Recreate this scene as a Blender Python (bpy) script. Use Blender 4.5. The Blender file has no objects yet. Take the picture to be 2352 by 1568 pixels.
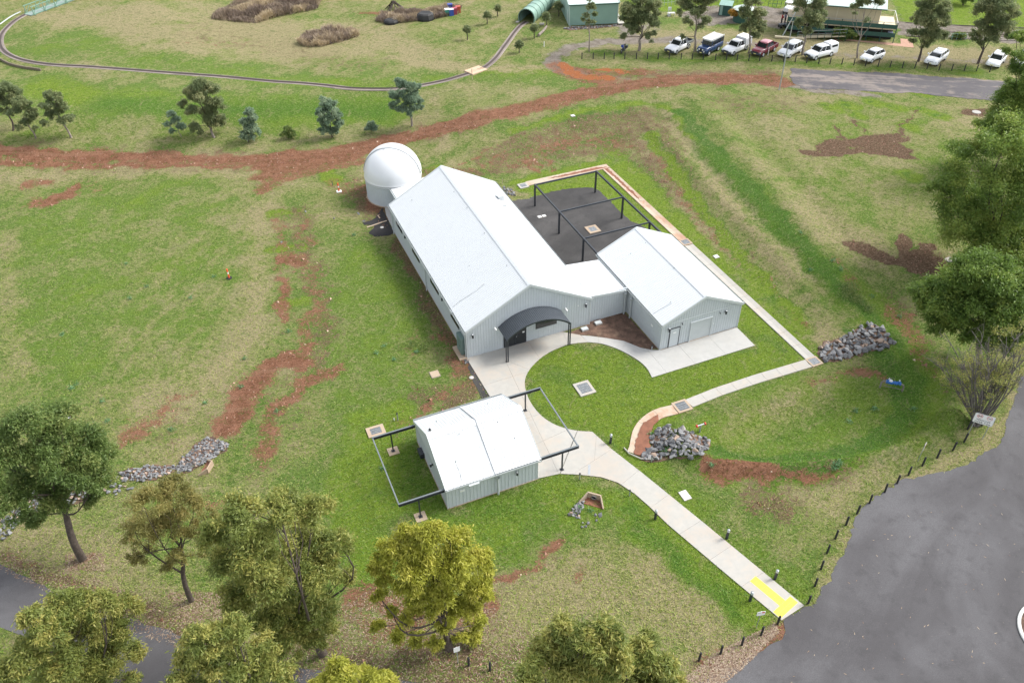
import bpy, bmesh, math, random
import numpy as np
from mathutils import Matrix, Vector
random.seed(7); RNG = np.random.default_rng(7)
SC = bpy.context.scene; COL = SC.collection

# ---------------------------------------------------------------- camera, light, exposure
CAM_H = 48.0; FPX = 3274.5 / 1.7415; PITCH, ROLL = math.radians(39.69), math.radians(-0.888)
cp, sp, cr, sr = math.cos(PITCH), math.sin(PITCH), math.cos(ROLL), math.sin(ROLL)
M0 = np.array([[1, 0, 0], [0, -sp, -cp], [0, cp, -sp]])
MC = np.array([[cr, -sr, 0], [sr, cr, 0], [0, 0, 1]]) @ M0          # world -> camera (x right, y down, z forward)
cam = bpy.data.objects.new('camera', bpy.data.cameras.new('camera')); COL.objects.link(cam)
cam.data.sensor_width = 36; cam.data.lens = 3274.5 / 4096 * 36
cam.data.clip_start = 0.5; cam.data.clip_end = 5000
r_, d_, f_ = MC
cam.matrix_world = Matrix(((r_[0], -d_[0], -f_[0], 0), (r_[1], -d_[1], -f_[1], 0), (r_[2], -d_[2], -f_[2], CAM_H), (0, 0, 0, 1)))
SC.camera = cam
SUN_DIR = Vector((0.86, 0.30, 0.98)).normalized()                   # towards the sun
w = bpy.data.worlds.new('World'); SC.world = w; w.use_nodes = True
nt = w.node_tree; nt.nodes.clear()
sky = nt.nodes.new('ShaderNodeTexSky'); sky.sky_type = 'NISHITA'; sky.sun_disc = False
sky.sun_elevation = math.asin(SUN_DIR.z); sky.sun_rotation = math.atan2(SUN_DIR.x, SUN_DIR.y)
sky.altitude = 600; sky.air_density = 1.0; sky.dust_density = 3.0; sky.ozone_density = 1.0
hs = nt.nodes.new('ShaderNodeHueSaturation'); hs.inputs['Saturation'].default_value = 0.3
bg = nt.nodes.new('ShaderNodeBackground'); bg.inputs['Strength'].default_value = 0.14
ow = nt.nodes.new('ShaderNodeOutputWorld')
nt.links.new(sky.outputs[0], hs.inputs['Color']); nt.links.new(hs.outputs[0], bg.inputs['Color']); nt.links.new(bg.outputs[0], ow.inputs['Surface'])
sun = bpy.data.objects.new('sun', bpy.data.lights.new('sun', 'SUN')); COL.objects.link(sun)
sun.data.energy = 1.5; sun.data.angle = math.radians(19); sun.data.color = (1.0, 0.97, 0.92)
sun.rotation_euler = SUN_DIR.to_track_quat('Z', 'Y').to_euler()
SC.view_settings.view_transform = 'Standard'; SC.view_settings.look = 'None'
SC.view_settings.exposure = 1.4; SC.view_settings.gamma = 1; SC.view_settings.use_curve_mapping = False
SC.cycles.max_bounces = 6; SC.cycles.transparent_max_bounces = 8

# ---------------------------------------------------------------- site grid: u along the shed fronts, v towards the back
YAW = math.radians(22.23); CY, SY = math.cos(YAW), math.sin(YAW)
OX, OY = -4.0136, 55.5644
def W(u, v, z=0.0): return Vector((OX + CY * u - SY * v, OY + SY * u + CY * v, z))
def UV(x, y): return CY * (x - OX) + SY * (y - OY), -SY * (x - OX) + CY * (y - OY)
F_UV = Matrix.Translation((OX, OY, 0)) @ Matrix.Rotation(YAW, 4, 'Z')
def ss(a, b, x):
    t = np.clip((x - a) / (b - a), 0, 1); return t * t * (3 - 2 * t)
def hgt(X, Y):
    X = np.asarray(X, float); Y = np.asarray(Y, float)
    u, v = UV(X, Y)
    wd = np.clip(8 + 0.22 * (v + 3), 6, 17)
    e = ss(0, 1, (u - 30.0) / wd) * ss(-13, 3, v)
    n = ss(31, 43, v) * ss(6, 20, u)
    f = ss(49, 62, v)
    h = 1.9 * (1 - (1 - e) * (1 - n) * (1 - f))
    cr_ = u - (30.0 + wd); h = h + (0.35 * np.exp(-(cr_ / 1.6) ** 2) - 0.25 * np.exp(-((cr_ - 3.2) / 1.3) ** 2) + 0.22 * np.exp(-((cr_ + wd * .52) / .8) ** 2) - 0.18 * np.exp(-((cr_ + wd * .36) / .7) ** 2)) * ss(-11, -3, v) * ss(46, 34, v)
    h = h + 1.2 * ss(0, -25, u) * ss(56, 66, v)
    rho = np.sqrt(((u - 23.3 + 0.25 * (v + 18.5)) / 9.5) ** 2 + ((v + 18.8 + 0.12 * (u - 23)) / 4.0) ** 2)
    h = h - 0.75 * (1 - ss(0.25, 1.0, rho)) + 0.85 * np.exp(-((rho - 1.2) / 0.13) ** 2) * ss(-17.5, -19.5, v + 0.35 * (u - 24))
    # eroded swale on the left with the stone line
    su = (u + 26.0) / 16.0
    h = h - 0.35 * np.exp(-((v + 2.5 - 0.35 * (u + 26)) / 1.6) ** 2) * np.exp(-su ** 2)
    amp = ss(34, 60, np.hypot(u - 8, v - 2)) * 0.18
    h = h + amp * (np.sin(X * 0.11 + 1.3) * np.cos(Y * 0.09) + 0.5 * np.sin(X * 0.31 + Y * 0.23))
    return h
def ray(x, y):
    d = MC.T @ np.array([(x - 1176.06) / FPX, (y - 784.1) / FPX, 1.0]); return d / np.linalg.norm(d)
def g(x, y, dz=0.0):
    """ground point surveyed from the photograph (x, y on a 2352 x 1568 print of it)"""
    d = ray(x, y); z = 0.0
    for i in range(12):
        t = (z - CAM_H) / d[2]; p = d * t; z = 0.5 * z + 0.5 * float(hgt(p[0], p[1]))
    return Vector((p[0], p[1], float(hgt(p[0], p[1])) + dz))
def gm(pts): return [g(*p) for p in pts]
def Z(ox, oy, a, b): return ((ox + a / 2.2402) / 1.7415, (oy + b / 2.2402) / 1.7415)
def ZS(ox, oy, *ab): return [Z(ox, oy, a, b) for a, b in ab]
def vplane(base, x, y):
    """point seen at x, y in the upright plane through base, square to the view"""
    d = ray(x, y); n = np.array([base.x, base.y, 0.0]); n /= np.linalg.norm(n)
    t = (n[0] * base.x + n[1] * base.y) / (n[0] * d[0] + n[1] * d[1]); return Vector((d * t + np.array([0, 0, CAM_H])).tolist())
def mpp(p):  # metres per print pixel at p
    return float((MC @ (np.array(p) - np.array([0, 0, CAM_H])))[2]) / FPX

# ---------------------------------------------------------------- materials
MATS = {}
class NB:
    def __init__(s, name):
        s.m = bpy.data.materials.new(name); s.m.use_nodes = True; s.t = s.m.node_tree; s.t.nodes.clear(); MATS[name] = s.m
        s.out = s.t.nodes.new('ShaderNodeOutputMaterial')
    def n(s, typ, ins=None, **kw):
        nd = s.t.nodes.new(typ)
        for k, v in kw.items(): setattr(nd, k, v)
        for k, v in (ins or {}).items(): s.set(nd, k, v)
        return nd
    def set(s, nd, k, v):
        sock = nd.inputs[k]
        if isinstance(v, bpy.types.NodeSocket): s.t.links.new(v, sock)
        elif isinstance(v, bpy.types.Node): s.t.links.new(v.outputs[0], sock)
        else:
            if isinstance(v, tuple) and len(v) == 3 and sock.type == 'RGBA': v = (*v, 1)
            sock.default_value = v
    def math(s, op, a, b=0.0, c=0.0, clamp=False):
        nd = s.n('ShaderNodeMath', {0: a, 1: b, 2: c}, operation=op); nd.use_clamp = clamp; return nd.outputs[0]
    def noise(s, vec, scale, detail=3, rough=0.55, dist=0.0):
        return s.n('ShaderNodeTexNoise', {'Vector': vec, 'Scale': scale, 'Detail': detail, 'Roughness': rough, 'Distortion': dist}).outputs[0]
    def mix(s, f, a, b, mode='MIX'):
        nd = s.n('ShaderNodeMix', data_type='RGBA', blend_type=mode); s.set(nd, 0, f); s.set(nd, 6, a); s.set(nd, 7, b); return nd.outputs[2]
    def rng(s, x, a, b, c=0.0, d=1.0, smooth=True):
        return s.n('ShaderNodeMapRange', {'Value': x, 'From Min': a, 'From Max': b, 'To Min': c, 'To Max': d}, interpolation_type='SMOOTHSTEP' if smooth else 'LINEAR').outputs[0]
    def pos(s, sc=None, rot=0.0):
        p = s.n('ShaderNodeNewGeometry').outputs['Position']
        if sc is None: return p
        return s.n('ShaderNodeMapping', {'Vector': p, 'Scale': tuple(1 / k for k in sc), 'Rotation': (0, 0, rot)}, vector_type='TEXTURE').outputs[0]
    def bsdf(s, color, rough=0.6, bump=None, bstr=0.3, bdist=0.02, metal=0.0, spec=0.5, **kw):
        b = s.n('ShaderNodeBsdfPrincipled', {'Base Color': color, 'Roughness': rough, 'Metallic': metal, 'Specular IOR Level': spec})
        for k, v in kw.items(): s.set(b, k, v)
        if bump is not None:
            s.set(b, 'Normal', s.n('ShaderNodeBump', {'Height': bump, 'Strength': bstr, 'Distance': bdist}).outputs[0])
        s.t.links.new(b.outputs[0], s.out.inputs[0]); return b
def simple(name, col, rough=0.6, var=0.12, scale=3.0, metal=0.0, bstr=0.15, spec=0.5, dirt=None, dscale=0.6):
    b = NB(name); p = b.pos()
    n1 = b.noise(p, scale, 4); n2 = b.noise(p, scale * 9, 2)
    f = b.math('ADD', b.math('MULTIPLY', n1, 0.7), b.math('MULTIPLY', n2, 0.3))
    c = b.mix(b.rng(f, 0.3, 0.7), tuple(x * (1 - var) for x in col), tuple(min(1, x * (1 + var)) for x in col))
    if dirt: c = b.mix(b.math('MULTIPLY', b.rng(b.noise(p, dscale, 5, 0.65), 0.5, 0.72), dirt[1]), c, dirt[0])
    b.bsdf(c, rough, n2, bstr, 0.01, metal, spec); return b.m
def bevel_glow(*a): pass

M_ROOF = simple('roof_white_steel', (0.62, 0.64, 0.645), 0.42, 0.015, 1.2, spec=0.4, dirt=((0.55, 0.56, 0.55), 0.25), dscale=0.9)
M_WALL = simple('wall_bluegrey_steel', (0.47, 0.505, 0.52), 0.5, 0.03, 1.0, spec=0.4)
M_TRIM = simple('trim_pale_grey', (0.50, 0.53, 0.53), 0.45, 0.03, 1.0)
M_FASC = simple('fascia_grey', (0.42, 0.45, 0.45), 0.45, 0.03, 1.0)
M_SEAM = simple('ridge_seam_grey', (0.60, 0.62, 0.63), 0.5, 0.05)  # plain grey for ridge caps and roof seam flashing
M_BLACK = simple('black_steel', (0.028, 0.032, 0.038), 0.42, 0.15, 2.0)
M_CHAR = simple('charcoal_steel', (0.05, 0.058, 0.068), 0.38, 0.1, 2.0)
M_RAILTOP = simple('grey_steel_rail', (0.16, 0.18, 0.19), 0.4, 0.1, 2.0)
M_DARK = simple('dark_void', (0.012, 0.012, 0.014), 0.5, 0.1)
M_DGLASS = simple('dark_glass', (0.02, 0.024, 0.026), 0.08, 0.1, spec=0.8)
M_DOME = simple('dome_white_fibreglass', (0.66, 0.67, 0.68), 0.3, 0.01, 0.6, spec=0.5, bstr=0.03)
M_METER = simple('meter_box_green', (0.13, 0.19, 0.175), 0.5, 0.05)
M_SILVER = simple('galvanised_steel', (0.38, 0.40, 0.41), 0.42, 0.12, 5, metal=0.5)
M_LID = simple('white_lid', (0.62, 0.62, 0.60), 0.6, 0.05, 4)
M_TIMBER = simple('pale_timber', (0.42, 0.33, 0.24), 0.8, 0.12, 8)
M_BARK = simple('bark_brown', (0.075, 0.057, 0.046), 0.9, 0.45, 5, bstr=0.6)
M_BARKP = simple('bark_pale', (0.22, 0.185, 0.155), 0.85, 0.4, 4, bstr=0.5)
M_RUBBER = simple('black_rubber', (0.018, 0.018, 0.018), 0.8, 0.1)
M_RED = simple('red_paint', (0.55, 0.05, 0.03), 0.5, 0.1)
M_ORANGE = simple('orange_plastic', (0.75, 0.10, 0.03), 0.5, 0.06)
M_WHITEP = simple('white_plastic', (0.75, 0.75, 0.73), 0.5, 0.04)
M_BLUE = simple('blue_enamel', (0.02, 0.13, 0.42), 0.35, 0.1)
M_GSHED = simple('shed_wall_green', (0.24, 0.37, 0.31), 0.6, 0.05, 1.0)
M_GSHEDROOF = simple('shed_roof_pale_green', (0.46, 0.53, 0.49), 0.5, 0.05, 0.7)
M_SHEDTOP = simple('shed_roof_cream', (0.60, 0.52, 0.38), 0.6, 0.06, 0.7)
M_TUNNEL = simple('tunnel_green_steel', (0.20, 0.32, 0.26), 0.5, 0.08, 0.8)
M_BRIDGE = simple('bridge_green_steel', (0.15, 0.27, 0.2), 0.5, 0.1, 0.8)
M_CREAM = simple('cream_cladding', (0.55, 0.48, 0.33), 0.7, 0.05, 0.8)
M_DGREEN = simple('dark_green_steel', (0.025, 0.085, 0.07), 0.5, 0.1, 1.0)
M_BRICKP = simple('red_brick_path', (0.38, 0.22, 0.15), 0.85, 0.15, 4)
M_PIPE = simple('galvanised_pipe_brown', (0.17, 0.155, 0.13), 0.6, 0.15)
M_LENS = simple('lamp_lens_clear', (0.55, 0.57, 0.58), 0.2, 0.04)
M_YEL = simple('yellow_tactile', (0.78, 0.66, 0.06), 0.6, 0.05, 6)

def concrete(name, col, stain, amount):
    b = NB(name); p = b.pos()
    n1 = b.noise(p, 0.35, 5, 0.6); n2 = b.noise(p, 1.8, 5, 0.65, 0.4); n3 = b.noise(p, 40, 2)
    c = b.mix(b.rng(n2, 0.3, 0.75), tuple(x * 0.93 for x in col), tuple(x * 1.05 for x in col))
    c = b.mix(b.math('MULTIPLY', b.rng(b.math('ADD', b.math('MULTIPLY', n1, 0.6), b.math('MULTIPLY', n2, 0.4)), 0.44, 0.62), amount), c, stain)
    oi = b.n('ShaderNodeObjectInfo').outputs['Random']
    c = b.mix(b.math('MULTIPLY', oi, 0.10), c, (0.30, 0.28, 0.25))
    b.bsdf(c, 0.85, n3, 0.15, 0.006); return b.m
M_CONC = concrete('concrete_pale', (0.385, 0.370, 0.335), (0.41, 0.335, 0.265), 0.5)
M_APRON = concrete('concrete_clean', (0.40, 0.395, 0.375), (0.38, 0.35, 0.30), 0.3)
M_DRAIN = concrete('concrete_red_stained', (0.45, 0.37, 0.28), (0.38, 0.21, 0.13), 0.9)
M_PAD = concrete('concrete_tan', (0.40, 0.31, 0.22), (0.36, 0.24, 0.16), 0.6)
M_JOINT = simple('joint_dark', (0.25, 0.22, 0.19), 0.9)

def asphalt(name, col, light, dusty=None, amt=0.0):
    b = NB(name); p = b.pos()
    n1 = b.noise(p, 0.12, 4, 0.6, 0.6); n2 = b.noise(p, 0.9, 5, 0.65); n3 = b.noise(p, 22, 3, 0.7)
    st = b.noise(b.pos((0.22, 0.07, 1), -0.75), 1.0, 4, 0.6, 0.8)
    c = b.mix(b.rng(b.math('ADD', b.math('MULTIPLY', n1, 0.5), b.math('MULTIPLY', st, 0.5)), 0.36, 0.66), col, light)
    c = b.mix(b.math('MULTIPLY', b.rng(n2, 0.50, 0.72), 0.45), c, tuple(x * 0.62 for x in col))
    c = b.mix(b.rng(n3, 0.3, 0.7, 0.0, 0.5), c, tuple(x * 0.55 for x in col))
    c = b.mix(b.math('MULTIPLY', b.rng(b.noise(p, 9, 2), 0.72, 0.78), 0.5), c, (0.3, 0.26, 0.2))
    if dusty:
        dn = b.math('ADD', b.math('MULTIPLY', b.noise(b.pos((0.09, 0.5, 1), -0.2), 1.0, 5, 0.65, 0.8), 0.7), b.math('MULTIPLY', n2, 0.3))
        c = b.mix(b.math('MULTIPLY', b.rng(dn, 0.46, 0.6), amt), c, dusty)
    b.bsdf(c, 0.9, n3, 0.5, 0.02); return b.m
M_ASPH = asphalt('asphalt_grey', (0.068, 0.064, 0.066), (0.125, 0.122, 0.126))
M_ASPH2 = asphalt('asphalt_dusty', (0.080, 0.074, 0.080), (0.115, 0.105, 0.108), (0.26, 0.215, 0.18), 0.7)
M_GRAVB = asphalt('bitumen_gravel', (0.034, 0.032, 0.031), (0.098, 0.092, 0.088))
M_BALL = asphalt('rail_ballast', (0.20, 0.165, 0.145), (0.34, 0.29, 0.245))

def rock_mat(name, a, b2):
    b = NB(name); p = b.pos(); oi = b.n('ShaderNodeObjectInfo').outputs['Random']
    at = b.n('ShaderNodeAttribute', attribute_name='rc').outputs['Fac']
    r = b.math('FRACT', b.math('ADD', oi, at))
    c = b.mix(r, a, b2); n = b.noise(p, 7, 4, 0.65)
    c = b.mix(b.math('MULTIPLY', b.rng(n, 0.5, 0.75), 0.5), c, (0.36, 0.33, 0.29))
    c = b.mix(b.rng(r, 0.9, 0.93), c, (0.34, 0.25, 0.19))
    b.bsdf(c, 0.85, n, 0.5, 0.03); return b.m
M_ROCK = rock_mat('basalt_rock', (0.075, 0.078, 0.084), (0.26, 0.26, 0.26))

def leafmat(name, dark, mid, tip, trans=0.35):
    b = NB(name)
    t = b.n('ShaderNodeAttribute', attribute_name='lf').outputs['Fac']
    c = b.mix(b.rng(t, 0.0, 0.5, smooth=False), dark, mid); c = b.mix(b.rng(t, 0.5, 1.0, smooth=False), c, tip)
    d = b.n('ShaderNodeBsdfPrincipled', {'Base Color': c, 'Roughness': 0.5, 'Specular IOR Level': 0.35})
    tr = b.n('ShaderNodeBsdfTranslucent', {'Color': b.mix(0.5, c, tuple(x * 1.2 for x in mid))})
    mx = b.n('ShaderNodeMixShader', {0: trans, 1: d.outputs[0], 2: tr.outputs[0]})
    b.t.links.new(mx.outputs[0], b.out.inputs[0]); return b.m
L_GREEN = leafmat('leaves_mid_green', (0.059, 0.106, 0.032), (0.162, 0.232, 0.063), (0.346, 0.356, 0.119), 0.45)
L_OLIVE = leafmat('leaves_olive_brown', (0.121, 0.132, 0.044), (0.297, 0.275, 0.088), (0.462, 0.341, 0.132), 0.5)
L_YELG = leafmat('leaves_yellow_green', (0.085, 0.130, 0.034), (0.240, 0.275, 0.068), (0.52, 0.45, 0.13), 0.42)
L_YEL = leafmat('leaves_golden', (0.17, 0.19, 0.03), (0.40, 0.41, 0.06), (0.66, 0.59, 0.14), 0.45)
L_DARK = leafmat('leaves_dark_olive', (0.088, 0.124, 0.061), (0.212, 0.256, 0.117), (0.425, 0.395, 0.198), 0.5)
L_BLUE = leafmat('leaves_blue_green', (0.084, 0.133, 0.091), (0.204, 0.288, 0.189), (0.406, 0.477, 0.309), 0.5)
L_RIGHT = leafmat('leaves_right_trees', (0.05, 0.098, 0.022), (0.16, 0.245, 0.048), (0.4, 0.44, 0.1), 0.4)
L_DRY = leafmat('dry_stalks', (0.15, 0.11, 0.09), (0.32, 0.25, 0.18), (0.55, 0.44, 0.27), 0.15)
L_WEED = leafmat('weed_leaves', (0.05, 0.13, 0.05), (0.12, 0.26, 0.1), (0.28, 0.42, 0.22))
L_GRASS = leafmat('grass_blades', (0.13, 0.27, 0.03), (0.32, 0.4, 0.085), (0.58, 0.5, 0.24), 0.5)
L_LITTER = leafmat('fallen_leaves', (0.12, 0.065, 0.045), (0.24, 0.16, 0.10), (0.42, 0.34, 0.24), 0.1)
L_AUT = leafmat('autumn_leaves', (0.2, 0.09, 0.02), (0.42, 0.23, 0.04), (0.5, 0.35, 0.08))

def paint(name, col, rough=0.25):
    b = NB(name); n = b.noise(b.pos(), 2.5, 3)
    c = b.mix(b.rng(n, 0.3, 0.7), tuple(x * 0.96 for x in col), col)
    b.bsdf(c, rough, spec=0.5, **{'Coat Weight': 0.5, 'Coat Roughness': 0.08}); return b.m
P_WHITE = paint('car_paint_white', (0.78, 0.79, 0.80)); P_BLUE = paint('car_paint_navy', (0.018, 0.045, 0.12)); P_MAROON = paint('car_paint_maroon', (0.16, 0.018, 0.03))
P_MAROONROOF = paint('car_roof_faded_maroon', (0.42, 0.16, 0.19), 0.4)
P_BIKE = paint('bike_blue', (0.02, 0.05, 0.30))

# ---------------------------------------------------------------- object helpers
def setp(o, label=None, cat=None, group=None, kind=None):
    if label: o['label'] = label
    if cat: o['category'] = cat
    if group: o['group'] = group
    if kind: o['kind'] = kind
    return o
def empty(name, loc, rz=0.0, label=None, cat=None, group=None, kind=None):
    o = bpy.data.objects.new(name, None); COL.objects.link(o); o.empty_display_size = 0.5
    o.matrix_world = Matrix.Translation(loc) @ Matrix.Rotation(rz, 4, 'Z')
    return setp(o, label, cat, group, kind)
WMX = {}
def wmx(o): return WMX.get(o.name, o.matrix_world)
def link(name, me, mat=None, parent=None, mw=None):
    """mesh given in world axes; re-expressed in the parent's space"""
    o = bpy.data.objects.new(name, me); COL.objects.link(o)
    if mat is not None and not me.materials: me.materials.append(mat)
    if parent is not None:
        o.parent = parent
        pm = wmx(parent).copy()
        if mw is None: me.transform(pm.inverted()); WMX[o.name] = pm
        else: o.matrix_basis = pm.inverted() @ mw; WMX[o.name] = mw.copy()
    elif mw is not None: o.matrix_world = mw
    return o
class MB:
    def __init__(s, frame=None): s.v = []; s.f = []; s.sm = []; s.F = frame
    def add(s, vs, fs, smooth=False):
        n = len(s.v)
        s.v += [tuple(s.F @ Vector(v)) if s.F is not None else tuple(v) for v in vs]
        s.f += [tuple(i + n for i in f) for f in fs]; s.sm += [smooth] * len(fs); return s
    def box(s, x0, x1, y0, y1, z0, z1):
        if x0 > x1: x0, x1 = x1, x0
        if y0 > y1: y0, y1 = y1, y0
        return s.add([(x0, y0, z0), (x1, y0, z0), (x1, y1, z0), (x0, y1, z0), (x0, y0, z1), (x1, y0, z1), (x1, y1, z1), (x0, y1, z1)],
                     [(0, 3, 2, 1), (4, 5, 6, 7), (0, 1, 5, 4), (1, 2, 6, 5), (2, 3, 7, 6), (3, 0, 4, 7)])
    def beam(s, a, b, w, h=None, up=(0, 0, 1)):
        a, b = Vector(a), Vector(b); h = h or w; d = (b - a).normalized(); up = Vector(up)
        if abs(d.dot(up)) > 0.98: up = Vector((1, 0, 0))
        x = d.cross(up).normalized() * w / 2; y = x.cross(d).normalized() * h / 2
        vs = [p + i * x + j * y for p in (a, b) for i, j in ((-1, -1), (1, -1), (1, 1), (-1, 1))]
        return s.add(vs, [(0, 1, 2, 3), (7, 6, 5, 4), (0, 4, 5, 1), (1, 5, 6, 2), (2, 6, 7, 3), (3, 7, 4, 0)])
    def prism(s, poly, z0, z1):
        """upright prism over a polygon of (x, y)"""
        n = len(poly); ar = sum(poly[i][0] * poly[(i + 1) % n][1] - poly[(i + 1) % n][0] * poly[i][1] for i in range(n))
        if ar < 0: poly = poly[::-1]
        vs = [(x, y, z0) for x, y in poly] + [(x, y, z1) for x, y in poly]
        return s.add(vs, [tuple(range(n))[::-1], tuple(range(n, 2 * n))] + [(i, (i + 1) % n, n + (i + 1) % n, n + i) for i in range(n)])
    def tube(s, pts, rs, n=8, cap=True, smooth=True):
        pts = [Vector(p) for p in pts]; rs = rs if hasattr(rs, '__len__') else [rs] * len(pts); vs = []; ref = Vector((0.31, 0.17, 0.93))
        for i, p in enumerate(pts):
            d = (pts[min(i + 1, len(pts) - 1)] - pts[max(i - 1, 0)])
            d = d.normalized() if d.length > 1e-9 else Vector((0, 0, 1))
            if abs(d.dot(ref)) > 0.95: rf = Vector((1, 0, 0))
            else: rf = ref
            x = d.cross(rf).normalized(); y = d.cross(x)
            vs += [p + (x * math.cos(2 * math.pi * k / n) + y * math.sin(2 * math.pi * k / n)) * rs[i] for k in range(n)]
        fs = [(i * n + k, i * n + (k + 1) % n, (i + 1) * n + (k + 1) % n, (i + 1) * n + k) for i in range(len(pts) - 1) for k in range(n)]
        s.add(vs, fs, smooth)
        if cap: s.add(vs[:n], [tuple(range(n))]); s.add(vs[-n:], [tuple(range(n))[::-1]])
        return s
    def lathe(s, c, prof, n=24, smooth=True, a0=0, a1=2 * math.pi):
        c = Vector(c); full = abs(a1 - a0) > 6.28; m = n if full else n + 1; vs = []
        for r, z in prof: vs += [(c.x + r * math.cos(a0 + (a1 - a0) * k / n), c.y + r * math.sin(a0 + (a1 - a0) * k / n), c.z + z) for k in range(m)]
        fs = [(i * m + k, i * m + (k + 1) % m, (i + 1) * m + (k + 1) % m, (i + 1) * m + k) for i in range(len(prof) - 1) for k in range(n)]
        return s.add(vs, fs, smooth)
    def mesh(s, name='m'):
        me = bpy.data.meshes.new(name); me.from_pydata(s.v, [], s.f); me.polygons.foreach_set('use_smooth', s.sm); me.update(); return me
    def build(s, name, mat, parent=None, **p):
        return setp(link(name, s.mesh(name), mat, parent), **p)
def fast_mesh(name, V, Fq, attr=None, aname='lf', smooth=False):
    """V (n,3) verts, Fq (m,k) faces of equal size, attr per face"""
    me = bpy.data.meshes.new(name); V = np.asarray(V, np.float32); Fq = np.asarray(Fq, np.int32); m, k = Fq.shape
    me.vertices.add(len(V)); me.vertices.foreach_set('co', V.ravel())
    me.loops.add(m * k); me.loops.foreach_set('vertex_index', Fq.ravel())
    me.polygons.add(m); me.polygons.foreach_set('loop_start', np.arange(0, m * k, k, dtype=np.int32))
    me.polygons.foreach_set('use_smooth', np.full(m, smooth))
    if attr is not None:
        a = me.attributes.new(aname, 'FLOAT', 'FACE'); a.data.foreach_set('value', np.asarray(attr, np.float32))
    me.update(calc_edges=True); return me
# ---------------------------------------------------------------- ground: painted fields (real soil and grass differences, plus some painted light and shade), in metres on the site
def wp(pts): return np.array([[p.x, p.y] for p in gm(pts)])
def seg_d(P, A, B):
    ab = B - A; t = np.clip(((P - A) @ ab) / max(ab @ ab, 1e-9), 0, 1); q = A + t[:, None] * ab
    return np.hypot(P[:, 0] - q[:, 0], P[:, 1] - q[:, 1]), t
xs = np.concatenate([-110 - np.geomspace(1400, 1, 26), np.arange(-110, 110.01, 0.36), 110 + np.geomspace(1, 1400, 26)])
ys = np.concatenate([16 - np.geomspace(600, 1, 16), np.arange(16, 176.01, 0.36), 176 + np.geomspace(1, 2500, 28)])
XX, YY = np.meshgrid(xs, ys); ZZ = hgt(XX, YY)
GP = np.stack([XX.ravel(), YY.ravel()], 1)
wob = lambda s, a, b: np.sin(GP[:, 0] * s + a) * np.cos(GP[:, 1] * s * 1.13 + b)
WP = GP + 0.45 * np.stack([wob(0.9, 0.3, 1) + 0.6 * wob(2.3, 2, 0.4), wob(0.8, 2.2, 0.1) + 0.6 * wob(2.0, 1, 3.4)], 1)
NAMES = ['dirt', 'lush', 'dry', 'gravel', 'mud', 'dark', 'orange', 'soil']
FLD = {k: np.zeros(len(GP)) for k in NAMES}
def stroke(k, pts, hw, s=1.0, soft=1.0, world=False):
    A = np.array(pts, float) if world else wp(pts)
    if k in ('dirt', 'mud', 'orange'): hw *= .78; soft *= .7
    lo = A.min(0) - hw - soft - 3; hi = A.max(0) + hw + soft + 3
    idx = np.nonzero((GP[:, 0] > lo[0]) & (GP[:, 0] < hi[0]) & (GP[:, 1] > lo[1]) & (GP[:, 1] < hi[1]))[0]
    if len(idx) == 0: return
    P = WP[idx]; best = np.full(len(idx), 1e9)
    if len(A) == 1: best = np.hypot(*(P - A[0]).T)
    for a, b in zip(A[:-1], A[1:]): best = np.minimum(best, seg_d(P, a, b)[0])
    val = s * (1 - ss(hw - soft * .6, hw + soft * .55 + (.1 if k in ('dirt', 'mud') else 0), best)); f = FLD[k]
    f[idx] = np.maximum(f[idx], val) if s > 0 else np.maximum(0, f[idx] + val)
_stroke = stroke
def stroke(k, pts, hw, s=1.0, soft=1.0, world=False):
    _stroke(k, pts, hw, s, soft, world)
    if k == 'dirt' and s > .3: _stroke('soil', pts, hw + .5, s * .62, soft + 2.2, world)
    if k == 'mud' and s > .3: _stroke('soil', pts, hw + .2, s * .5, soft + 1.2, world)
def area(k, pts, s=1.0, soft=1.0, world=False):
    A = np.array(pts, float) if world else wp(pts)
    lo = A.min(0) - soft - 3; hi = A.max(0) + soft + 3
    idx = np.nonzero((GP[:, 0] > lo[0]) & (GP[:, 0] < hi[0]) & (GP[:, 1] > lo[1]) & (GP[:, 1] < hi[1]))[0]
    P = WP[idx]; ins = np.zeros(len(idx), bool); best = np.full(len(idx), 1e9)
    for a, b in zip(A, np.roll(A, -1, 0)):
        c = (a[1] > P[:, 1]) != (b[1] > P[:, 1]); dy = b[1] - a[1] if abs(b[1] - a[1]) > 1e-9 else 1e-9
        ins ^= c & (P[:, 0] < (b[0] - a[0]) * (P[:, 1] - a[1]) / dy + a[0])
        best = np.minimum(best, seg_d(P, a, b)[0])
    sd = np.where(ins, -best, best); f = FLD[k]
    f[idx] = np.maximum(f[idx], s * (1 - ss(-soft / 2, soft / 2, sd)))
def uvw(*pts): return [tuple(W(u, v))[:2] for u, v in pts]

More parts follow.
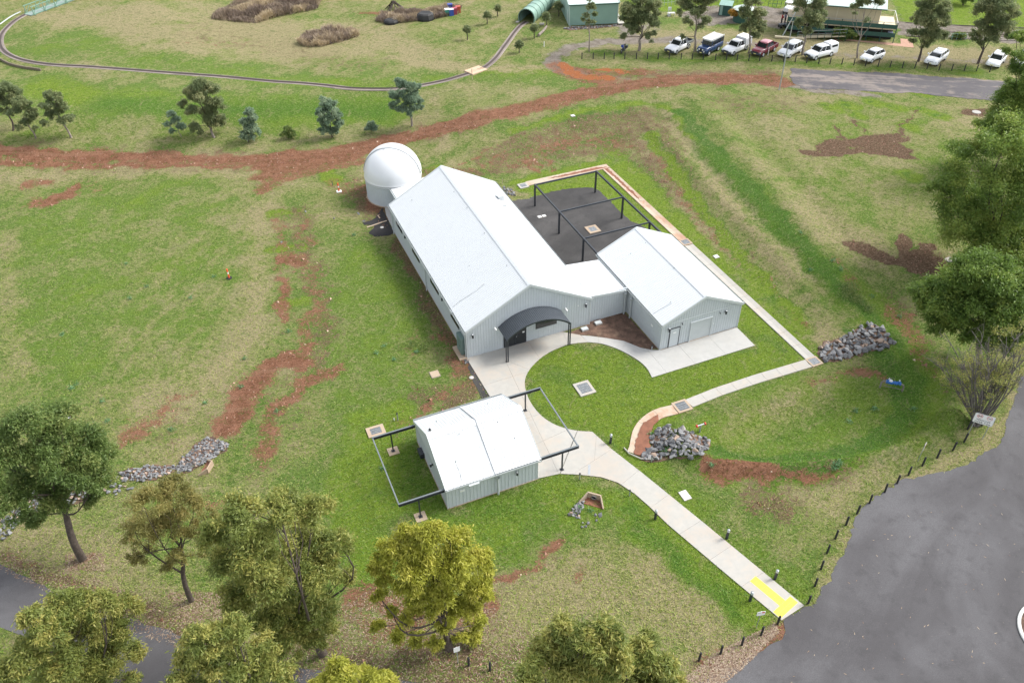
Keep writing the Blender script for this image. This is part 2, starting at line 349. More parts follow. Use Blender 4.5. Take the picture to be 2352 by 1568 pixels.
# red dirt track and its branches
TRK = [(-60, 352), (0, 358), (200, 366), (400, 370), (560, 372), (700, 360), (830, 341), (950, 311), (1080, 279), (1200, 250), (1330, 219), (1450, 196), (1600, 183), (1700, 180), (1790, 187)]
stroke('dirt', TRK[:9], 2.3, 1.0, 1.3); stroke('dirt', TRK[8:], 2.6, 0.92, 1.8)
stroke('dirt', [(0, 366), (300, 374), (560, 378)], 0.35, -0.45, 0.6)
stroke('dirt', [(1250, 245), (1500, 205), (1700, 195)], 0.5, -0.25, 1.0)
area('dirt', [(540, 372), (700, 352), (850, 338), (830, 365), (700, 395), (610, 418), (560, 415), (590, 395)], 0.95, 1.5)
stroke('dirt', [(830, 372), (720, 392), (640, 412), (596, 438)], 1.1, 0.75, 1.2)
stroke('dirt', [(1120, 380), (1080, 395), (960, 400)], 1.2, 0.45, 2); stroke('dirt', [(1500, 165), (1380, 170), (1300, 160)], 1.4, 0.8, 2)
stroke('orange', [(1290, 150), (1320, 172), (1400, 182)], 1.2, 0.85, 1.6); stroke('orange', [(1370, 160), (1415, 158), (1435, 166)], 1.0, .75, 1.8)
stroke('dirt', [(170, 383), (185, 379)], 1.0, 0.95, 1.0)
for pts, hw, s in (([(70, 425), (110, 415)], 1.2, .8), ([(110, 470), (150, 445), (180, 430)], 1.2, .95), ([(75, 465), (110, 468)], 1.3, .7), ([(220, 425), (222, 440)], 1.2, .35),
                   ([(640, 600), (700, 605), (660, 590)], 0.7, .9), ([(640, 500), (650, 560), (645, 620)], .7, .6), ([(700, 500), (690, 540), (720, 560)], .6, .55), ([(645, 640), (655, 690), (650, 740)], .8, .8),
                   ([(690, 590), (725, 650), (735, 740)], 1.3, .5), ([(700, 780), (712, 720), (730, 690)], 1.0, .65), ([(700, 800), (690, 830)], 1.2, .8),
                   ([(690, 835), (650, 830), (610, 850), (580, 890), (545, 940), (515, 985)], 1.5, 1.05), ([(760, 850), (700, 880), (660, 915), (640, 930)], 1.3, .8), ([(650, 920), (620, 975), (600, 1050)], 1.2, .72),
                   ([(600, 1060), (615, 1000)], 1.6, .5), ([(330, 990), (290, 1010)], 1.3, .75), ([(350, 960), (390, 930), (420, 905)], .9, .55), ([(310, 970), (390, 950)], 1.4, .45), ([(560, 900), (600, 860)], 1.8, .75),
                   ([(870, 470), (850, 430), (880, 415)], 1.6, .75), ([(770, 420), (820, 440)], 1.4, .5), ([(900, 520), (930, 600), (990, 700)], .5, .4), ([(1010, 760), (1070, 860), (1090, 880)], 1.4, .5), ([(930, 960), (990, 930), (1050, 870)], 1.2, .5),
                   ([(960, 760), (950, 820), (930, 870)], .8, .35)): stroke('dirt', pts, hw, s, hw * 1.3)
# north-east cut bank: sparse grass over red soil
area('soil', [(1080, 345), (1200, 300), (1330, 262), (1480, 240), (1540, 270), (1590, 380), (1660, 500), (1760, 600), (1840, 720), (1800, 700), (1690, 610), (1560, 480), (1440, 360), (1390, 355), (1180, 400), (1100, 410)], 0.60, 3)
stroke('dirt', [(1180, 375), (1280, 330), (1400, 320), (1450, 340)], 2.2, .5, 4); stroke('dirt', [(1490, 335), (1560, 440), (1640, 520), (1700, 590)], 0.9, .52, 2); stroke('dirt', [(1690, 575), (1730, 620), (1790, 680), (1845, 740)], 0.6, .9, 1.2)
stroke('dirt', [(1570, 470), (1640, 540), (1720, 610)], 1.2, .45, 1.5); stroke('dirt', [(1550, 250), (1620, 330), (1700, 400), (1790, 500), (1860, 570)], .9, .34, 2)
for q in ([(1230, 360), (1240, 400)], [(1220, 355), (1225, 395)], [(1250, 350), (1265, 395)], [(1205, 360), (1212, 380)]): stroke('dirt', q, .35, .8, .5)
for q in ([(1120, 345), (1060, 380)], [(1145, 330), (1090, 365)], [(1160, 350), (1120, 375)]): stroke('dirt', q, .3, .75, .5)
stroke('lush', [(1488, 310), (1540, 375), (1600, 465), (1660, 540), (1760, 655), (1840, 730)], 0.75, .95, .7); stroke('dry', [(1488, 310), (1540, 375), (1600, 465), (1660, 540), (1760, 655)], 0.6, .4, 1)
stroke('dark', [(1600, 330), (1700, 430), (1800, 530), (1890, 630), (1960, 690)], 1.6, .75, 2.6); stroke('lush', [(1640, 350), (1740, 440), (1840, 560), (1930, 650)], 1.2, .7, 2); stroke('dry', [(1560, 245), (1640, 330), (1740, 420), (1830, 520)], .8, .7, 1.5)
stroke('lush', [(1950, 660), (2010, 720), (2060, 790), (2110, 860), (2110, 930), (2060, 1000)], 3.0, .75, 3.5); stroke('dark', [(2040, 740), (2090, 850), (2110, 930)], 1.5, .7, 3)
# lawns
LAWN = uvw((2.9, -7), (4, -4), (6, -2.4), (9, -1.9), (13, -4.4), (14, -8.9), (24.5, -8.9), (24.5, -6), (24.7, 8), (16.4, 25.5), (15, 28), (29.8, 28.5), (29.8, -12.5), (26, -13), (14.3, -13.5), (8.2, -17), (9.8, -25), (12.5, -31.8), (11.5, -31.6), (6, -12.6), (3.7, -10.8))
area('lush', LAWN, 0.85, 1.0, True); area('dry', uvw((15, 25.8), (16.6, 24), (25, 24), (25.5, 6.8), (27, 6), (27, 26)), .35, 1.5, True)
stroke('lush', uvw((29.5, 28.5), (29.5, 5), (30.2, -8)), 1.3, .9, 1.5, True); stroke('dry', uvw((29.5, 15), (29.8, -3), (30, -10)), 1.0, .5, 2, True)
area('lush', uvw((12, -13.6), (28, -13), (33, -17), (32, -23), (20, -24.5), (12, -22), (10, -20)), .55, 3, True)
stroke('dark', uvw((16, -21.8), (22, -23), (29, -22), (33, -19), (34, -15)), 1.4, .9, 2.2, True); stroke('dark', uvw((20, -19), (25, -18)), 2.2, .5, 4, True); stroke('dry', uvw((16, -17), (24, -15.5), (28, -15)), 1.4, .6, 2.5, True)
stroke('lush', uvw((.5, -17.5), (3, -18.5), (5, -20.5), (6.4, -25), (8.3, -31.5)), 1.6, .95, 1.8, True); stroke('dark', uvw((4.8, -20.5), (5.6, -25), (7.4, -31)), .8, .8, 1.4, True)
stroke('lush', uvw((7.8, -16.5), (9.0, -20), (10.4, -26), (12, -30.5)), 1.2, .7, 1.5, True)
area('lush', [(790, 960), (940, 900), (960, 1000), (1030, 1170), (1250, 1100), (1310, 1100), (1420, 1180), (1300, 1240), (1190, 1310), (1050, 1240), (900, 1200), (800, 1300), (740, 1150)], .85, 3)
area('dark', [(900, 1050), (960, 990), (1030, 1170), (1230, 1110), (1290, 1190), (1150, 1210), (990, 1200), (900, 1130)], .6, 3)  # darker grass left and front of the small shed paints its soft shadow
stroke('lush', [(800, 1230), (830, 1290), (860, 1300)], 2, .9, 2); area('lush', [(760, 560), (900, 560), (990, 720), (1050, 860), (900, 950), (760, 950), (740, 800)], .5, 4)
stroke('dark', [(905, 560), (960, 650), (1010, 740), (1055, 830)], 1.3, .55, 2.2)  # soft shadow along the hall's left wall, painted as darker grass
stroke('lush', [(100, 200), (180, 225)], 4, .95, 6); stroke('dark', [(250, 235), (420, 250), (540, 255), (700, 250), (880, 255)], 3, .8, 5); stroke('lush', [(250, 228), (520, 250), (760, 262), (900, 250)], 4, .8, 6)
stroke('lush', [(560, 180), (750, 190), (900, 192), (1000, 190)], 2.5, .6, 4); stroke('lush', [(100, 110), (200, 100), (350, 150), (560, 170)], 5, .45, 8); stroke('lush', [(1120, 170), (1200, 175), (1280, 160)], 3, .5, 5)
stroke('lush', [(1500, 5), (1700, 3), (1900, 0)], 5, 1.0, 2.0); area('lush', [(2050, 0), (2352, -30), (2400, 48), (2352, 62), (2200, 58), (2075, 50)], 1.15, 1.5); area('lush', [(2060, -60), (2500, -120), (2450, -10), (2060, 0)], 1.1, 2)
area('lush', [(1480, 80), (1560, 65), (1700, 80), (1760, 75), (1760, 95), (1600, 95)], .35, 4); stroke('lush', [(1360, 120), (1450, 135), (1700, 138), (1900, 152), (2250, 168)], 1.0, .6, 2)
for q in ((1900, 245), (1940, 240), (2000, 235), (2050, 245), (2110, 250), (2150, 265), (2080, 290), (2100, 210), (1960, 265), (2080, 400)): stroke('lush', [q, (q[0] + 22, q[1] + 6)], 1.1, 1.05, 1.6); stroke('dark', [q], .6, .9, 1.2)
stroke('lush', [(620, 490), (690, 485)], .7, 1.1, .8); stroke('lush', [(635, 575), (690, 565)], .8, 1.0, .8); stroke('lush', [(750, 395), (765, 415)], .9, 1.1, .8); stroke('lush', [(660, 700), (690, 690)], 1, .7, 1)
stroke('lush', [(950, 395), (1000, 388)], .9, .9, 1); stroke('lush', [(1400, 345), (1500, 440), (1560, 520), (1700, 650)], 1.4, .8, 1.5); stroke('lush', [(1180, 420), (1300, 390), (1390, 372)], .8, .9, .8)
area('lush', [(0, 470), (250, 400), (520, 400), (600, 560), (560, 760), (420, 900), (150, 930), (0, 900)], .38, 8); stroke('lush', [(150, 700), (300, 640), (460, 580)], 2.5, .6, 4); stroke('lush', [(100, 560), (300, 500), (480, 470)], 2, .55, 4); stroke('lush', [(420, 420), (330, 450), (250, 520)], 2, .6, 3)
area('lush', [(0, 190), (400, 205), (880, 215), (1000, 215), (900, 300), (500, 330), (0, 330)], .4, 5); area('lush', [(1580, 250), (2100, 230), (2240, 330), (2100, 560), (1900, 500), (1700, 340)], .32, 6)
stroke('dark', uvw((14, -18.6), (17, -20.9), (22, -22.2), (29, -21.2), (33.2, -18), (34.2, -14.5), (33.4, -11)), .7, 1.1, 1.0, True); stroke('lush', uvw((12.5, -19.5), (16, -22.6), (22, -23.9), (30, -22.7), (34.8, -18.8), (35.8, -14.5)), .6, 1.0, 1.0, True)  # light and shade of the basin rim painted in: bright outside, dark inside
stroke('dark', [(1560, 252), (1640, 345), (1740, 445), (1840, 560), (1930, 660), (2000, 730)], .9, 1.1, 1.2); stroke('dry', [(1530, 255), (1610, 345), (1700, 440), (1800, 560), (1880, 660)], .5, .9, .8); pass
stroke('lush', [(1180, 300), (1330, 258), (1480, 235), (1550, 250)], .8, .8, 1.2); stroke('dark', [(1300, 275), (1450, 250), (1540, 270)], .8, .7, 1.5)
for q in range(7): stroke('dry', [(180 + q * 55, 860 - q * 6), (330 + q * 50, 640 - q * 8), (520 + q * 22, 440)], .18, .55, .8)
stroke('soil', [(690, 480), (700, 590), (735, 690), (740, 790), (700, 850)], 1.8, .62, 3); stroke('soil', [(640, 480), (650, 600), (650, 720)], 1.2, .5, 2); area('soil', [(760, 420), (830, 390), (900, 440), (920, 530), (840, 540), (790, 480)], .5, 3)
stroke('soil', [(985, 700), (1040, 800), (1085, 870)], 1.2, .5, 2); area('soil', [(930, 900), (1010, 880), (1095, 850), (1110, 900), (960, 960)], .62, 2); stroke('soil', [(620, 870), (700, 900), (640, 1000), (600, 1080)], 2.0, .45, 4); area('soil', [(260, 970), (420, 920), (480, 960), (400, 1020), (280, 1030)], .4, 3)
stroke('soil', [(1640, 1060), (1780, 1100), (1930, 1085)], 1.5, .6, 2.5); stroke('soil', [(2060, 700), (2110, 800), (2140, 900)], 2.2, .5, 3); area('soil', [(1600, 210), (1850, 215), (1860, 260), (1760, 270), (1620, 250)], .45, 3); stroke('soil', [(0, 345), (300, 352), (560, 350)], .5, .6, 1)
# dry ground
area('dry', [(0, 30), (300, 10), (900, 60), (1080, 130), (900, 130), (560, 140), (300, 110), (230, 60)], .62, 6); stroke('soil', [(450, 60), (560, 90), (760, 140), (870, 150)], 4, .40, 9); stroke('soil', [(430, 80), (520, 100), (600, 110)], 2, .5, 5)
stroke('dirt', [(400, 95), (480, 105), (560, 98)], 1.5, .35, 5); stroke('dirt', [(830, 30), (900, 32)], 1.2, .8, 2); stroke('dirt', [(930, 45), (990, 90), (1080, 140)], .5, .3, 1.5)
stroke('dry', [(900, 130), (1000, 150), (1075, 158), (1200, 160), (1280, 155)], 1.3, .9, 2); stroke('dry', [(0, 300), (300, 320), (700, 320), (950, 290)], 3, .35, 6); stroke('dry', [(0, 350), (560, 356)], .8, .7, 1.5)
stroke('dry', [(0, 400), (300, 392), (560, 395)], 1.6, .6, 3); stroke('dry', [(600, 480), (585, 700), (530, 830), (420, 950)], 1.2, .75, 2.5); stroke('dry', [(20, 540), (20, 700), (60, 860)], .8, .5, 1.5)
area('dry', [(250, 900), (450, 830), (520, 900), (350, 1000), (480, 990), (470, 1100), (300, 1000)], .45, 4); area('dry', [(1250, 1290), (1500, 1210), (1650, 1340), (1720, 1440), (1600, 1500), (1300, 1440), (1120, 1480), (1000, 1480), (1130, 1350)], .72, 4)
area('dry', [(1650, 1060), (1900, 1090), (2050, 1040), (2150, 990), (1960, 1160), (1930, 1200), (1860, 1180), (1700, 1130)], .7, 2.5); area('dry', [(1600, 230), (1900, 210), (2300, 260), (2260, 420), (2150, 560), (1900, 420), (1750, 350)], .35, 5)
stroke('dry', [(1720, 370), (1850, 450), (1950, 560)], 3, .35, 5); area('dry', [(0, 1150), (300, 1250), (450, 1380), (700, 1480), (560, 1500), (300, 1400), (0, 1290)], .5, 2)
# right basin surrounds, verges
for pts, hw, s in (([(1640, 1060), (1700, 1075), (1760, 1090)], 1.0, .95), ([(1640, 1075), (1660, 1085)], 1.2, .8), ([(1780, 1090), (1850, 1092), (1910, 1082)], .55, .8), ([(1960, 855), (2010, 862)], .9, .75), ([(1990, 860), (2040, 870)], .8, .6), ([(1870, 870), (1930, 862)], .8, .45),
                   ([(2060, 720), (2100, 800)], 1.5, .6), ([(2090, 730), (2130, 860)], 1.0, .5), ([(1900, 600), (1960, 650)], 1.3, .55), ([(1915, 800), (1870, 790)], .5, .4), ([(1600, 1020), (1460, 1040)], .5, .3),
                   ([(1290, 1252), (1240, 1290), (1190, 1318), (1150, 1335), (1120, 1345)], .32, .95), ([(1125, 1345), (1160, 1330)], .6, .95), ([(1340, 1330), (1350, 1300)], .35, .7), ([(1270, 1210), (1300, 1180)], .3, .5),
                   ([(830, 1370), (900, 1400), (960, 1430)], 1.6, .75), ([(1040, 1420), (1110, 1390)], 1.2, .85), ([(980, 1480), (860, 1440), (780, 1420)], 1.0, .5), ([(180, 1290), (200, 1285)], .6, .8), ([(20, 1282), (70, 1290)], .5, .7), ([(480, 1150), (560, 1170)], .8, .5),
                   ([(1640, 1530), (1700, 1500), (1790, 1450)], .7, .7), ([(1735, 1480), (1710, 1500)], .5, .7)): stroke('dirt', pts, hw, s, max(.8, hw))
area('soil', [(820, 1470), (1100, 1440), (1250, 1500), (1300, 1568), (1100, 1600), (700, 1540), (640, 1480)], .75, 3); stroke('soil', [(1620, 1560), (1700, 1520), (1800, 1450)], .9, .85, 1.2); stroke('soil', [(1740, 1150), (1800, 1160)], 1.8, .75, 3)
stroke('soil', [(0, 1285), (150, 1335), (300, 1400), (500, 1480), (640, 1530)], .8, .85, 1.3)
# mud, dug ground
for pts, hw, s in (([(1900, 340), (1960, 325), (2060, 318)], 1.6, .95), ([(1850, 352), (1950, 350), (2060, 352), (2090, 362)], .9, 1.0), ([(2000, 335), (2080, 345)], 1.3, .95), ([(1930, 330), (2060, 340)], 1.8, .8),
                   ([(1955, 562), (2030, 585), (2090, 612)], .9, .95), ([(1965, 578), (2050, 600), (2120, 625), (2190, 640)], .8, .9), ([(2078, 548), (2085, 580), (2100, 620)], .9, 1.0), ([(2130, 568), (2110, 600), (2100, 620)], .9, .9), ([(2100, 600), (2140, 610), (2170, 622)], 1.8, 1.0), ([(2080, 610), (2150, 635)], 1.2, 1.0),
                   ([(2235, 258), (2290, 262)], 1.7, .95), ([(1935, 322), (1925, 300), (1900, 280)], .22, .8), ([(1985, 318), (1985, 298), (1960, 278)], .25, .8), ([(2060, 315), (2085, 285), (2110, 255)], .3, .7), ([(2040, 310), (2060, 290)], .2, .6),
                   ([(720, 590), (750, 640)], .9, .35), ([(1070, 40), (1100, 44)], .3, .3)): stroke('mud', pts, hw, s, max(.35, hw * .6))
# car park gravel
stroke('gravel', [(1470, 92), (1400, 96), (1340, 103), (1290, 118), (1268, 138), (1285, 158), (1330, 172)], 1.6, 1.0, 2.2); stroke('gravel', [(1430, 60), (1440, 78), (1470, 95), (1560, 92)], 1.6, .8, 2)
stroke('gravel', [(1690, 186), (1800, 195), (1900, 210), (2000, 218)], 1.0, .9, 1.6); stroke('gravel', [(1500, 97), (1700, 100), (1800, 108), (1950, 128), (2100, 133), (2300, 142), (2420, 150)], 1.2, .7, 3)
stroke('dry', [(1480, 90), (1700, 88), (1800, 104), (1950, 118), (2150, 125), (2400, 140)], 3.4, .95, 3); area('gravel', [(1560, 35), (1600, 15), (1760, 15), (1830, 25), (1810, 60), (1790, 70), (1740, 50), (1600, 60)], .9, 2)
area('gravel', [(2060, 48), (2400, 70), (2420, 100), (2300, 98), (2060, 82)], .95, 1.2); area('gravel', [(1800, 0), (1860, 0), (1860, 90), (1800, 70)], .7, 2); stroke('dry', [(1400, 190), (1600, 172), (1900, 165), (2250, 185)], .8, .8, 1.6)
area('gravel', [(1460, 25), (1500, 25), (1520, 70), (1470, 75)], .6, 2)
# dark crushed stone beside the dome and shed
stroke('dark', uvw((-.5, -.8), (-.5, -4.6)), .3, .4, .5, True)
BLK = uvw((-1.3, 25.3), (-.2, 26.2)); stroke('soil', uvw((.8, 28), (-2, 26)), 1.0, .5, 1.5, True)
roadverge = [(2352, 880), (2300, 1000), (2200, 1060), (2080, 1095), (2000, 1170), (1950, 1240), (1900, 1330), (1860, 1400)]
stroke('dry', roadverge, .5, .8, 1.0); stroke('dry', [(1780, 1440), (1700, 1490), (1620, 1545)], 1.3, .8, 1.5)

_stroke('soil', [(915, 555), (960, 640), (1010, 735), (1062, 830)], .9, .85, 1.2); _stroke('soil', [(840, 440), (850, 475), (885, 500)], 1.8, .9, 2.5); _stroke('dirt', [(850, 450), (862, 480), (890, 500)], .8, .7, 1.5); _stroke('soil', [(960, 395), (1040, 395), (1110, 400)], 1.2, .7, 2); _stroke('soil', [(1060, 830), (1095, 885), (1040, 930)], 1.2, .85, 1.8); _stroke('dirt', [(1066, 815), (1085, 860)], .4, .8, .8)
_stroke('dirt', [(1275, 150), (1300, 172), (1350, 186), (1440, 192), (1560, 182), (1680, 182)], 1.6, .78, 2.6); _stroke('gravel', [(1268, 138), (1285, 160), (1335, 180), (1450, 184)], 1.2, .55, 2); _stroke('soil', [(1340, 178), (1500, 172), (1760, 172)], 2.5, .65, 3)
BST = [(1488, 310), (1540, 375), (1600, 465), (1660, 540), (1760, 655), (1840, 730)]
_stroke('soil', BST, .8, -1, .6); _stroke('dirt', BST, .5, -1, .4); _stroke('lush', BST, .55, 1.25, .5); _stroke('dry', BST, .9, -1, .5)
DKB = [(1570, 262), (1650, 352), (1745, 448), (1840, 560), (1930, 655), (2000, 725), (2060, 790), (2105, 860), (2115, 930)]
_stroke('soil', DKB, 1.2, -1, 1); _stroke('dry', DKB, 1.4, -1, 1); _stroke('dirt', DKB, 1.0, -1, 1); _stroke('dark', DKB, .7, .95, 1.5); _stroke('lush', [(x - 22, y + 6) for x, y in DKB], .5, .8, 1.0)  # dark green grass band, with the berm's shaded and lit sides painted in
for q in (-3.4, -2.3, 5.0, 6.2): _stroke('dry', [(x + q * 9, y - q * 5) for x, y in BST[:-1]], .22, .9, .5)
me = bpy.data.meshes.new('ground'); nx, ny = len(xs), len(ys); V3 = np.stack([XX.ravel(), YY.ravel(), ZZ.ravel()], 1)
ii = np.arange(nx * ny).reshape(ny, nx); Q = np.stack([ii[:-1, :-1].ravel(), ii[:-1, 1:].ravel(), ii[1:, 1:].ravel(), ii[1:, :-1].ravel()], 1)
me = fast_mesh('ground', V3, Q, smooth=True)
for nm, ks in (('mA', NAMES[:4]), ('mB', NAMES[4:])):
    a = me.color_attributes.new(nm, 'FLOAT_COLOR', 'POINT'); a.data.foreach_set('color', np.stack([FLD[k] for k in ks], 1).astype(np.float32).ravel())
b = NB('ground_grass_and_soil'); p = b.pos()
def att(nm):
    nd = b.n('ShaderNodeAttribute', attribute_name=nm); sp_ = b.n('ShaderNodeSeparateColor', {'Color': nd.outputs['Color']}); return sp_.outputs[0], sp_.outputs[1], sp_.outputs[2], nd.outputs['Alpha']
dirt, lush, dry, gravel = att('mA'); mud, dark, orange, soil = att('mB')
nA = b.noise(p, 0.045, 3, 0.5); nB_ = b.noise(p, 0.22, 4, 0.6, 0.5); nC = b.noise(p, 0.9, 5, 0.65); nD = b.noise(b.pos((1, 2.1, 1), 0.5), 3.2, 4, 0.7, 0.6); nE = b.noise(b.pos((1, 1.8, 1), 0.2), 11, 3, 0.75)
nF = b.noise(p, 28, 2, 0.7)
def wsum(*t):
    o = None
    for x, k in t:
        y = b.math('MULTIPLY', x, k); o = y if o is None else b.math('ADD', o, y)
    return o
nG = b.noise(b.pos((1, 1.7, 1), -0.35), 1.7, 4, 0.7, 0.8)
mott = wsum((nA, .12), (nB_, .28), (nC, .25), (nG, .25), (nD, .25), (nE, .15)); mott = b.math('SUBTRACT', mott, 0.15)
nS = b.noise(b.pos((0.05, 1.1, 1), 1.05), 1.0, 3, 0.6, 0.3); nS2 = b.noise(b.pos((0.04, 0.8, 1), YAW + .05), 1.0, 3, 0.6, 0.2)
mott = b.math('ADD', mott, wsum((b.math('SUBTRACT', nS, 0.5), .10), (b.math('SUBTRACT', nS2, 0.5), .10), (b.math('SUBTRACT', nB_, 0.5), .18)))
dv = b.math('ADD', mott, b.math('SUBTRACT', b.math('MULTIPLY', dry, 0.16), b.math('MULTIPLY', lush, 0.15)))
DRYC, MIDC, GRNC, LUSC, DKC = (0.350, 0.300, 0.170), (0.235, 0.255, 0.095), (0.125, 0.205, 0.045), (0.185, 0.275, 0.030), (0.055, 0.155, 0.026)
c = b.mix(b.rng(dv, 0.43, 0.50), GRNC, MIDC); c = b.mix(b.rng(dv, 0.50, 0.60), c, DRYC)
lm = b.math('ADD', lush, wsum((b.math('SUBTRACT', mott, 0.5), -2.4)))
c = b.mix(b.math('MULTIPLY', b.rng(lm, 0.25, 0.95), 0.85), c, LUSC)
c = b.mix(b.math('MULTIPLY', b.rng(b.math('ADD', dark, wsum((b.math('SUBTRACT', mott, 0.5), -1.5))), 0.25, 0.95), 0.75), c, DKC)
c = b.mix(b.math('MULTIPLY', b.rng(nC, 0.56, 0.70), 0.5), c, DKC); c = b.mix(b.math('MULTIPLY', b.rng(nB_, 0.54, 0.68), b.math('MULTIPLY', lush, 0.5)), c, DKC)
nH = b.noise(b.pos((1, 1.5, 1), 1.2), 0.55, 5, 0.7, 1.0); c = b.mix(b.math('MULTIPLY', b.rng(nH, 0.55, 0.70), 0.45), c, DRYC)
# fine tufts, straw and gaps
c = b.mix(b.rng(nE, 0.30, 0.52, 0.55, 0.0), c, (0.035, 0.050, 0.014)); c = b.mix(b.rng(nD, 0.30, 0.50, 0.62, 0.0), c, (0.050, 0.075, 0.018)); c = b.mix(b.rng(nG, 0.34, 0.50, 0.45, 0.0), c, (0.050, 0.080, 0.018)); c = b.mix(b.math('MULTIPLY', b.rng(nD, 0.52, 0.70), 0.55), c, (0.36, 0.33, 0.17))
c = b.mix(b.rng(nF, 0.5, 0.75, 0.0, 0.30), c, (0.24, 0.22, 0.12)); c = b.mix(b.rng(nF, 0.25, 0.5, 0.40, 0.0), c, (0.035, 0.045, 0.015))
# soils
c = b.n('ShaderNodeHueSaturation', {'Saturation': 1.02, 'Value': 1.06, 'Color': c}).outputs[0]
dn = wsum((b.math('SUBTRACT', nC, 0.5), 1.6), (b.math('SUBTRACT', nG, 0.5), 1.2), (b.math('SUBTRACT', nD, 0.5), 1.6), (b.math('SUBTRACT', nE, 0.5), 0.8))
REDA, REDB = (0.155, 0.064, 0.038), (0.300, 0.148, 0.092)
stk = b.noise(b.pos((0.10, 1.3, 1), 0.12), 1.0, 4, 0.6, 0.5)
red = b.mix(b.rng(wsum((nC, .5), (nD, .5)), 0.38, 0.62), REDA, REDB); red = b.mix(b.rng(stk, 0.50, 0.66, 0, 0.55), red, (0.30, 0.165, 0.105)); red = b.mix(b.rng(nD, 0.30, 0.46, 0.6, 0), red, (0.065, 0.028, 0.018)); red = b.mix(b.rng(nF, 0.60, 0.75, 0, 0.6), red, (0.38, 0.26, 0.17))
sm_ = b.rng(b.math('ADD', soil, b.math('MULTIPLY', dn, 0.95)), 0.42, 0.72)
soilc = b.mix(b.rng(wsum((nD, .6), (nE, .4)), 0.40, 0.60), (0.105, 0.062, 0.040), (0.21, 0.155, 0.095))
c = b.mix(b.math('MULTIPLY', sm_, 0.85), c, soilc)
gcol = b.mix(b.rng(nC, 0.35, 0.65), (0.215, 0.18, 0.15), (0.33, 0.29, 0.255)); gcol = b.mix(b.rng(nE, 0.3, 0.6, 0.45, 0), gcol, (0.13, 0.105, 0.085))
c = b.mix(b.math('MULTIPLY', b.rng(b.math('ADD', gravel, b.math('MULTIPLY', dn, 0.6)), 0.38, 0.8), 0.95), c, gcol)
c = b.mix(b.math('MULTIPLY', b.rng(b.math('ADD', dirt, b.math('MULTIPLY', dn, 0.95)), 0.38, 0.80), 0.94), c, red)
c = b.mix(b.rng(b.math('ADD', orange, b.math('MULTIPLY', dn, 0.6)), 0.45, 0.7), c, b.mix(nD, (0.30, 0.10, 0.04), (0.42, 0.17, 0.075)))
mc = b.mix(b.rng(wsum((nD, .6), (nE, .4)), 0.40, 0.62), (0.088, 0.054, 0.033), (0.215, 0.150, 0.100))
c = b.mix(b.rng(b.math('ADD', mud, b.math('MULTIPLY', dn, 0.8)), 0.44, 0.62), c, mc)
# bare stones and leaf fragments
vz = b.n('ShaderNodeTexVoronoi', {'Vector': p, 'Scale': 3.1, 'Randomness': 1.0}, feature='F1')
vc = b.n('ShaderNodeSeparateColor', {'Color': vz.outputs['Color']}).outputs[0]
c = b.mix(b.math('MULTIPLY', b.rng(vz.outputs['Distance'], 0.07, 0.10, 0.85, 0.0), b.math('MULTIPLY', b.rng(vc, 0.72, 0.76), b.rng(b.math('ADD', dirt, soil), 0.3, 0.6))), c, (0.42, 0.33, 0.24))
hgt_n = wsum((nC, .8), (nD, 1.0), (nE, .5), (nF, .15))
b.bsdf(c, 1.0, hgt_n, 0.9, 0.35, spec=0.05)
GROUND = link('ground', me, b.m); setp(GROUND, kind='structure', label='grassy site with red soil patches and dirt tracks')

# ---------------------------------------------------------------- sheets laid on the ground
def jag(pts, step, amp, seed=0, z=0.0, closed=True):
    """resample an outline of world points and roughen it"""
    rg = random.Random(seed); out = []; n = len(pts)
    for i in range(n if closed else n - 1):
        a, b_ = Vector(pts[i][:2]), Vector(pts[(i + 1) % n][:2]); L = (b_ - a).length; k = max(1, int(L / step)); nrm = Vector((-(b_ - a).y, (b_ - a).x)).normalized()
        for j in range(k):
            q = a.lerp(b_, j / k); out.append(q + nrm * (rg.gauss(0, amp) if j or amp else 0))
    return [(q.x, q.y) for q in out]
def in_poly(P, poly):
    ins = np.zeros(len(P), bool); A = np.array(poly)
    for a, b_ in zip(A, np.roll(A, -1, 0)):
        c_ = (a[1] > P[:, 1]) != (b_[1] > P[:, 1]); dy = b_[1] - a[1] if abs(b_[1] - a[1]) > 1e-12 else 1e-12
        ins ^= c_ & (P[:, 0] < (b_[0] - a[0]) * (P[:, 1] - a[1]) / dy + a[0])
    return ins
from mathutils.geometry import delaunay_2d_cdt
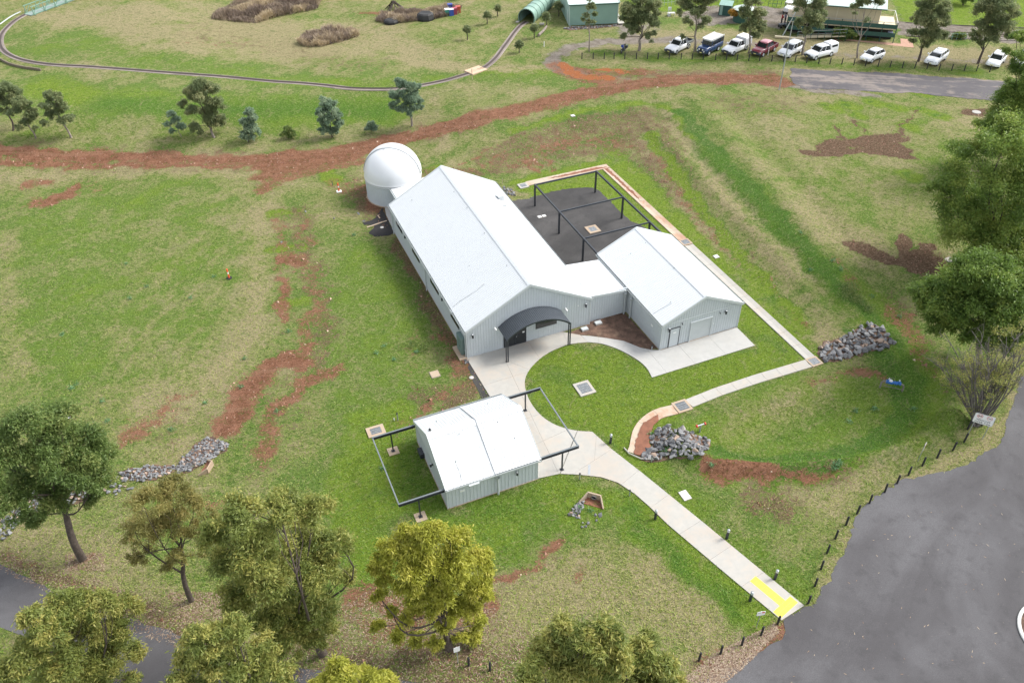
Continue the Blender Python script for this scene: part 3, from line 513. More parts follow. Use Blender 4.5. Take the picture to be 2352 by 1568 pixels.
def sheet(name, outline, mat, dz=0.03, grid=1.5, skirt=0.08, parent=None, **p):
    """sheet that follows the terrain, with a thin skirt so the edge has depth"""
    A = np.array(outline); lo, hi = A.min(0), A.max(0)
    gx, gy = np.meshgrid(np.arange(lo[0], hi[0], grid), np.arange(lo[1], hi[1], grid)); G = np.stack([gx.ravel(), gy.ravel()], 1)
    G = G[in_poly(G, outline)] if grid < 50 else np.zeros((0, 2))
    pts = [Vector(q) for q in outline] + [Vector(q) for q in G]; n = len(outline)
    vo, eo, fo, ov, oe, of = delaunay_2d_cdt(pts, [], [list(range(n))], 1, 1e-4)
    X = np.array([[q.x, q.y] for q in vo]); zz = hgt(X[:, 0], X[:, 1]) + dz
    vs = [(x, y, z) for (x, y), z in zip(X.tolist(), zz.tolist())]; fs = [tuple(f) for f in fo]
    bm = bmesh.new(); bv = [bm.verts.new(v) for v in vs]
    for f in fs:
        try: bm.faces.new([bv[i] for i in f])
        except ValueError: pass
    bmesh.ops.recalc_face_normals(bm, faces=bm.faces)
    for f in bm.faces:
        if f.normal.z < 0: bmesh.ops.reverse_faces(bm, faces=list(bm.faces)); break
    if skirt:
        be = [e for e in bm.edges if e.is_boundary]; r = bmesh.ops.extrude_edge_only(bm, edges=be)
        for v in r['geom']:
            if isinstance(v, bmesh.types.BMVert): v.co.z -= skirt + dz
    m = bpy.data.meshes.new(name); bm.to_mesh(m); bm.free(); return setp(link(name, m, mat, parent), **p)
Zr = lambda *ab: ZS(3072, 1400, *ab)
Zq = lambda *ab: ZS(3072, 2031, *ab)
edge = [(2500, 700), (2400, 780)] + Zr((2260, 250), (2215, 400), (2190, 480), (2150, 620), (2125, 740), (2090, 830), (2040, 870), (1950, 920), (1830, 1010), (1700, 1050), (1560, 1090), (1430, 1120), (1300, 1150), (1200, 1165), (1120, 1225), (1000, 1290), (900, 1370), (840, 1420), (790, 1500), (755, 1560)) + \
    Zq((760, 170), (730, 270), (690, 380), (610, 500), (570, 600), (540, 690), (470, 770), (420, 850), (385, 880), (325, 884), (120, 1012), (165, 1110), (110, 1160), (0, 1250)) + ZS(2048, 2031, (2200, 1300), (2060, 1390), (1900, 1455), (1760, 1520), (1650, 1568))
ew = [tuple(g(*q))[:2] for q in edge]
ew = ew[:2] + jag(ew[2:], 0.35, 0.07, 3, closed=False) + [ew[-1]]
ROADR = ew + [tuple(W(1, -38))[:2], tuple(W(-6, -48))[:2], tuple(W(40, -60))[:2], tuple(W(75, -35))[:2], tuple(W(80, -8))[:2]]
sheet('asphalt_road', ROADR, M_ASPH, 0.02, 2.5, kind='structure', label='wide grey asphalt road curving round the site')
Zb = lambda *ab: ZS(0, 2031, *ab)
le = [(-150, 1240)] + Zb((0, 500), (200, 600), (430, 725), (640, 830), (870, 900), (1080, 960), (1290, 1030), (1500, 1100), (1700, 1155), (1900, 1240), (2100, 1320)) + ZS(1024, 2031, (200, 1390), (470, 1440), (800, 1510), (1310, 1550)) + [(1330, 1610)]
lw = jag([tuple(g(*q))[:2] for q in le], 0.5, 0.05, 5, closed=False) + [tuple(g(1330, 1610))[:2]]
lo_ = [tuple(g(*q))[:2] for q in [(1250, 1690), (700, 1660), (330, 1600), (200, 1550), (120, 1485), (0, 1440), (-150, 1390)]]
sheet('lower_road', lw + lo_, M_ASPH, 0.022, 2.5, kind='structure', label='narrow grey road below the trees at bottom left')
Zt = lambda *ab: ZS(3072, 0, *ab)
top = Zt((200, 618), (500, 635), (900, 652), (1200, 660), (1480, 690), (1800, 705), (2294, 745)) + [(2480, 205), (2480, 262)] + Zt((2220, 920), (1900, 892), (1620, 870), (1300, 832), (1100, 838), (900, 822), (700, 806), (330, 800), (205, 735))
sheet('asphalt_strip', jag([tuple(g(*q))[:2] for q in top], 0.5, 0.10, 8), M_ASPH2, 0.03, 2.5, kind='structure', label='dusty asphalt strip below the parked vehicles')
# crushed stone yard inside the pergola frame
yard = [(12.3, 5.9), (12.3, 24.0)] + [UV(*g(*q)[:2]) for q in ZS(2048, 700, (-40, 238), (60, 228), (150, 210), (330, 158), (430, 135), (540, 120), (650, 114), (725, 118), (790, 150), (860, 218), (940, 300), (1000, 365), (1060, 415))] + [(25.6, 13), (25.4, 6.7), (16.2, 6.7), (16.0, 5.9)]
yard = [(float(a), float(c_)) for a, c_ in yard]
sheet('gravel_yard', jag([tuple(W(*q))[:2] for q in yard], 0.3, 0.06, 9), M_GRAVB, 0.025, 2.5, kind='structure', label='dark crushed stone yard between the shed and the drain')
bn = MATS['bitumen_gravel']
bed = [(10.2, -.35), (12.15, -.02), (12.25, .30), (16.1, .30), (16.25, -5.55), (15.6, -5.45), (14.85, -4.85), (13.95, -3.45), (12.7, -2.45), (11.6, -1.6), (10.6, -1.0), (9.5, -.35)]
M_MULCH = simple('brown_mulch_soil', (0.115, 0.068, 0.047), 0.95, 0.5, 1.6, bstr=0.7, dirt=((0.22, 0.15, 0.10), 0.6), dscale=1.2)
sheet('garden_bed', jag([tuple(W(*q))[:2] for q in bed], 0.6, 0.0, 1), M_MULCH, 0.02, 99, kind='structure', label='bare brown garden bed between the two sheds')
blk = [(-.05, 22.9), (-.9, 22.6), (-2.3, 23.1), (-2.6, 24.0), (-1.9, 24.7), (-1.6, 25.3), (-2.6, 25.8), (-2.7, 26.4), (-1.6, 26.4), (-1.1, 26.9), (-.6, 27.6), (0.2, 28.6), (0.0, 25.0)]
sheet('dark_stone_patch', jag([tuple(W(*q))[:2] for q in blk], 0.25, 0.05, 11), simple('black_stone_dust', (0.022, 0.020, 0.020), 0.9, 0.4, 9), 0.02, 99, kind='structure', label='black stone dust spilled beside the dome and shed')
sheet('stone_edge', jag([tuple(W(*q))[:2] for q in [(-.05, -.6), (-.4, -1.2), (-.55, -3), (-.8, -5), (-.7, -7.4), (-.05, -7.5)]], 0.25, 0.05, 12), M_GRAVB, 0.015, 99, kind='structure', label='strip of grey stones beside the concrete')

# ---------------------------------------------------------------- concrete slabs
def clip(poly, a, b_, keep, gap):
    """keep one side of the line a-b (uv), stepped back by gap"""
    a, b_ = Vector(a), Vector(b_); n = Vector((-(b_ - a).y, (b_ - a).x)).normalized() * keep; out = []
    d = [(Vector(q) - a).dot(n) - gap for q in poly]
    for i in range(len(poly)):
        j = (i + 1) % len(poly)
        if d[i] >= 0: out.append(poly[i])
        if (d[i] >= 0) != (d[j] >= 0):
            t = d[i] / (d[i] - d[j]); out.append(tuple(Vector(poly[i]).lerp(Vector(poly[j]), t)))
    return out
def slabs(parent, poly, cuts, mat, top=0.06, gap=0.006, thick=0.1, name='slab'):
    ps = [poly]
    for a, b_, *lim in cuts:
        nw = []
        for q in ps:
            s = [(Vector(x) - Vector(a)).cross(Vector(b_) - Vector(a)) for x in q]
            cx = sum(x[0] for x in q) / len(q); cyy = sum(x[1] for x in q) / len(q)
            if lim and not lim[0](cx, cyy): nw.append(q); continue
            for k in (1, -1):
                r = clip(q, a, b_, k, gap)
                if len(r) > 2: nw.append(r)
        ps = nw
    for q in ps:
        m = MB(F_UV); m.prism(q, top - thick, top); me_ = m.mesh(name)
        bm = bmesh.new(); bm.from_mesh(me_); bmesh.ops.triangulate(bm, faces=[f for f in bm.faces if len(f.verts) > 4]); bm.to_mesh(me_); bm.free()
        link(name, me_, mat, parent)
def arc(pts, n=6):
    """Catmull-Rom through pts"""
    P = [Vector(q) for q in pts]; P = [P[0] * 2 - P[1]] + P + [P[-1] * 2 - P[-2]]; out = []
    for i in range(1, len(P) - 2):
        for k in range(n):
            t = k / n; a, b_, c_, d = P[i - 1:i + 3]
            out.append(tuple(0.5 * ((2 * b_) + (c_ - a) * t + (2 * a - 5 * b_ + 4 * c_ - d) * t * t + (3 * b_ - a - 3 * c_ + d) * t ** 3)))
    return out + [tuple(pts[-1])]
plz = empty('concrete_plaza', W(2, -6), YAW, 'curved pale concrete paving round the lawn, from shed door to small shed', None, kind='structure')
circ = arc([(10.9, -2.35), (9.3, -1.95), (7.54, -2.10), (5.91, -2.68), (4.39, -3.72), (3.40, -5.05), (2.91, -7.05), (3.02, -9.1), (3.68, -10.7), (4.8, -11.85), (6.05, -12.6)], 5)
circr = arc([(10.9, -2.35), (12.0, -3.1), (13.04, -4.5), (13.8, -6.3), (14.0, -7.6), (13.8, -8.84)], 5)
# west part: shed front, west of the garden bed
plazaA = [(-.08, -.02), (9.4, -.02), (9.5, -.36), (10.6, -1.05)] + circ + [(5.02, -12.0), (1.77, -15.52), (0.12, -15.3), (0.05, -7.9), (0.02, -4.9)]
plazaA = [(-.08, -.02), (9.35, -.02), (10.7, -1.15), (10.9, -2.35)] + circ[1:-1] + [(6.05, -12.6), (5.02, -12.0)] + [(1.77, -15.55), (0.03, -15.32), (0.03, -7.9), (0.0, -4.9)]
slabs(plz, plazaA, [((-.1, -3.93), (4.1, -3.88)), ((2.62, -5.5), (3.13, 0)), ((3.15, -1.9), (4.4, -3.6), lambda x, y: x > 2.9 and y > -3.9), ((5.9, -2.7), (5.9, 0), lambda x, y: y > -3.9 and x > 2.9), ((9.1, -1.9), (9.4, 0), lambda x, y: y > -3.9 and x > 5), ((0, -9.2), (3.2, -9.05), lambda x, y: y < -3.9), ((0, -12.2), (4.4, -11.6), lambda x, y: y < -9)], M_CONC)
bandB = [(9.38, -.05), (10.6, -1.07), (11.6, -1.72), (12.73, -2.53), (13.95, -3.5), (14.87, -4.94), (15.66, -5.59), (16.4, -6.0), (24.54, -6.0), (24.51, -8.81), (13.8, -8.84)]
bandB = [(10.74, -1.2), (11.6, -1.72), (12.73, -2.53), (13.95, -3.5), (14.87, -4.94), (15.66, -5.62), (16.4, -5.99), (24.54, -5.99), (24.51, -8.81), (13.8, -8.84)] + circr[::-1][1:]
slabs(plz, bandB, [((11.6, -3), (12.3, -1.8)), ((13.0, -4.6), (14.3, -3.6), lambda x, y: x > 11), ((15.3, -5.0), (15.3, -9), lambda x, y: x > 13), ((18.2, -5.9), (18.2, -9), lambda x, y: x > 15), ((21.4, -5.9), (21.4, -9), lambda x, y: x > 18)], M_APRON)
pathp = [(5.05, -12.02), (6.08, -12.6), (6.57, -14.74), (7.54, -17.82), (9.37, -24.11), (11.63, -32.20), (9.62, -32.50), (8.2, -27.7), (6.87, -23.03), (6.45, -21.0), (6.07, -19.57), (5.44, -18.12), (4.53, -17.13), (3.08, -16.23), (1.80, -15.58)]
slabs(plz, pathp, [((6.63, -14.9), (4.83, -15.4)), ((4.83, -15.4), (4.03, -16.76), lambda x, y: x < 6.2 and y > -17.5 and x > 2), ((5.76, -18.32), (7.41, -17.7), lambda x, y: y < -15), ((6.87, -21.06), (8.3, -20.65), lambda x, y: y < -17), ((6.9, -24.1), (9.4, -23.6), lambda x, y: y < -20), ((7.7, -26.8), (10.2, -26.3), lambda x, y: y < -23), ((8.6, -29.4), (11, -29.0), lambda x, y: y < -26)], M_CONC)
base = MB(F_UV)
base.prism(plazaA, -.05, .022); base.prism(bandB, -.05, .023); base.prism(pathp, -.05, .021); base.build('joint_bed', M_JOINT, plz)
# tactile paving at the path end
dirp = Vector((11.63 - 6.57, -32.20 + 14.74)).normalized(); nrm = Vector((-dirp.y, dirp.x))
tac = empty('tactile_paving', W(10.3, -31), YAW, 'bright yellow ribbed tactile strip at the roadside end of the concrete path', 'tactile paving')
def tpt(c, a, s): return (c[0] + dirp.x * a + nrm.x * s, c[1] + dirp.y * a + nrm.y * s)
def tile(c, l, wd_, along):
    m = MB(F_UV); q = [tpt(c, -l / 2, -wd_ / 2), tpt(c, l / 2, -wd_ / 2), tpt(c, l / 2, wd_ / 2), tpt(c, -l / 2, wd_ / 2)]; m.prism(q, .058, .066)
    for k in range(3):
        s = (k - 1) * 0.09
        q = [tpt(c, -l / 2 + .03, s - .02), tpt(c, l / 2 - .03, s - .02), tpt(c, l / 2 - .03, s + .02), tpt(c, -l / 2 + .03, s + .02)]; m.prism(q, .066, .071)
    m.build('tactile_tile', M_YEL, tac)
c0 = Vector((9.83, -29.3)); 
for i in range(8):
    for j in range(2): tile(tpt(c0, i * .305, (j - .5) * .305 - .03), .30, .30, True)
for i in range(2):
    for j in range(6): tile(tpt(c0, 8 * .305 + i * .305, (j - 2.9) * .305), .30, .30, False)

# dished concrete drain round the pad
DRC = [(17.6, 26.95), (20, 26.98), (24, 27.0), (28.0, 27.0), (28.0, 20), (27.98, 8.8), (27.98, -12.3)]
def strip(parent, cl, hw, mat, step, name='drain_slab', dish=0.05):
    P = [Vector(q) for q in cl]; L = [0]
    for a, b_ in zip(P[:-1], P[1:]): L.append(L[-1] + (b_ - a).length)
    def at(s):
        s = max(0, min(L[-1], s)); i = max(k for k in range(len(L)) if L[k] <= s + 1e-9); i = min(i, len(P) - 2); return P[i].lerp(P[i + 1], (s - L[i]) / (L[i + 1] - L[i]))
    n = max(1, round(L[-1] / step))
    for k in range(n):
        s0, s1 = L[-1] * k / n + .01, L[-1] * (k + 1) / n - .01; m = MB(F_UV); rows = []
        ss_ = [s0 + (s1 - s0) * j / 3 for j in range(4)]
        for s in ss_:
            q = at(s); t = (at(s + .15) - at(s - .15)).normalized(); nn = Vector((-t.y, t.x))
            rows += [(*(q + nn * o * hw), z) for o, z in ((-1, .0), (-1, .085), (-.86, .08), (0, .08 - dish), (.86, .08), (1, .085), (1, .0))]
        fs = [(i * 7 + j, i * 7 + j + 1, (i + 1) * 7 + j + 1, (i + 1) * 7 + j) for i in range(3) for j in range(6)] + [tuple(range(7)), tuple(range(21, 28))[::-1]]
        m.add(rows, fs); m.build(name, mat, parent)
dr = empty('concrete_drain', W(28, 8), YAW, 'long dished concrete drain stained with red soil', None, kind='structure')
strip(dr, [(17.6, 26.95), (28.55, 26.98)], .5, M_DRAIN, 2.2); strip(dr, [(28.0, 26.4), (27.98, 9.0)], .5, M_DRAIN, 2.0); strip(dr, [(27.98, 7.8), (27.98, -12.3)], .5, M_CONC, 2.0)
strip(dr, [(27.4, -12.75), (22, -12.62), (18, -12.66), (15, -12.9)], .5, M_CONC, 1.6)
strip(dr, arc([(13.6, -13.05), (12.0, -12.95), (10.6, -13.4), (9.5, -14.2), (8.5, -15.5), (8.0, -16.0)], 4), .55, M_DRAIN, 1.6)
silt = arc([(11.6, -13.1), (10.5, -13.6), (9.6, -14.3), (8.8, -15.2), (8.2, -15.9), (8.3, -16.4)], 3); 
sheet('silt_patch', jag([tuple(W(*q))[:2] for q in [(11.9, -13.0), (10.4, -13.35), (9.3, -14.3), (8.5, -15.3), (8.0, -16.1), (8.6, -16.6), (9.4, -16.5), (9.6, -15.6), (10.1, -14.8), (10.9, -14.0), (11.7, -13.6)]], .2, .04, 4), simple('red_silt', (0.20, 0.085, 0.05), 0.95, 0.25, 3), 0.10, 99, kind='structure', label='red silt washed over the end of the drain')
sheet('silt_streak', jag([tuple(W(*q))[:2] for q in [(20.5, 27.15), (27, 27.2), (28.2, 26.8), (28.15, 19.5), (27.9, 17.8), (27.85, 24), (27.6, 26.6), (22, 26.85)]], .2, .05, 6), MATS['red_silt'], 0.062, 99, kind='structure', label='red silt lying along the bottom of the drain')
# ---------------------------------------------------------------- metal sheds
def sheet_mesh(name, wid, L, rib=0.25, h=0.030, rw=0.035):
    """one roofing sheet: x across (0..wid), y up the slope (0..L), ribs standing on a flat pan"""
    m = MB(); n = round(wid / rib); xs_ = [(0, 0)]
    for k in range(n):
        c = (k + .5) * wid / n; xs_ += [(c - rw, 0), (c - rw * .45, h), (c + rw * .45, h), (c + rw, 0)]
    xs_ += [(wid, 0)]; vs = []
    for y in (0, L):
        vs += [(x, y, z) for x, z in xs_] + [(wid, y, -.03), (0, y, -.03)]
    k = len(xs_) + 2; m.add(vs, [(i, i + 1, k + i + 1, k + i) for i in range(len(xs_) - 1)] + [(len(xs_), k - 1, 2 * k - 1, k + len(xs_)), tuple(range(k))[::-1], tuple(range(k, 2 * k)), (0, k, 2 * k - 1, k - 1), (len(xs_) - 1, len(xs_), k + len(xs_), k + len(xs_) - 1)])
    return m.mesh(name)
def slope(parent, o, xdir, ydir, width, mat, L, sw=0.75, rib=0.25, name='roof_sheet'):
    """lay sheets side by side; o = lower corner (world), xdir along the eave, ydir up the slope"""
    n = max(1, round(width / sw)); w_ = width / n; me_ = sheet_mesh(name, w_ - .004, L, rib); me_.materials.append(mat)
    x, y = Vector(xdir).normalized(), Vector(ydir).normalized(); z = x.cross(y)
    R = Matrix((x, y, z)).transposed().to_4x4()
    for k in range(n):
        link(name, me_, None, parent, Matrix.Translation(Vector(o) + x * (k * w_ + .002)) @ R)
def wallribs(m, p0, p1, zb, zt, step=0.25, skip=(), out=0.024, wd=0.045):
    """upright ribs on the outside of the wall p0->p1 (uv); outside is to the right of p0->p1; zt(s) is the wall height at distance s"""
    a, b_ = Vector(p0), Vector(p1); L = (b_ - a).length; t = (b_ - a) / L; n = Vector((t.y, -t.x)); k = int(L / step)
    for i in range(k):
        s = (i + .5) * L / k; spans = [(zb, zt(s))]
        for s0, s1, z0, z1 in skip:
            if s0 - wd < s < s1 + wd:
                spans = [(q0, q1) for A, B in spans for q0, q1 in ((A, min(B, z0)), (max(A, z1), B)) if q1 - q0 > .05]
        for A, B in spans:
            c = a + t * s
            q = [c - t * wd / 2, c + t * wd / 2, c + t * wd / 2 * .6 + n * out, c - t * wd / 2 * .6 + n * out]
            m.add([(*v, A) for v in q] + [(*v, B) for v in q], [(0, 1, 2, 3)[::-1], (4, 5, 6, 7), (0, 1, 5, 4), (1, 2, 6, 5), (2, 3, 7, 6), (3, 0, 4, 7)])
def wall_light(parent, u, v, z, nx, ny, h=0.36):
    m = MB(F_UV); m.box(u + (-.04 if not nx else 0), u + (.04 if not nx else .14 * nx), v + (-.04 if not ny else 0), v + (.04 if not ny else .14 * ny), z - .05, z + .05)
    c = (u + nx * .2, v + ny * .2); m.tube([(c[0], c[1], z - h / 2), (c[0], c[1], z + h / 2)], .085, 12)
    o = m.build('wall_light', M_BLACK, parent); l = MB(F_UV); l.tube([(c[0], c[1], z + h / 2), (c[0], c[1], z + h / 2 + .03)], .078, 12); l.build('lens', M_LENS, o)
def gable_shed(root, u0, u1, v0, v1, ez, rz, ru=None, back=True, skips={}, over=0.0, rib=0.25, wallmat=M_WALL):
    """ridge runs along v"""
    um = ru or (u0 + u1) / 2; T = 0.12
    zt = lambda u: ez + (rz - ez) * (1 - abs(u - um) / ((u1 - u0) / 2)) - .06
    for nm, v, s in (('wall', v0, 1), ('wall', v1, -1)):
        m = MB(F_UV); vi = v + s * T
        poly = [(u0, 0), (u1, 0), (u1, ez - .06), (um, rz - .06), (u0, ez - .06)]
        m.add([(u, v, z) for u, z in poly] + [(u, vi, z) for u, z in poly], [(0, 1, 2, 3, 4) if s > 0 else (4, 3, 2, 1, 0), (9, 8, 7, 6, 5) if s > 0 else (5, 6, 7, 8, 9)] + [(i, (i + 1) % 5 + 0, (i + 1) % 5 + 5, i + 5)[::-s] for i in range(5)])
        if s > 0: wallribs(m, (u0, v), (u1, v), .0, lambda q: zt(u0 + q), rib, skips.get('front', ()))
        else: wallribs(m, (u1, v), (u0, v), .0, lambda q: zt(u1 - q), rib)
        m.build(nm, wallmat, root)
    for u, ui, a, b_ in ((u0, u0 + T, (u0, v1), (u0, v0)), (u1, u1 - T, (u1, v0), (u1, v1))):
        m = MB(F_UV); m.box(u, ui, v0 + T + .002, v1 - T - .002, 0, ez - .08); wallribs(m, a, b_, 0, lambda q: ez - .1, rib, skips.get('west' if u == u0 else 'east', ())); m.build('wall', wallmat, root)
    # corner trims and base
    for u in (u0, u1):
        for v in (v0, v1): m = MB(F_UV); m.box(u - .035, u + .035, v - .035, v + .035, -.1, ez - .1); m.build('corner_trim', M_TRIM, root)
    m = MB(F_UV); m.box(u0 - .03, u1 + .03, v0 - .03, v1 + .03, -.25, .05); m.build('footing', M_PAD, root)
    o = .10
    for s, ue in ((1, u0 - o), (-1, u1 + o)):
        k = (rz - ez) / (um - u0) if s > 0 else (rz - ez) / (u1 - um); le = abs(um - ue) / math.cos(math.atan(k)); ze = ez - o * k
        if s > 0: slope(root, W(ue, v1 + over, ze), W(0, -1) - W(0, 0), W(1, 0, k) - W(0, 0), v1 - v0 + 2 * over, M_ROOF, le - .02, rib=rib)
        else: slope(root, W(ue, v0 - over, ze), W(0, 1) - W(0, 0), W(-1, 0, k) - W(0, 0), v1 - v0 + 2 * over, M_ROOF, le - .02, rib=rib)
    # ridge cap, bargeboards, gutters
    m = MB(F_UV); cw = .22; kk = (rz - ez) / ((u1 - u0) / 2)
    for s in (1, -1): m.add([(um, v0 - over - .02, rz + .055), (um + s * cw, v0 - over - .02, rz + .055 - cw * kk), (um + s * cw, v1 + over + .02, rz + .055 - cw * kk), (um, v1 + over + .02, rz + .055), (um, v0 - over - .02, rz + .03), (um + s * cw, v0 - over - .02, rz + .03 - cw * kk), (um + s * cw, v1 + over + .02, rz + .03 - cw * kk), (um, v1 + over + .02, rz + .03)],
            [(0, 1, 2, 3)[::s], (4, 5, 6, 7)[::-s], (1, 5, 6, 2)[::s], (0, 4, 5, 1)[::s], (3, 2, 6, 7)[::s]])
    m.build('ridge_cap', M_SEAM, root)
    for v, s in ((v0, -1), (v1, 1)):
        m = MB(F_UV)
        for ue in (u0 - o, u1 + o):
            z = ez - o * kk; vv = v + s * (over + .03)
            a0, a1 = v + s * over * .2, vv
            pts = [(ue, z), (um, rz)]
            m.add([(ue, a1, z - .20), (um, a1, rz - .20), (um, a1, rz + .07), (ue, a1, z + .07), (ue, a0, z - .20), (um, a0, rz - .20), (um, a0, rz + .07), (ue, a0, z + .07)],
                  [(0, 1, 2, 3), (7, 6, 5, 4), (3, 2, 6, 7), (0, 4, 5, 1), (0, 3, 7, 4), (1, 5, 6, 2)])
        m.build('bargeboard', M_TRIM, root)
    for ue, s in ((u0 - o, -1), (u1 + o, 1)):
        z = ez - o * kk; m = MB(F_UV); a, b_ = v0 - over, v1 + over
        m.box(ue - .01, ue - .01 + s * .13, a, b_, z - .16, z - .14); m.box(ue + s * .12, ue + s * .135, a, b_, z - .14, z - .02)
        m.box(ue, ue + s * .13, a - .012, a, z - .16, z - .02); m.box(ue, ue + s * .13, b_, b_ + .012, z - .16, z - .02)
        gt = m.build('gutter', M_FASC, root)
def downpipe(root, u, v, z, uo=0, vo=0):
    m = MB(F_UV); m.tube([(u + uo, v + vo, z), (u + uo * .2, v + vo * .2, z - .25), (u, v, z - .45), (u, v, .05), (u - .02 + uo * .4, v + vo * .4, -.02)], .05, 8)
    m.box(u - .07, u + .07, v - .07, v + .07, .9, .93); m.build('downpipe', M_FASC, root)

S1 = empty('main_shed', W(6.1, 12), YAW, 'largest white-roofed blue-grey steel hall with the arched black canopy on its front', 'building')
gable_shed(S1, 0, 12.2, 0, 23.6, 3.12, 6.42, over=.12, skips={'front': [(3.5, 5.75, 0, 2.15), (6.65, 8.8, 1.2, 1.9)], 'west': []})
for a, b_ in ((21.45, 19.25), (15.75, 13.4), (9.9, 7.55), (4.05, 1.8)):
    f = MB(F_UV); f.box(-.06, .0, b_, a, 1.95, 2.62); fo = f.build('window', M_BLACK, S1); f = MB(F_UV); f.box(-.07, -.061, b_ + .06, a - .06, 2.01, 2.56); f.build('pane', M_DGLASS, fo)
for v in (17.6, 5.92): wall_light(S1, 0, v, 2.62, -1, 0)
wall_light(S1, .55, 0, 2.5, 0, -1); wall_light(S1, 11.65, 0, 2.52, 0, -1)
for u in (2.66, 9.6):
    m = MB(F_UV); m.beam((u, 0, 2.6), (u, -.12, 2.68), .05); m.tube([(u - .02, -.1, 2.78), (u + .05, -.34, 2.6)], [.07, .09], 10); m.build('flood_light', M_WHITEP, S1)
m = MB(F_UV); m.tube([(10.9, -.01, 2.61), (10.9, -.05, 2.61)], .06, 10); m.build('sensor', M_WHITEP, S1)
downpipe(S1, -.13, 22.7, 2.9, -.02); downpipe(S1, -.13, 11.3, 2.9, -.02); downpipe(S1, -.10, .10, 2.9, -.04)
m = MB(F_UV); m.box(-.25, -.02, 3.2, 3.7, 2.75, 2.98); m.build('rainhead', M_TRIM, S1)
# green meter box
m = MB(F_UV); m.box(-.42, -.03, .35, 1.5, .25, 2.05); mb_ = m.build('meter_box', M_METER, S1); m = MB(F_UV); m.box(-.44, -.421, .40, .90, .32, 1.98); m.box(-.44, -.421, .94, 1.45, .32, 1.98); m.build('door', M_METER, mb_)
m = MB(F_UV); m.beam((-.443, .66, 1.25), (-.443, .60, 1.12), .012, .03); m.beam((-.443, .60, 1.12), (-.443, .68, 1.12), .012, .03); m.beam((-.443, .68, 1.12), (-.443, .62, .98), .012, .03); m.build('bolt_symbol', M_BLACK, mb_)
m = MB(F_UV); m.box(-.75, -.04, -.1, 1.9, -.1, .16); m.build('plinth', M_PAD, S1)
# glazed entrance
m = MB(F_UV); 
for u in (3.52, 4.58, 5.64): m.box(u, u + .09, -.06, .0, .07, 2.12)
m.box(3.52, 5.73, -.06, 0, 2.12, 2.2); m.box(3.61, 5.64, -.06, 0, .06, .2); m.box(3.61, 5.64, -.055, 0, 1.05, 1.11)
dr1 = m.build('glass_door', M_BLACK, S1); m = MB(F_UV); m.box(3.61, 4.58, -.03, -.01, .2, 1.05); m.box(4.67, 5.64, -.03, -.01, .2, 1.05); m.box(3.61, 4.58, -.03, -.01, 1.11, 2.12); m.box(4.67, 5.64, -.03, -.01, 1.11, 2.12); m.build('pane', M_DGLASS, dr1)
m = MB(F_UV); m.tube([(4.75, -.1, .95), (4.75, -.1, 1.15)], .02, 6); m.build('handle', M_SILVER, dr1); m = MB(F_UV); m.box(5.35, 5.55, -.062, -.032, 1.25, 1.4); m.build('notice', M_WHITEP, dr1)
m = MB(F_UV); m.box(6.68, 8.78, -.05, -.002, 1.22, 1.88); wf = m.build('window', M_BLACK, S1); m = MB(F_UV); m.box(6.74, 8.72, -.056, -.051, 1.28, 1.82); m.build('pane', M_DGLASS, wf)
# roof furniture
def onroof(u): return 3.12 + (6.42 - 3.12) * (1 - abs(u - 6.1) / 6.1)
for u, v, s in ((11.0, 18.9, 1.0), (10.75, 17.1, .4)):
    z = onroof(u); m = MB(F_UV); m.box(u - .32 * s, u + .32 * s, v - .36 * s, v + .36 * s, z - .3, z + .42 * s); m.box(u - .42 * s, u + .42 * s, v - .46 * s, v + .46 * s, z + .43 * s, z + .52 * s)
    m.add([(u - .42 * s, v - .46 * s, z + .52 * s), (u + .42 * s, v - .46 * s, z + .52 * s), (u + .42 * s, v + .46 * s, z + .52 * s), (u - .42 * s, v + .46 * s, z + .52 * s), (u, v - .46 * s, z + .64 * s), (u, v + .46 * s, z + .64 * s)], [(0, 1, 4), (2, 3, 5), (1, 2, 5, 4), (3, 0, 4, 5), (3, 2, 1, 0)]); m.build('roof_vent', M_ROOF, S1)
for u, v in ((2.0, 21.7), (5.6, 18.2), (5.7, 14.6), (5.6, 9.6), (3.0, 7.0), (7.5, 6.2), (9.5, 12), (8, 21), (5.5, 3.8)):
    z = onroof(u); m = MB(F_UV); m.tube([(u, v, z), (u, v, z + .12)], .035, 6); m.build('anchor_point', M_SILVER, S1)
m = MB(F_UV); m.tube([(u, 3.6 + .12 * math.sin(u * 2), onroof(u) + .05) for u in (.1, .8, 1.6, 2.4, 3.2)], .014, 5); m.build('safety_cable', M_SILVER, S1)

S2 = empty('workshop_shed', W(20.45, .3), YAW, 'smaller white-roofed steel shed on the right with a grey roller door', 'building')
gable_shed(S2, 16.3, 24.6, -5.9, 6.35, 2.92, 4.88, over=.12, skips={'front': [(.8, 1.95, 0, 2.15), (2.98, 5.25, 0, 2.3)]})
m = MB(F_UV)
for a in ((17.12, 17.19, .06, 2.13), (18.13, 18.2, .06, 2.13)): m.box(a[0], a[1], -5.96, -5.9, a[2], a[3])
m.box(17.12, 18.2, -5.96, -5.9, 2.13, 2.2); d = m.build('door', M_BLACK, S2); m = MB(F_UV); m.box(17.19, 18.13, -5.945, -5.92, .07, 2.13); m.build('leaf', M_WALL, d); m = MB(F_UV); m.box(17.5, 17.8, -5.957, -5.947, 1.58, 1.7); m.build('notice', M_WHITEP, d); m = MB(F_UV); m.tube([(18.02, -5.95, 1.0), (18.02, -6.0, 1.0), (17.92, -6.0, 1.0)], .015, 6); m.build('handle', M_SILVER, d)
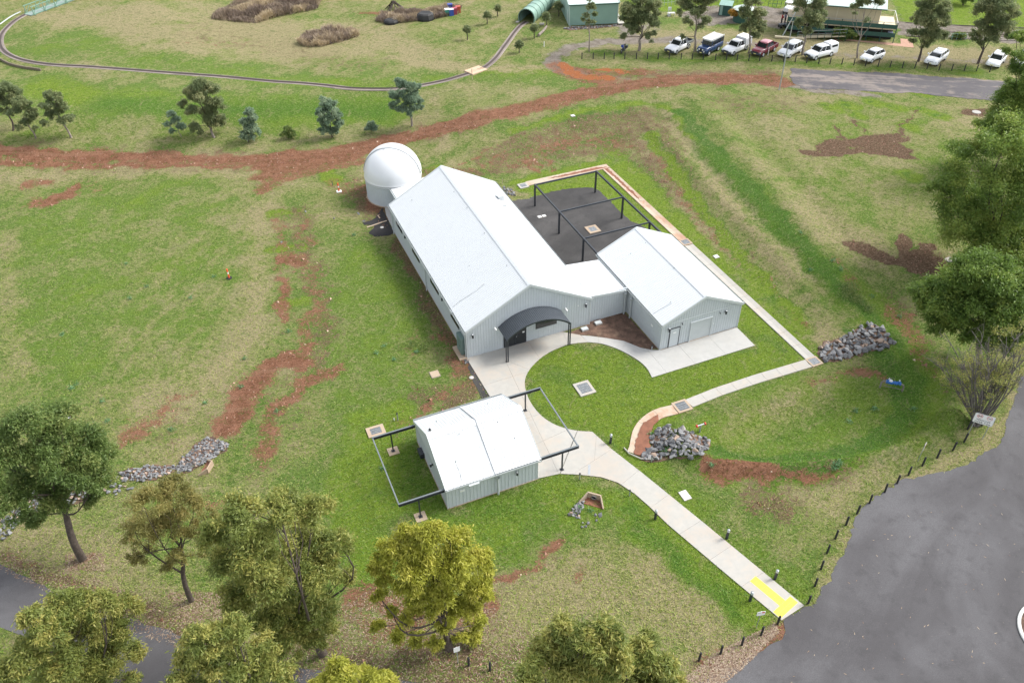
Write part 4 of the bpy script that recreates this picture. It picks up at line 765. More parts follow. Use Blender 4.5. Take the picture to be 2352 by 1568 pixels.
m = MB(F_UV); m.box(19.28, 19.36, -6.0, -5.9, .06, 2.2); m.box(21.52, 21.6, -6.0, -5.9, .06, 2.2); m.box(19.28, 21.6, -6.0, -5.9, 2.2, 2.27); rd = m.build('roller_door', M_TRIM, S2)
m = MB(F_UV); n = 18
for k in range(n): z0 = .1 + k * 2.1 / n; m.add([(19.36, -5.95, z0), (21.52, -5.95, z0), (21.52, -5.93, z0 + 1.05 / n), (19.36, -5.93, z0 + 1.05 / n), (21.52, -5.95, z0 + 2.1 / n), (19.36, -5.95, z0 + 2.1 / n)], [(0, 1, 2, 3), (3, 2, 4, 5)])
m.build('curtain', M_FASC, rd); m = MB(F_UV); m.box(19.36, 21.52, -5.99, -5.9, .05, .1); m.build('sill', M_PAD, rd)
m = MB(F_UV); m.box(16.35, 24.55, -5.935, -5.9, 2.78, 2.84); m.build('trim_band', M_TRIM, S2)
wall_light(S2, 16.95, -5.9, 2.25, 0, -1); wall_light(S2, 22.87, -5.9, 2.4, 0, -1)
m = MB(F_UV)
for u, z in ((18.31, 2.5), (22.27, 2.5)): m = MB(F_UV); m.tube([(u, -5.9, z), (u, -6.0, z), (u + .01, -6.03, z - .12)], .045, 8); m.build('camera_housing', M_BLACK, S2)
m = MB(F_UV); m.box(16.27, 16.3, -4.42, -4.12, 1.58, 1.76); m.build('notice', M_WHITEP, S2)
m = MB(F_UV); m.tube([(21.3 + .5, -5.905, 1.35), (21.8, -5.95, 1.35)], .04, 8); m.build('sensor', M_WHITEP, S2)
def onroof2(u): return 2.92 + 1.96 * (1 - abs(u - 20.45) / 4.15)
m = MB(F_UV)
for u, v in ((18.4, 3.8), (20.0, 3.9), (20.2, -1), (22.6, 4.8), (23.5, -2.7), (18.0, -4.2)): z = onroof2(u); m = MB(F_UV); m.tube([(u, v, z), (u, v, z + .12)], .035, 6); m.build('anchor_point', M_SILVER, S2)
m = MB(F_UV); m.tube([(u, -4.3 + .1 * math.sin(u * 2), onroof2(u) + .05) for u in (16.3, 16.9, 17.5, 18.0)], .014, 5); m.build('safety_cable', M_SILVER, S2)
# flat-roofed link between the two
S3 = empty('link_room', W(14.2, 3), YAW, 'flat white-roofed link room joining the large hall and the workshop shed', 'building')
m = MB(F_UV); m.box(12.24, 16.26, .3, .42, 0, 2.86); wallribs(m, (12.24, .3), (16.26, .3), 0, lambda q: 2.86); m.build('wall', M_WALL, S3)
m = MB(F_UV); m.box(12.24, 16.26, 5.6, 5.72, 0, 2.72); m.build('wall', M_WALL, S3)
slope(S3, W(12.34, .22, 3.0), W(1, 0) - W(0, 0), W(0, 1, -.012) - W(0, 0), .01, M_ROOF, 5.5) if False else None
slope(S3, W(16.28, 5.72, 2.66), W(0, -1) - W(0, 0), W(-1, 0, .10) - W(0, 0), 5.5, M_ROOF, 3.95)
m = MB(F_UV); m.add([(12.2, .16, 2.86), (16.3, .16, 2.50), (16.3, .16, 2.74), (12.2, .16, 3.12), (12.2, .24, 2.86), (16.3, .24, 2.50), (16.3, .24, 2.74), (12.2, .24, 3.12)], [(0, 1, 2, 3), (7, 6, 5, 4), (3, 2, 6, 7), (0, 4, 5, 1), (1, 5, 6, 2), (0, 3, 7, 4)]); m.build('bargeboard', M_TRIM, S3)
for u, v, zt_ in ((15.92, .10, 2.5), (16.12, -.68, 2.35)):
    m = MB(F_UV); m.tube([(u, v, .02), (u, v, zt_ - .25)], .075, 10); m.tube([(u, v, zt_ - .25), (u, v, zt_ - .12), (u, v, zt_)], [.09, .17, .18], 12); m.tube([(u, v, zt_), (u, v, zt_ + .3)], .06, 8); m.build('downpipe', M_FASC, S3)

# ---------------------------------------------------------------- observatory dome
DU, DV, DR = 2.54, 31.2, 3.23
S4 = empty('observatory', W(DU, DV), YAW, 'round steel observatory with white fibreglass dome behind the large hall', 'observatory')
m = MB(F_UV); m.lathe((DU, DV, 0), [(DR, -.2), (DR, 2.34)], 96, False)
for k in range(84):
    a = 2 * math.pi * k / 84; c, s = math.cos(a), math.sin(a); t = (-s, c)
    q = [(DU + c * DR + t[0] * w_, DV + s * DR + t[1] * w_) for w_ in (-.025, .025)] + [(DU + c * (DR + .025) + t[0] * w_, DV + s * (DR + .025) + t[1] * w_) for w_ in (.014, -.014)]
    m.add([(*p_, .0) for p_ in q] + [(*p_, 2.32) for p_ in q], [(0, 1, 5, 4), (1, 2, 6, 5), (2, 3, 7, 6), (3, 0, 4, 7)])
m.build('wall', M_WALL, S4)
m = MB(F_UV); m.lathe((DU, DV, 0), [(DR + .12, -.2), (DR + .12, .05), (DR, .06)], 64, False); m.build('footing', M_PAD, S4)
m = MB(F_UV); m.lathe((DU, DV, 0), [(DR + .02, 2.3), (DR + .06, 2.32), (DR + .06, 2.48), (DR + .02, 2.5)], 72); m.build('collar', M_TRIM, S4)
m = MB(F_UV); m.lathe((DU, DV, 0), [(DR + .0, 2.49), (DR + .01, 2.55)], 72); m.build('gap', M_DARK, S4)
prof = [(DR + .07, 2.55), (DR + .09, 2.57), (DR + .09, 2.72), (DR + .05, 2.76)] + [(3.28 * math.cos(a), 2.74 + 3.28 * math.sin(a)) for a in np.linspace(.01, math.pi / 2, 28)]
m = MB(F_UV); m.lathe((DU, DV, 0), prof, 96); dome = m.build('dome', M_DOME, S4)
# shutter band over the crown, standing proud, running left-back to right-front of the dome
th = math.radians(-28.0); ca, sa = math.cos(th), math.sin(th); m = MB(F_UV); hw = .95; off = .55
def dpt(al, s, r): # al: angle over the dome, s: sideways offset
    rr = math.sqrt(max(0, r * r - s * s)); x = rr * math.cos(al); z = rr * math.sin(al); return (DU + ca * x - sa * s, DV + sa * x + ca * s, 2.74 + z)
als = np.linspace(math.radians(4), math.radians(176), 44)
sl = [off - hw, off - hw * .5, off, off + hw * .5, off + hw]
rows = [dpt(a, s, r) for a in als for s, r in [(sl[0], 3.27)] + [(s, 3.36) for s in sl] + [(sl[-1], 3.27)]]
m.add(rows, [(i * 7 + j, i * 7 + j + 1, (i + 1) * 7 + j + 1, (i + 1) * 7 + j) for i in range(43) for j in range(6)] + [tuple(range(7))[::-1], tuple(range(43 * 7, 44 * 7))], True)
m.build('shutter', M_DOME, dome)
m = MB(F_UV)
for s in (sl[0] - .03,): m.tube([dpt(a, s, 3.34) for a in np.linspace(math.radians(12), math.radians(172), 40)], .03, 6)
m.build('shutter_track', M_FASC, dome)
m = MB(F_UV); p1 = dpt(math.radians(20), .75, 3.38); m.box(p1[0] - .04, p1[0] + .04, p1[1] - .04, p1[1] + .04, p1[2] - .05, p1[2] + .05); p1 = dpt(math.radians(100), -.6, 3.3); m.box(p1[0] - .05, p1[0] + .05, p1[1] - .05, p1[1] + .05, p1[2] - .02, p1[2] + .1); m.build('lug', M_FASC, dome)
for a in (math.radians(-73), math.radians(8)):
    m = MB(F_UV); c, s = math.cos(a), math.sin(a); q = Vector((DU + c * (DR + .1), DV + s * (DR + .1), 2.5)); t = Vector((-s, c, 0)); o_ = Vector((c, s, 0))
    v8 = [q - t * .24, q + t * .24, q + t * .24 + o_ * .22 + Vector((0, 0, -.1)), q - t * .24 + o_ * .22 + Vector((0, 0, -.1))]; m.add(v8 + [x + Vector((0, 0, .05)) for x in v8], [(3, 2, 1, 0), (4, 5, 6, 7), (0, 1, 5, 4), (1, 2, 6, 5), (2, 3, 7, 6), (3, 0, 4, 7)])
    pnl = m.build('solar_panel', M_TRIM, S4); m = MB(F_UV); v4 = [q - t * .2, q + t * .2, q + t * .2 + o_ * .2 + Vector((0, 0, -.09)), q - t * .2 + o_ * .2 + Vector((0, 0, -.09))]; m.add([x + Vector((0, 0, .06)) for x in v4], [(0, 1, 2, 3)]); m.build('cell', simple('solar_blue', (.03, .05, .13), .2), pnl) if 'solar_blue' not in MATS else m.build('cell', MATS['solar_blue'], pnl)
S5 = empty('dome_passage', W(3.5, 26.5), YAW, 'low white-roofed passage between the observatory dome and the large hall', 'building')
m = MB(F_UV); m.box(1.5, 1.62, 23.8, 28.2, 0, 2.4); wallribs(m, (1.5, 28.2), (1.5, 23.8), 0, lambda q: 2.4); m.build('wall', M_WALL, S5); m = MB(F_UV); m.box(5.4, 5.52, 23.8, 28.4, 0, 2.8); m.build('wall', M_WALL, S5)
slope(S5, W(1.35, 28.5, 2.45), W(0, -1) - W(0, 0), W(1, 0, .09) - W(0, 0), 4.65, M_ROOF, 4.4)
m = MB(F_UV); m.box(1.2, 1.33, 23.9, 28.5, 2.28, 2.4); m.build('gutter', M_FASC, S5); m = MB(F_UV); m.box(1.44, 1.5, 25.2, 25.9, 1.5, 2.2); m.build('vent', M_DARK, S5)
m = MB(F_UV); m.prism([(-.02, 22.6), (-.02, 23.9), (1.5, 23.9), (1.5, 28.3), (.55, 28.75), (.2, 27.0)], -.05, .05); m.build('concrete_step', M_APRON, S5)

# ---------------------------------------------------------------- arched canopy
S6 = empty('arched_canopy', W(6.05, -1), YAW, 'curved charcoal metal canopy over the entrance of the large hall', 'canopy')
ap = [(3.0, 2.62), (3.42, 2.95), (3.9, 3.24), (4.45, 3.5), (5.05, 3.68), (5.6, 3.78), (6.1, 3.8), (6.6, 3.78), (7.15, 3.68), (7.7, 3.5), (8.25, 3.24), (8.75, 2.95), (9.2, 2.62)]
from bisect import bisect
def apz(u):
    i = max(0, min(len(ap) - 2, bisect([q[0] for q in ap], u) - 1)); a, b_ = ap[i], ap[i + 1]; return a[1] + (b_[1] - a[1]) * (u - a[0]) / (b_[0] - a[0])
# smooth arc through end points
R_ = ((6.2 / 2) ** 2 + 1.2 ** 2) / (2 * 1.2); A_ = math.asin(3.1 / R_)
pa = [(6.1 + R_ * math.sin(t), 3.8 - R_ + R_ * math.cos(t)) for t in np.linspace(-A_, A_, 81)]
m = MB(F_UV); rows = []
for i, (u, z) in enumerate(pa):
    n_ = Vector((u - 6.1, z - (3.8 - R_))).normalized(); h = .022 if i % 2 else 0; rows += [(u + n_.x * h, -2.05, z + n_.y * h), (u + n_.x * h, -.03, z + n_.y * h), (u - n_.x * .03, -.03, z - n_.y * .03), (u - n_.x * .03, -2.05, z - n_.y * .03)]
m.add(rows, [(i * 4 + j, (i + 1) * 4 + j, (i + 1) * 4 + (j + 1) % 4, i * 4 + (j + 1) % 4)[::-1] for i in range(80) for j in range(4)] + [(0, 3, 2, 1), (320, 321, 322, 323)]); m.build('roof_sheet', M_CHAR, S6)
for v in (-2.0, -.12):
    m = MB(F_UV); pp = [(6.1 + (R_ - .09) * math.sin(t), v, 3.8 - R_ + (R_ - .09) * math.cos(t)) for t in np.linspace(-A_, A_, 25)]
    for a, b_ in zip(pp[:-1], pp[1:]): m.beam(a, b_, .07, .13)
    m.build('arch_rib', M_BLACK, S6)
for u in (3.06, 9.14):
    m = MB(F_UV); m.beam((u, -2.1, 2.58), (u, -.02, 2.58), .09, .1); m.build('side_beam', M_CHAR, S6)
    for d in (-.09, .09):
        m = MB(F_UV); m.box(u + d - .045, u + d + .045, -2.0, -1.91, .0, 2.55); m.build('post', M_BLACK, S6)

# ---------------------------------------------------------------- roll-off roof shed
S7 = empty('rolloff_shed', W(-3.6, -11.65), YAW, 'small white-roofed steel shed in front with black roof rails either side', 'building')
u0, u1, v0, v1, ez, rz, vm = -7.23, .0, -15.33, -7.98, 2.18, 4.25, -11.6
for u, s in ((u0, 1), (u1, -1)):
    m = MB(F_UV); poly = [(v0, 0), (v1, 0), (v1, 2.1), (v0, 2.1)]; m.box(u, u + s * .12, v0, v1, 0, 2.05)
    if s > 0: wallribs(m, (u, v1), (u, v0), 0, lambda q: 2.05, .27)
    else: wallribs(m, (u, v0), (u, v1), 0, lambda q: 2.05, .27)
    m.build('wall', M_WALL, S7)
    m = MB(F_UV); uu = u - s * .05; g5 = [(v0 - .02, 2.1), (v1 + .02, 2.1), (v1 + .02, 2.3), (vm, rz - .06), (v0 - .02, 2.3)]
    m.add([(uu, a, z) for a, z in g5] + [(uu + s * .1, a, z) for a, z in g5], [(0, 1, 2, 3, 4)[::-s], (9, 8, 7, 6, 5)[::-s]] + [(i, (i + 1) % 5, (i + 1) % 5 + 5, i + 5)[::s] for i in range(5)]); m.build('gable', M_WALL, S7)
for v, s in ((v0, 1), (v1, -1)):
    m = MB(F_UV); m.box(u0 + .12, u1 - .12, v, v + s * .12, 0, 2.05)
    if s > 0: wallribs(m, (u0, v), (u1, v), 0, lambda q: 2.05, .27)
    m.build('wall', M_WALL, S7)
m = MB(F_UV); m.box(u0 - .05, u1 + .05, v0 - .05, v1 + .05, -.3, .04); m.build('footing', M_PAD, S7)
for u in (u0, u1):
    for v in (v0, v1): m = MB(F_UV); m.box(u - .03, u + .03, v - .03, v + .03, .03, 2.04); m.build('corner_trim', M_TRIM, S7)
m = MB(F_UV)
for k in range(26): x = u0 + .2 + k * .27; m.box(x, x + .035, v0 - .09, v0 - .02, 2.06, 2.2)
m.box(u0, u1, v0 - .06, v0 - .02, 2.03, 2.07); m.box(u0, u1, v0 - .13, v0 - .09, 2.16, 2.2); m.build('soffit_track', M_TRIM, S7)
seamu = -3.45
for a, b_, dz in ((u0 - .1, seamu, 0.0), (seamu + .01, u1 + .22, .05)):
    wd_ = b_ - a
    kf = (rz - 2.3) / (vm - v0); vf = v0 - .14; slope(S7, W(a, vf, 2.3 - .14 * kf + dz), W(1, 0) - W(0, 0), W(0, 1, kf) - W(0, 0), wd_, M_ROOF, (vm - vf) / math.cos(math.atan(kf)) - .01, .75, .25)
    kb = (rz - 2.3) / (v1 - vm); vb = v1 + .14; slope(S7, W(b_, vb, 2.3 - .14 * kb + dz), W(-1, 0) - W(0, 0), W(0, -1, kb) - W(0, 0), wd_, M_ROOF, (vb - vm) / math.cos(math.atan(kb)) - .01, .75, .25)
    m = MB(F_UV)
    for s, k in ((-1, kf), (1, kb)): m.add([(a - .02, vm, rz + .06 + dz), (b_ + .02, vm, rz + .06 + dz), (b_ + .02, vm + s * .35, rz + .06 - .35 * k + dz), (a - .02, vm + s * .35, rz + .06 - .35 * k + dz), (a - .02, vm, rz + .03 + dz), (b_ + .02, vm, rz + .03 + dz), (b_ + .02, vm + s * .35, rz + .03 - .35 * k + dz), (a - .02, vm + s * .35, rz + .03 - .35 * k + dz)], [(0, 1, 2, 3)[::s], (4, 5, 6, 7)[::-s], (2, 6, 7, 3), (0, 3, 7, 4), (1, 2, 6, 5)])
    m.build('ridge_cap', M_ROOF, S7)
for u in (u0 - .12, u1 + .22):
    m = MB(F_UV)
    for va in (v0 - .14, v1 + .14): z = 2.3 - .14 * kf; m.add([(u, va, z - .18), (u, vm, rz - .18), (u, vm, rz + .09), (u, va, z + .09), (u + .03, va, z - .18), (u + .03, vm, rz - .18), (u + .03, vm, rz + .09), (u + .03, va, z + .09)], [(0, 1, 2, 3), (7, 6, 5, 4), (3, 2, 6, 7), (0, 4, 5, 1), (0, 3, 7, 4), (1, 5, 6, 2)])
    m.build('bargeboard', M_TRIM, S7)
m = MB(F_UV); m.box(seamu - .05, seamu + .05, v0 - .15, v0 - .1, 2.1, 2.25)
for s, k, va in ((-1, kf, v0 - .14), (1, kb, v1 + .14)):
    z = 2.3 - .14 * k; m.add([(seamu - .02, va, z + .09), (seamu + .10, va, z + .09), (seamu + .10, vm, rz + .14), (seamu - .02, vm, rz + .14)], [(0, 1, 2, 3)[::-s]])
m.build('seam_flashing', M_SEAM, S7)
m = MB(F_UV); m.box(u0 - .1, u1 + .22, v1 + .14, v1 + .27, 2.1, 2.13); m.box(u0 - .1, u1 + .22, v1 + .26, v1 + .28, 2.13, 2.3); m.build('gutter', M_FASC, S7)
m = MB(F_UV); m.box(u0 - .1, u1 + .22, v0 - .27, v0 - .14, 2.13, 2.16); m.box(u0 - .1, u1 + .22, v0 - .285, v0 - .27, 2.16, 2.27); m.build('gutter', M_FASC, S7)
m = MB(F_UV); m.tube([(-3.3, v0 - .2, .02), (-3.3, v0 - .2, 1.75)], .08, 10); m.tube([(-3.3, v0 - .2, 1.75), (-3.3, v0 - .2, 1.95)], [.1, .17], 12, False); dp = m.build('downpipe', M_FASC, S7); m = MB(F_UV); m.tube([(-3.38, v0 - .2, 1.7), (-3.38, v0 - .2, 2.2)], .045, 8); m.tube([(-3.22, v0 - .2, 1.7), (-3.22, v0 - .2, 2.2)], .045, 8); m.build('spout', M_FASC, dp)
m = MB(F_UV); m.box(-5.6, -4.8, v0 - .42, v0 - .27, 2.12, 2.22); m.build('rainhead', M_TRIM, S7)
wall_light(S7, u0, -12.3, 1.75, -1, 0, .3); wall_light(S7, -1.75, v0, 1.6, 0, -1, .3)
m = MB(F_UV); m.box(-6.2, -5.85, v0 - .035, v0, 1.4, 1.58); m.build('notice', M_WHITEP, S7); m = MB(F_UV); m.box(u0 - .35, u0, -9.9, -9.1, .05, .5); m.build('air_conditioner', M_BLACK, S7)
def onr7(v): return 2.3 + 1.95 * (1 - abs(v - vm) / 3.7)
m = MB(F_UV)
for u, v in ((-5.9, -9.5), (-5.0, -12.2), (-1.5, -9.0), (-1.9, -12.2), (-1.1, -13.6), (-5.9, -13.9)): z = onr7(v); m = MB(F_UV); m.tube([(u, v, z), (u, v, z + .15)], .04, 6); m.build('anchor_point', M_SILVER, S7)
m = MB(F_UV); m.tube([(-5.9 + .25 * math.sin(t * 3) - .2, -13.9 - t * 1.4, onr7(-13.9 - t * 1.4) + .08) for t in np.linspace(0, 1, 8)], .013, 5); m.build('safety_cable', M_SILVER, S7)
m = MB(F_UV); m.box(-6.95, -6.8, -11.0, -10.85, onr7(-11), onr7(-11) + .16); m.build('camera_housing', M_DARK, S7)
# rails
for lab, ua, ub, sgn in (('black steel roof rails on posts over the grass, left of the small shed', -10.8, u0 - .12, -1), ('black steel roof rails on posts over the concrete, right of the small shed', 3.45, u1 + .2, 1)):
    rt = empty('roof_rails', W((ua + ub) / 2, -11.6), YAW, lab, 'rail frame')
    for v in (-8.2, -15.25):
        m = MB(F_UV); m.box(ua, ub, v - .09, v + .09, 2.12, 2.16); m.box(ua, ub, v - .03, v + .03, 1.99, 2.12); m.box(ua, ub, v - .09, v + .09, 1.95, 1.99); m.build('rail', M_BLACK, rt)
        m = MB(F_UV); m.box(ua, ub, v - .05, v + .05, 2.163, 2.19); m.build('rail_cap', M_RAILTOP, rt)
        pu = ua + (1.48 if sgn < 0 else -1.36); m = MB(F_UV); m.box(pu - .05, pu + .05, v - .05, v + .05, .06, 1.95); m.build('post', M_BLACK, rt)
        m = MB(F_UV); m.box(pu - .14, pu + .14, v - .14, v + .14, .066, .085); m.build('base_plate', M_BLACK, rt)
        if sgn < 0: m = MB(F_UV); m.box(pu - .42, pu + .42, v - .42, v + .42, -.1, .06); m.build('footing', M_PAD, rt)
    m = MB(F_UV); m.box(ua - sgn * -.0 - (.0 if sgn < 0 else .09), ua + (.09 if sgn < 0 else 0), -15.16, -8.29, 2.04, 2.16); m.build('end_beam', M_RAILTOP, rt)

# ---------------------------------------------------------------- pergola frame over the stone yard
S8 = empty('pergola_frame', W(20, 15), YAW, 'open black steel frame on posts over the dark stone yard', 'steel frame')
PZ = 2.75
for v in (21.86, 15.45, 9.7, 6.6):
    m = MB(F_UV); m.beam((16.43, v, PZ), (24.0, v, PZ), .09, .16) if v > 7 and v != 21.86 else m.beam((16.43, v, PZ), (24.0, v, PZ), .1, .18)
    if v > 7: m.build('cross_beam', M_CHAR, S8)
for u in (16.35, 24.08):
    m = MB(F_UV); m.beam((u, 21.94, PZ), (u, 6.5, PZ), .15, .2); m.build('side_beam', M_BLACK, S8)
    for v in (21.86, 15.45, 9.7):
        m = MB(F_UV); m.box(u - .085, u + .085, v - .085, v + .085, -.05, PZ - .1); m.build('post', M_BLACK, S8)
# ---------------------------------------------------------------- grates, lids, markers
def grate(u, v, rz, size, label, bars=12, mat=None, su=None, hole=.58):
    p0 = W(u, v); r = empty('drain_grate', p0, rz, label, 'drain grate'); F = r.matrix_world.copy(); a = size / 2; bq = (su or size) / 2; i, j = a * hole + .0, bq * hole
    m = MB(F); 
    for x0, x1, y0, y1 in ((-a, a, -bq, -j), (-a, a, j, bq), (-a, -i, -j, j), (i, a, -j, j)): m.box(x0, x1, y0, y1, -.1, .10)
    m.build('surround', mat or M_PAD, r); m = MB(F); m.box(-i, i, -j, j, -.1, .02); m.build('pit', M_DARK, r)
    m = MB(F)
    for k in range(bars): x = -i + (k + .5) * 2 * i / bars; m.box(x - .018, x + .018, -j, j, .05, .09)
    for y in (-j * .5, 0, j * .5): m.box(-i, i, y - .012, y + .012, .045, .08)
    m.build('bars', M_SILVER, r, kind='stuff'); return r
grate(7.8, -7.75, YAW, 1.45, 'square pale drain grate in the middle of the round lawn', 14, M_CONC, 1.65, .70)
grate(17.0, 26.7, YAW, 1.15, 'pale drain grate at the upper end of the concrete drain, behind the pergola', 10, M_CONC, 1.1, .62)
grate(20.1, 14.7, YAW, 1.35, 'square drain grate in the dark stone yard under the pergola', 12, M_PAD, 1.45, .58)
grate(27.98, 8.4, YAW, 1.15, 'drain grate halfway down the drain, beside the workshop shed', 10, M_PAD, 1.1, .7)
grate(27.98, -12.75, YAW, 1.15, 'drain grate at the drain corner next to the large stone heap', 10, M_PAD, 1.1, .72)
grate(14.28, -12.95, YAW, 1.35, 'drain grate above the red silt at the curved end of the drain', 10, M_PAD, 1.3, .72)
pL = ZS(1024, 1400, (1075, 728)); u_, v_ = UV(*g(*pL[0])[:2]); grate(u_, v_, YAW, 1.45, 'tan drain grate under the left roof rail of the small shed', 11, M_PAD, 1.15, .6)
def lid(px, size, label, mat=M_LID, cat='access lid', wide=None, h=.07, rz=YAW):
    p0 = g(*px); r = empty('access_lid', p0, rz, label, cat); m = MB(r.matrix_world.copy()); a = size / 2; b_ = (wide or size) / 2; m.box(-a - .04, a + .04, -b_ - .04, b_ + .04, -.05, h * .55); m.build('frame', M_JOINT, r)
    m = MB(r.matrix_world.copy()); m.box(-a, a, -b_, b_, h * .55, h); m.build('cover', mat, r); return r
Zp = lambda a, b: Z(2048, 700, a, b)
lid(Zp(248, 378), .42, 'left one of the two white lids in the stone yard'); lid(Zp(287, 369), .40, 'right one of the two white lids in the stone yard')
lid(Zp(772, 1333), .62, 'grey lid in the brown bed, nearer the link room wall', M_TRIM, h=.22, wide=.42); lid(Zp(650, 1388), .62, 'grey lid in the brown bed, nearer the curved concrete', M_TRIM, h=.22, wide=.42)
lid(Zp(1830, 733), .5, 'white lid in the grass strip above the drain on the bank'); lid(Z(2048, 1400, 1550, 1303), .6, 'white lid in the grass right of the path', wide=.85)
lid(Z(2048, 0, 545, 1040), .5, 'small white lid on the grass below the red track'); lid(Z(1024, 1400, 1603, 218), .75, 'tan square lid in the grass left of the concrete plaza', M_PAD, wide=.8)
def round_lid(px, r_, label, mat=M_LID):
    o = empty('round_lid', g(*px), 0, label, 'manhole'); m = MB(o.matrix_world.copy()); m.lathe((0, 0, 0), [(r_ + .1, -.05), (r_ + .1, .05), (r_, .06)], 24, False); m.build('ring', M_CONC, o); m = MB(o.matrix_world.copy()); m.lathe((0, 0, 0), [(r_, .05), (r_ * .5, .07), (0.001, .075)], 24, False); m.build('cover', mat, o)
round_lid((2243, 258), .45, 'round pale manhole in the brown dug soil at top right', M_CONC); round_lid(Z(1024, 700, 1130, 472), .12, 'small white round cap on the black stone dust'); round_lid(Z(1024, 1400, 1932, 248), .12, 'small white round cap on the grey stones beside the concrete')
round_lid(Z(3072, 700, 1623, 757), .35, 'cream round manhole beside the star of mud at the right', M_CONC)
m = MB(F_UV); q = [tpt((4.04, -16.1), 0, 0)]; m.prism([(4.16, -15.62), (4.32, -15.72), (3.86, -16.58), (3.70, -16.50)], .061, .068); setp(m.build('steel_cover_strip', M_SILVER), 'narrow steel strip cover set in the path by the small shed', 'steel cover')

# planks near the dome
def plank(a, b_, w_, label):
    pa_, pb = g(*a), g(*b_); mid = (pa_ + pb) / 2; o = empty('timber_plank', mid, 0, label, 'plank'); m = MB(); m.beam(pa_ + Vector((0, 0, .05)), pb + Vector((0, 0, .05)), w_, .05); me_ = m.mesh(); link('board', me_, M_TIMBER, o)
plank(Z(1024, 700, 995, 473), Z(1024, 700, 1172, 413), .16, 'long pale timber plank lying beside the black stone dust'); plank(Z(1024, 700, 1092, 365), Z(1024, 700, 1110, 390), .10, 'short pale timber offcut lying beside the black stone dust')

# ---------------------------------------------------------------- posts, lamps
def bollard_mesh():
    m = MB(); m.tube([(0, 0, -.1), (0, 0, .93), (0, 0, .97)], [.075, .075, .055], 10); return m.mesh('bollard')
BM = bollard_mesh(); BM.materials.append(simple('recycled_plastic_black', (0.018, 0.018, 0.018), 0.7, 0.25, 6))
def bol(px, label, group, h=1.0):
    p0 = g(*px); o = bpy.data.objects.new('bollard', BM); COL.objects.link(o); o.location = p0; o.scale = (1, 1, h); o.rotation_euler = (random.uniform(-.02, .02), random.uniform(-.02, .02), random.uniform(0, 3)); setp(o, label, 'bollard', group)
row = [(626, 531), (727, 531), (826, 531), (914, 531), (1009, 531), (1114, 531), (1212, 532), (1308, 533), (1407, 533), (1514, 533), (1613, 535), (1712, 537), (1822, 540), (1920, 541), (2016, 543), (2120, 548), (2217, 549)]
row = [Z(2048, 0, *q) for q in row] + [Z(3072, 0, *q) for q in [(32, 552), (138, 556), (242, 560), (345, 566), (453, 573), (553, 578), (660, 580), (768, 586), (873, 592), (985, 600), (1092, 606), (1203, 611), (1313, 616), (1423, 621), (1530, 632), (1644, 635), (1758, 636), (1866, 641), (1984, 648)]]
ORD = 'first second third fourth fifth sixth seventh eighth ninth tenth eleventh twelfth thirteenth fourteenth fifteenth sixteenth seventeenth eighteenth'.split()
for i, q in enumerate(row):
    k = i if i < 18 else len(row) - 1 - i
    bol(q, 'black post in front of the parked vehicles, %s from the %s end of the row' % (ORD[k], 'left' if i < 18 else 'right'), 'black posts in front of the parked vehicles')
rr = [Z(3072, 1400, *q) for q in [(1787, 712), (1757, 823), (1655, 900), (1515, 966), (1382, 1036), (1257, 1120), (1155, 1195), (1045, 1273), (908, 1372), (797, 1465), (698, 1566)]] + [Z(3072, 2031, *q) for q in [(603, 274), (528, 404), (475, 547), (418, 702)]]
for i, q in enumerate(rr): bol(q, 'black post along the right-hand road, %s one down from the large road sign' % ORD[i], 'black posts along the road above the path end')
bol(Z(3072, 2031, 357, 858), 'black post at the upper corner of the path end', None); bol(Z(3072, 2031, 85, 1038), 'black post at the lower corner of the path end', None)
for i, q in enumerate([Z(2048, 2031, *q) for q in [(2232, 1138), (2058, 1229), (1868, 1306), (1675, 1367)]]): bol(q, 'black post on the road verge below the path end, %s one from the path' % ORD[i], 'black posts below the path end')
bol(Z(1024, 2031, 2098, 1455), 'black post beside the golden tree, right one of two', None); bol(Z(1024, 2031, 1907, 1411), 'black post beside the golden tree, nearer its trunk', None)
def lamp_bollard(px, label):
    o = empty('lamp_bollard', g(*px), 0, label, 'path light', 'black path lights with pale tops'); F = o.matrix_world.copy()
    m = MB(F); m.tube([(0, 0, -.1), (0, 0, .78)], .10, 16); m.build('post', M_BLACK, o); m = MB(F); m.tube([(0, 0, .78), (0, 0, .92)], .092, 16); m.build('lens', M_LENS, o); m = MB(F); m.lathe((0, 0, 0), [(.105, .92), (.11, .94), (.10, .985), (.0, 1.0)], 16); m.build('cap', M_SILVER, o)
for q, l in ((Z(2048, 1400, 882, 833), 'path light on the lawn beside the plaza corner'), (Z(2048, 2031, 1283, 98), 'path light left of the path, halfway to the road'), (Z(2048, 2031, 1924, 273), 'path light right of the path, about halfway to the road'), (Z(2048, 2031, 2132, 830), 'path light left of the path next to the yellow strip'), (Z(3072, 2031, 62, 635), 'path light right of the path next to the yellow strip')): lamp_bollard(q, l)
def stub(px, h, label, mat=M_SILVER, r_=.035, cap=True, cat='marker post'):
    o = empty('marker_post', g(*px), 0, label, cat); F = o.matrix_world.copy(); m = MB(F); m.tube([(0, 0, -.05), (0, 0, h)], r_, 8); m.build('post', mat, o)
    if cap: m = MB(F); m.tube([(0, 0, h), (0, 0, h + .06)], r_ * 1.5, 8); m.build('cap', M_DARK, o)
stub(Z(2048, 1400, 606, 1158), .62, 'short grey post at the lawn edge below the small plaza corner', r_=.05); stub(Z(2048, 1400, 1052, 1305), .6, 'short grey post left of the path near the concrete headwall', r_=.045)
stub(Z(2048, 1400, 1248, 1002), .62, 'short grey post at the lower edge of the middle stone heap', r_=.05); stub(Z(2048, 700, 1252, 1568), .5, 'short grey post in the brown bed by the workshop corner', r_=.05)
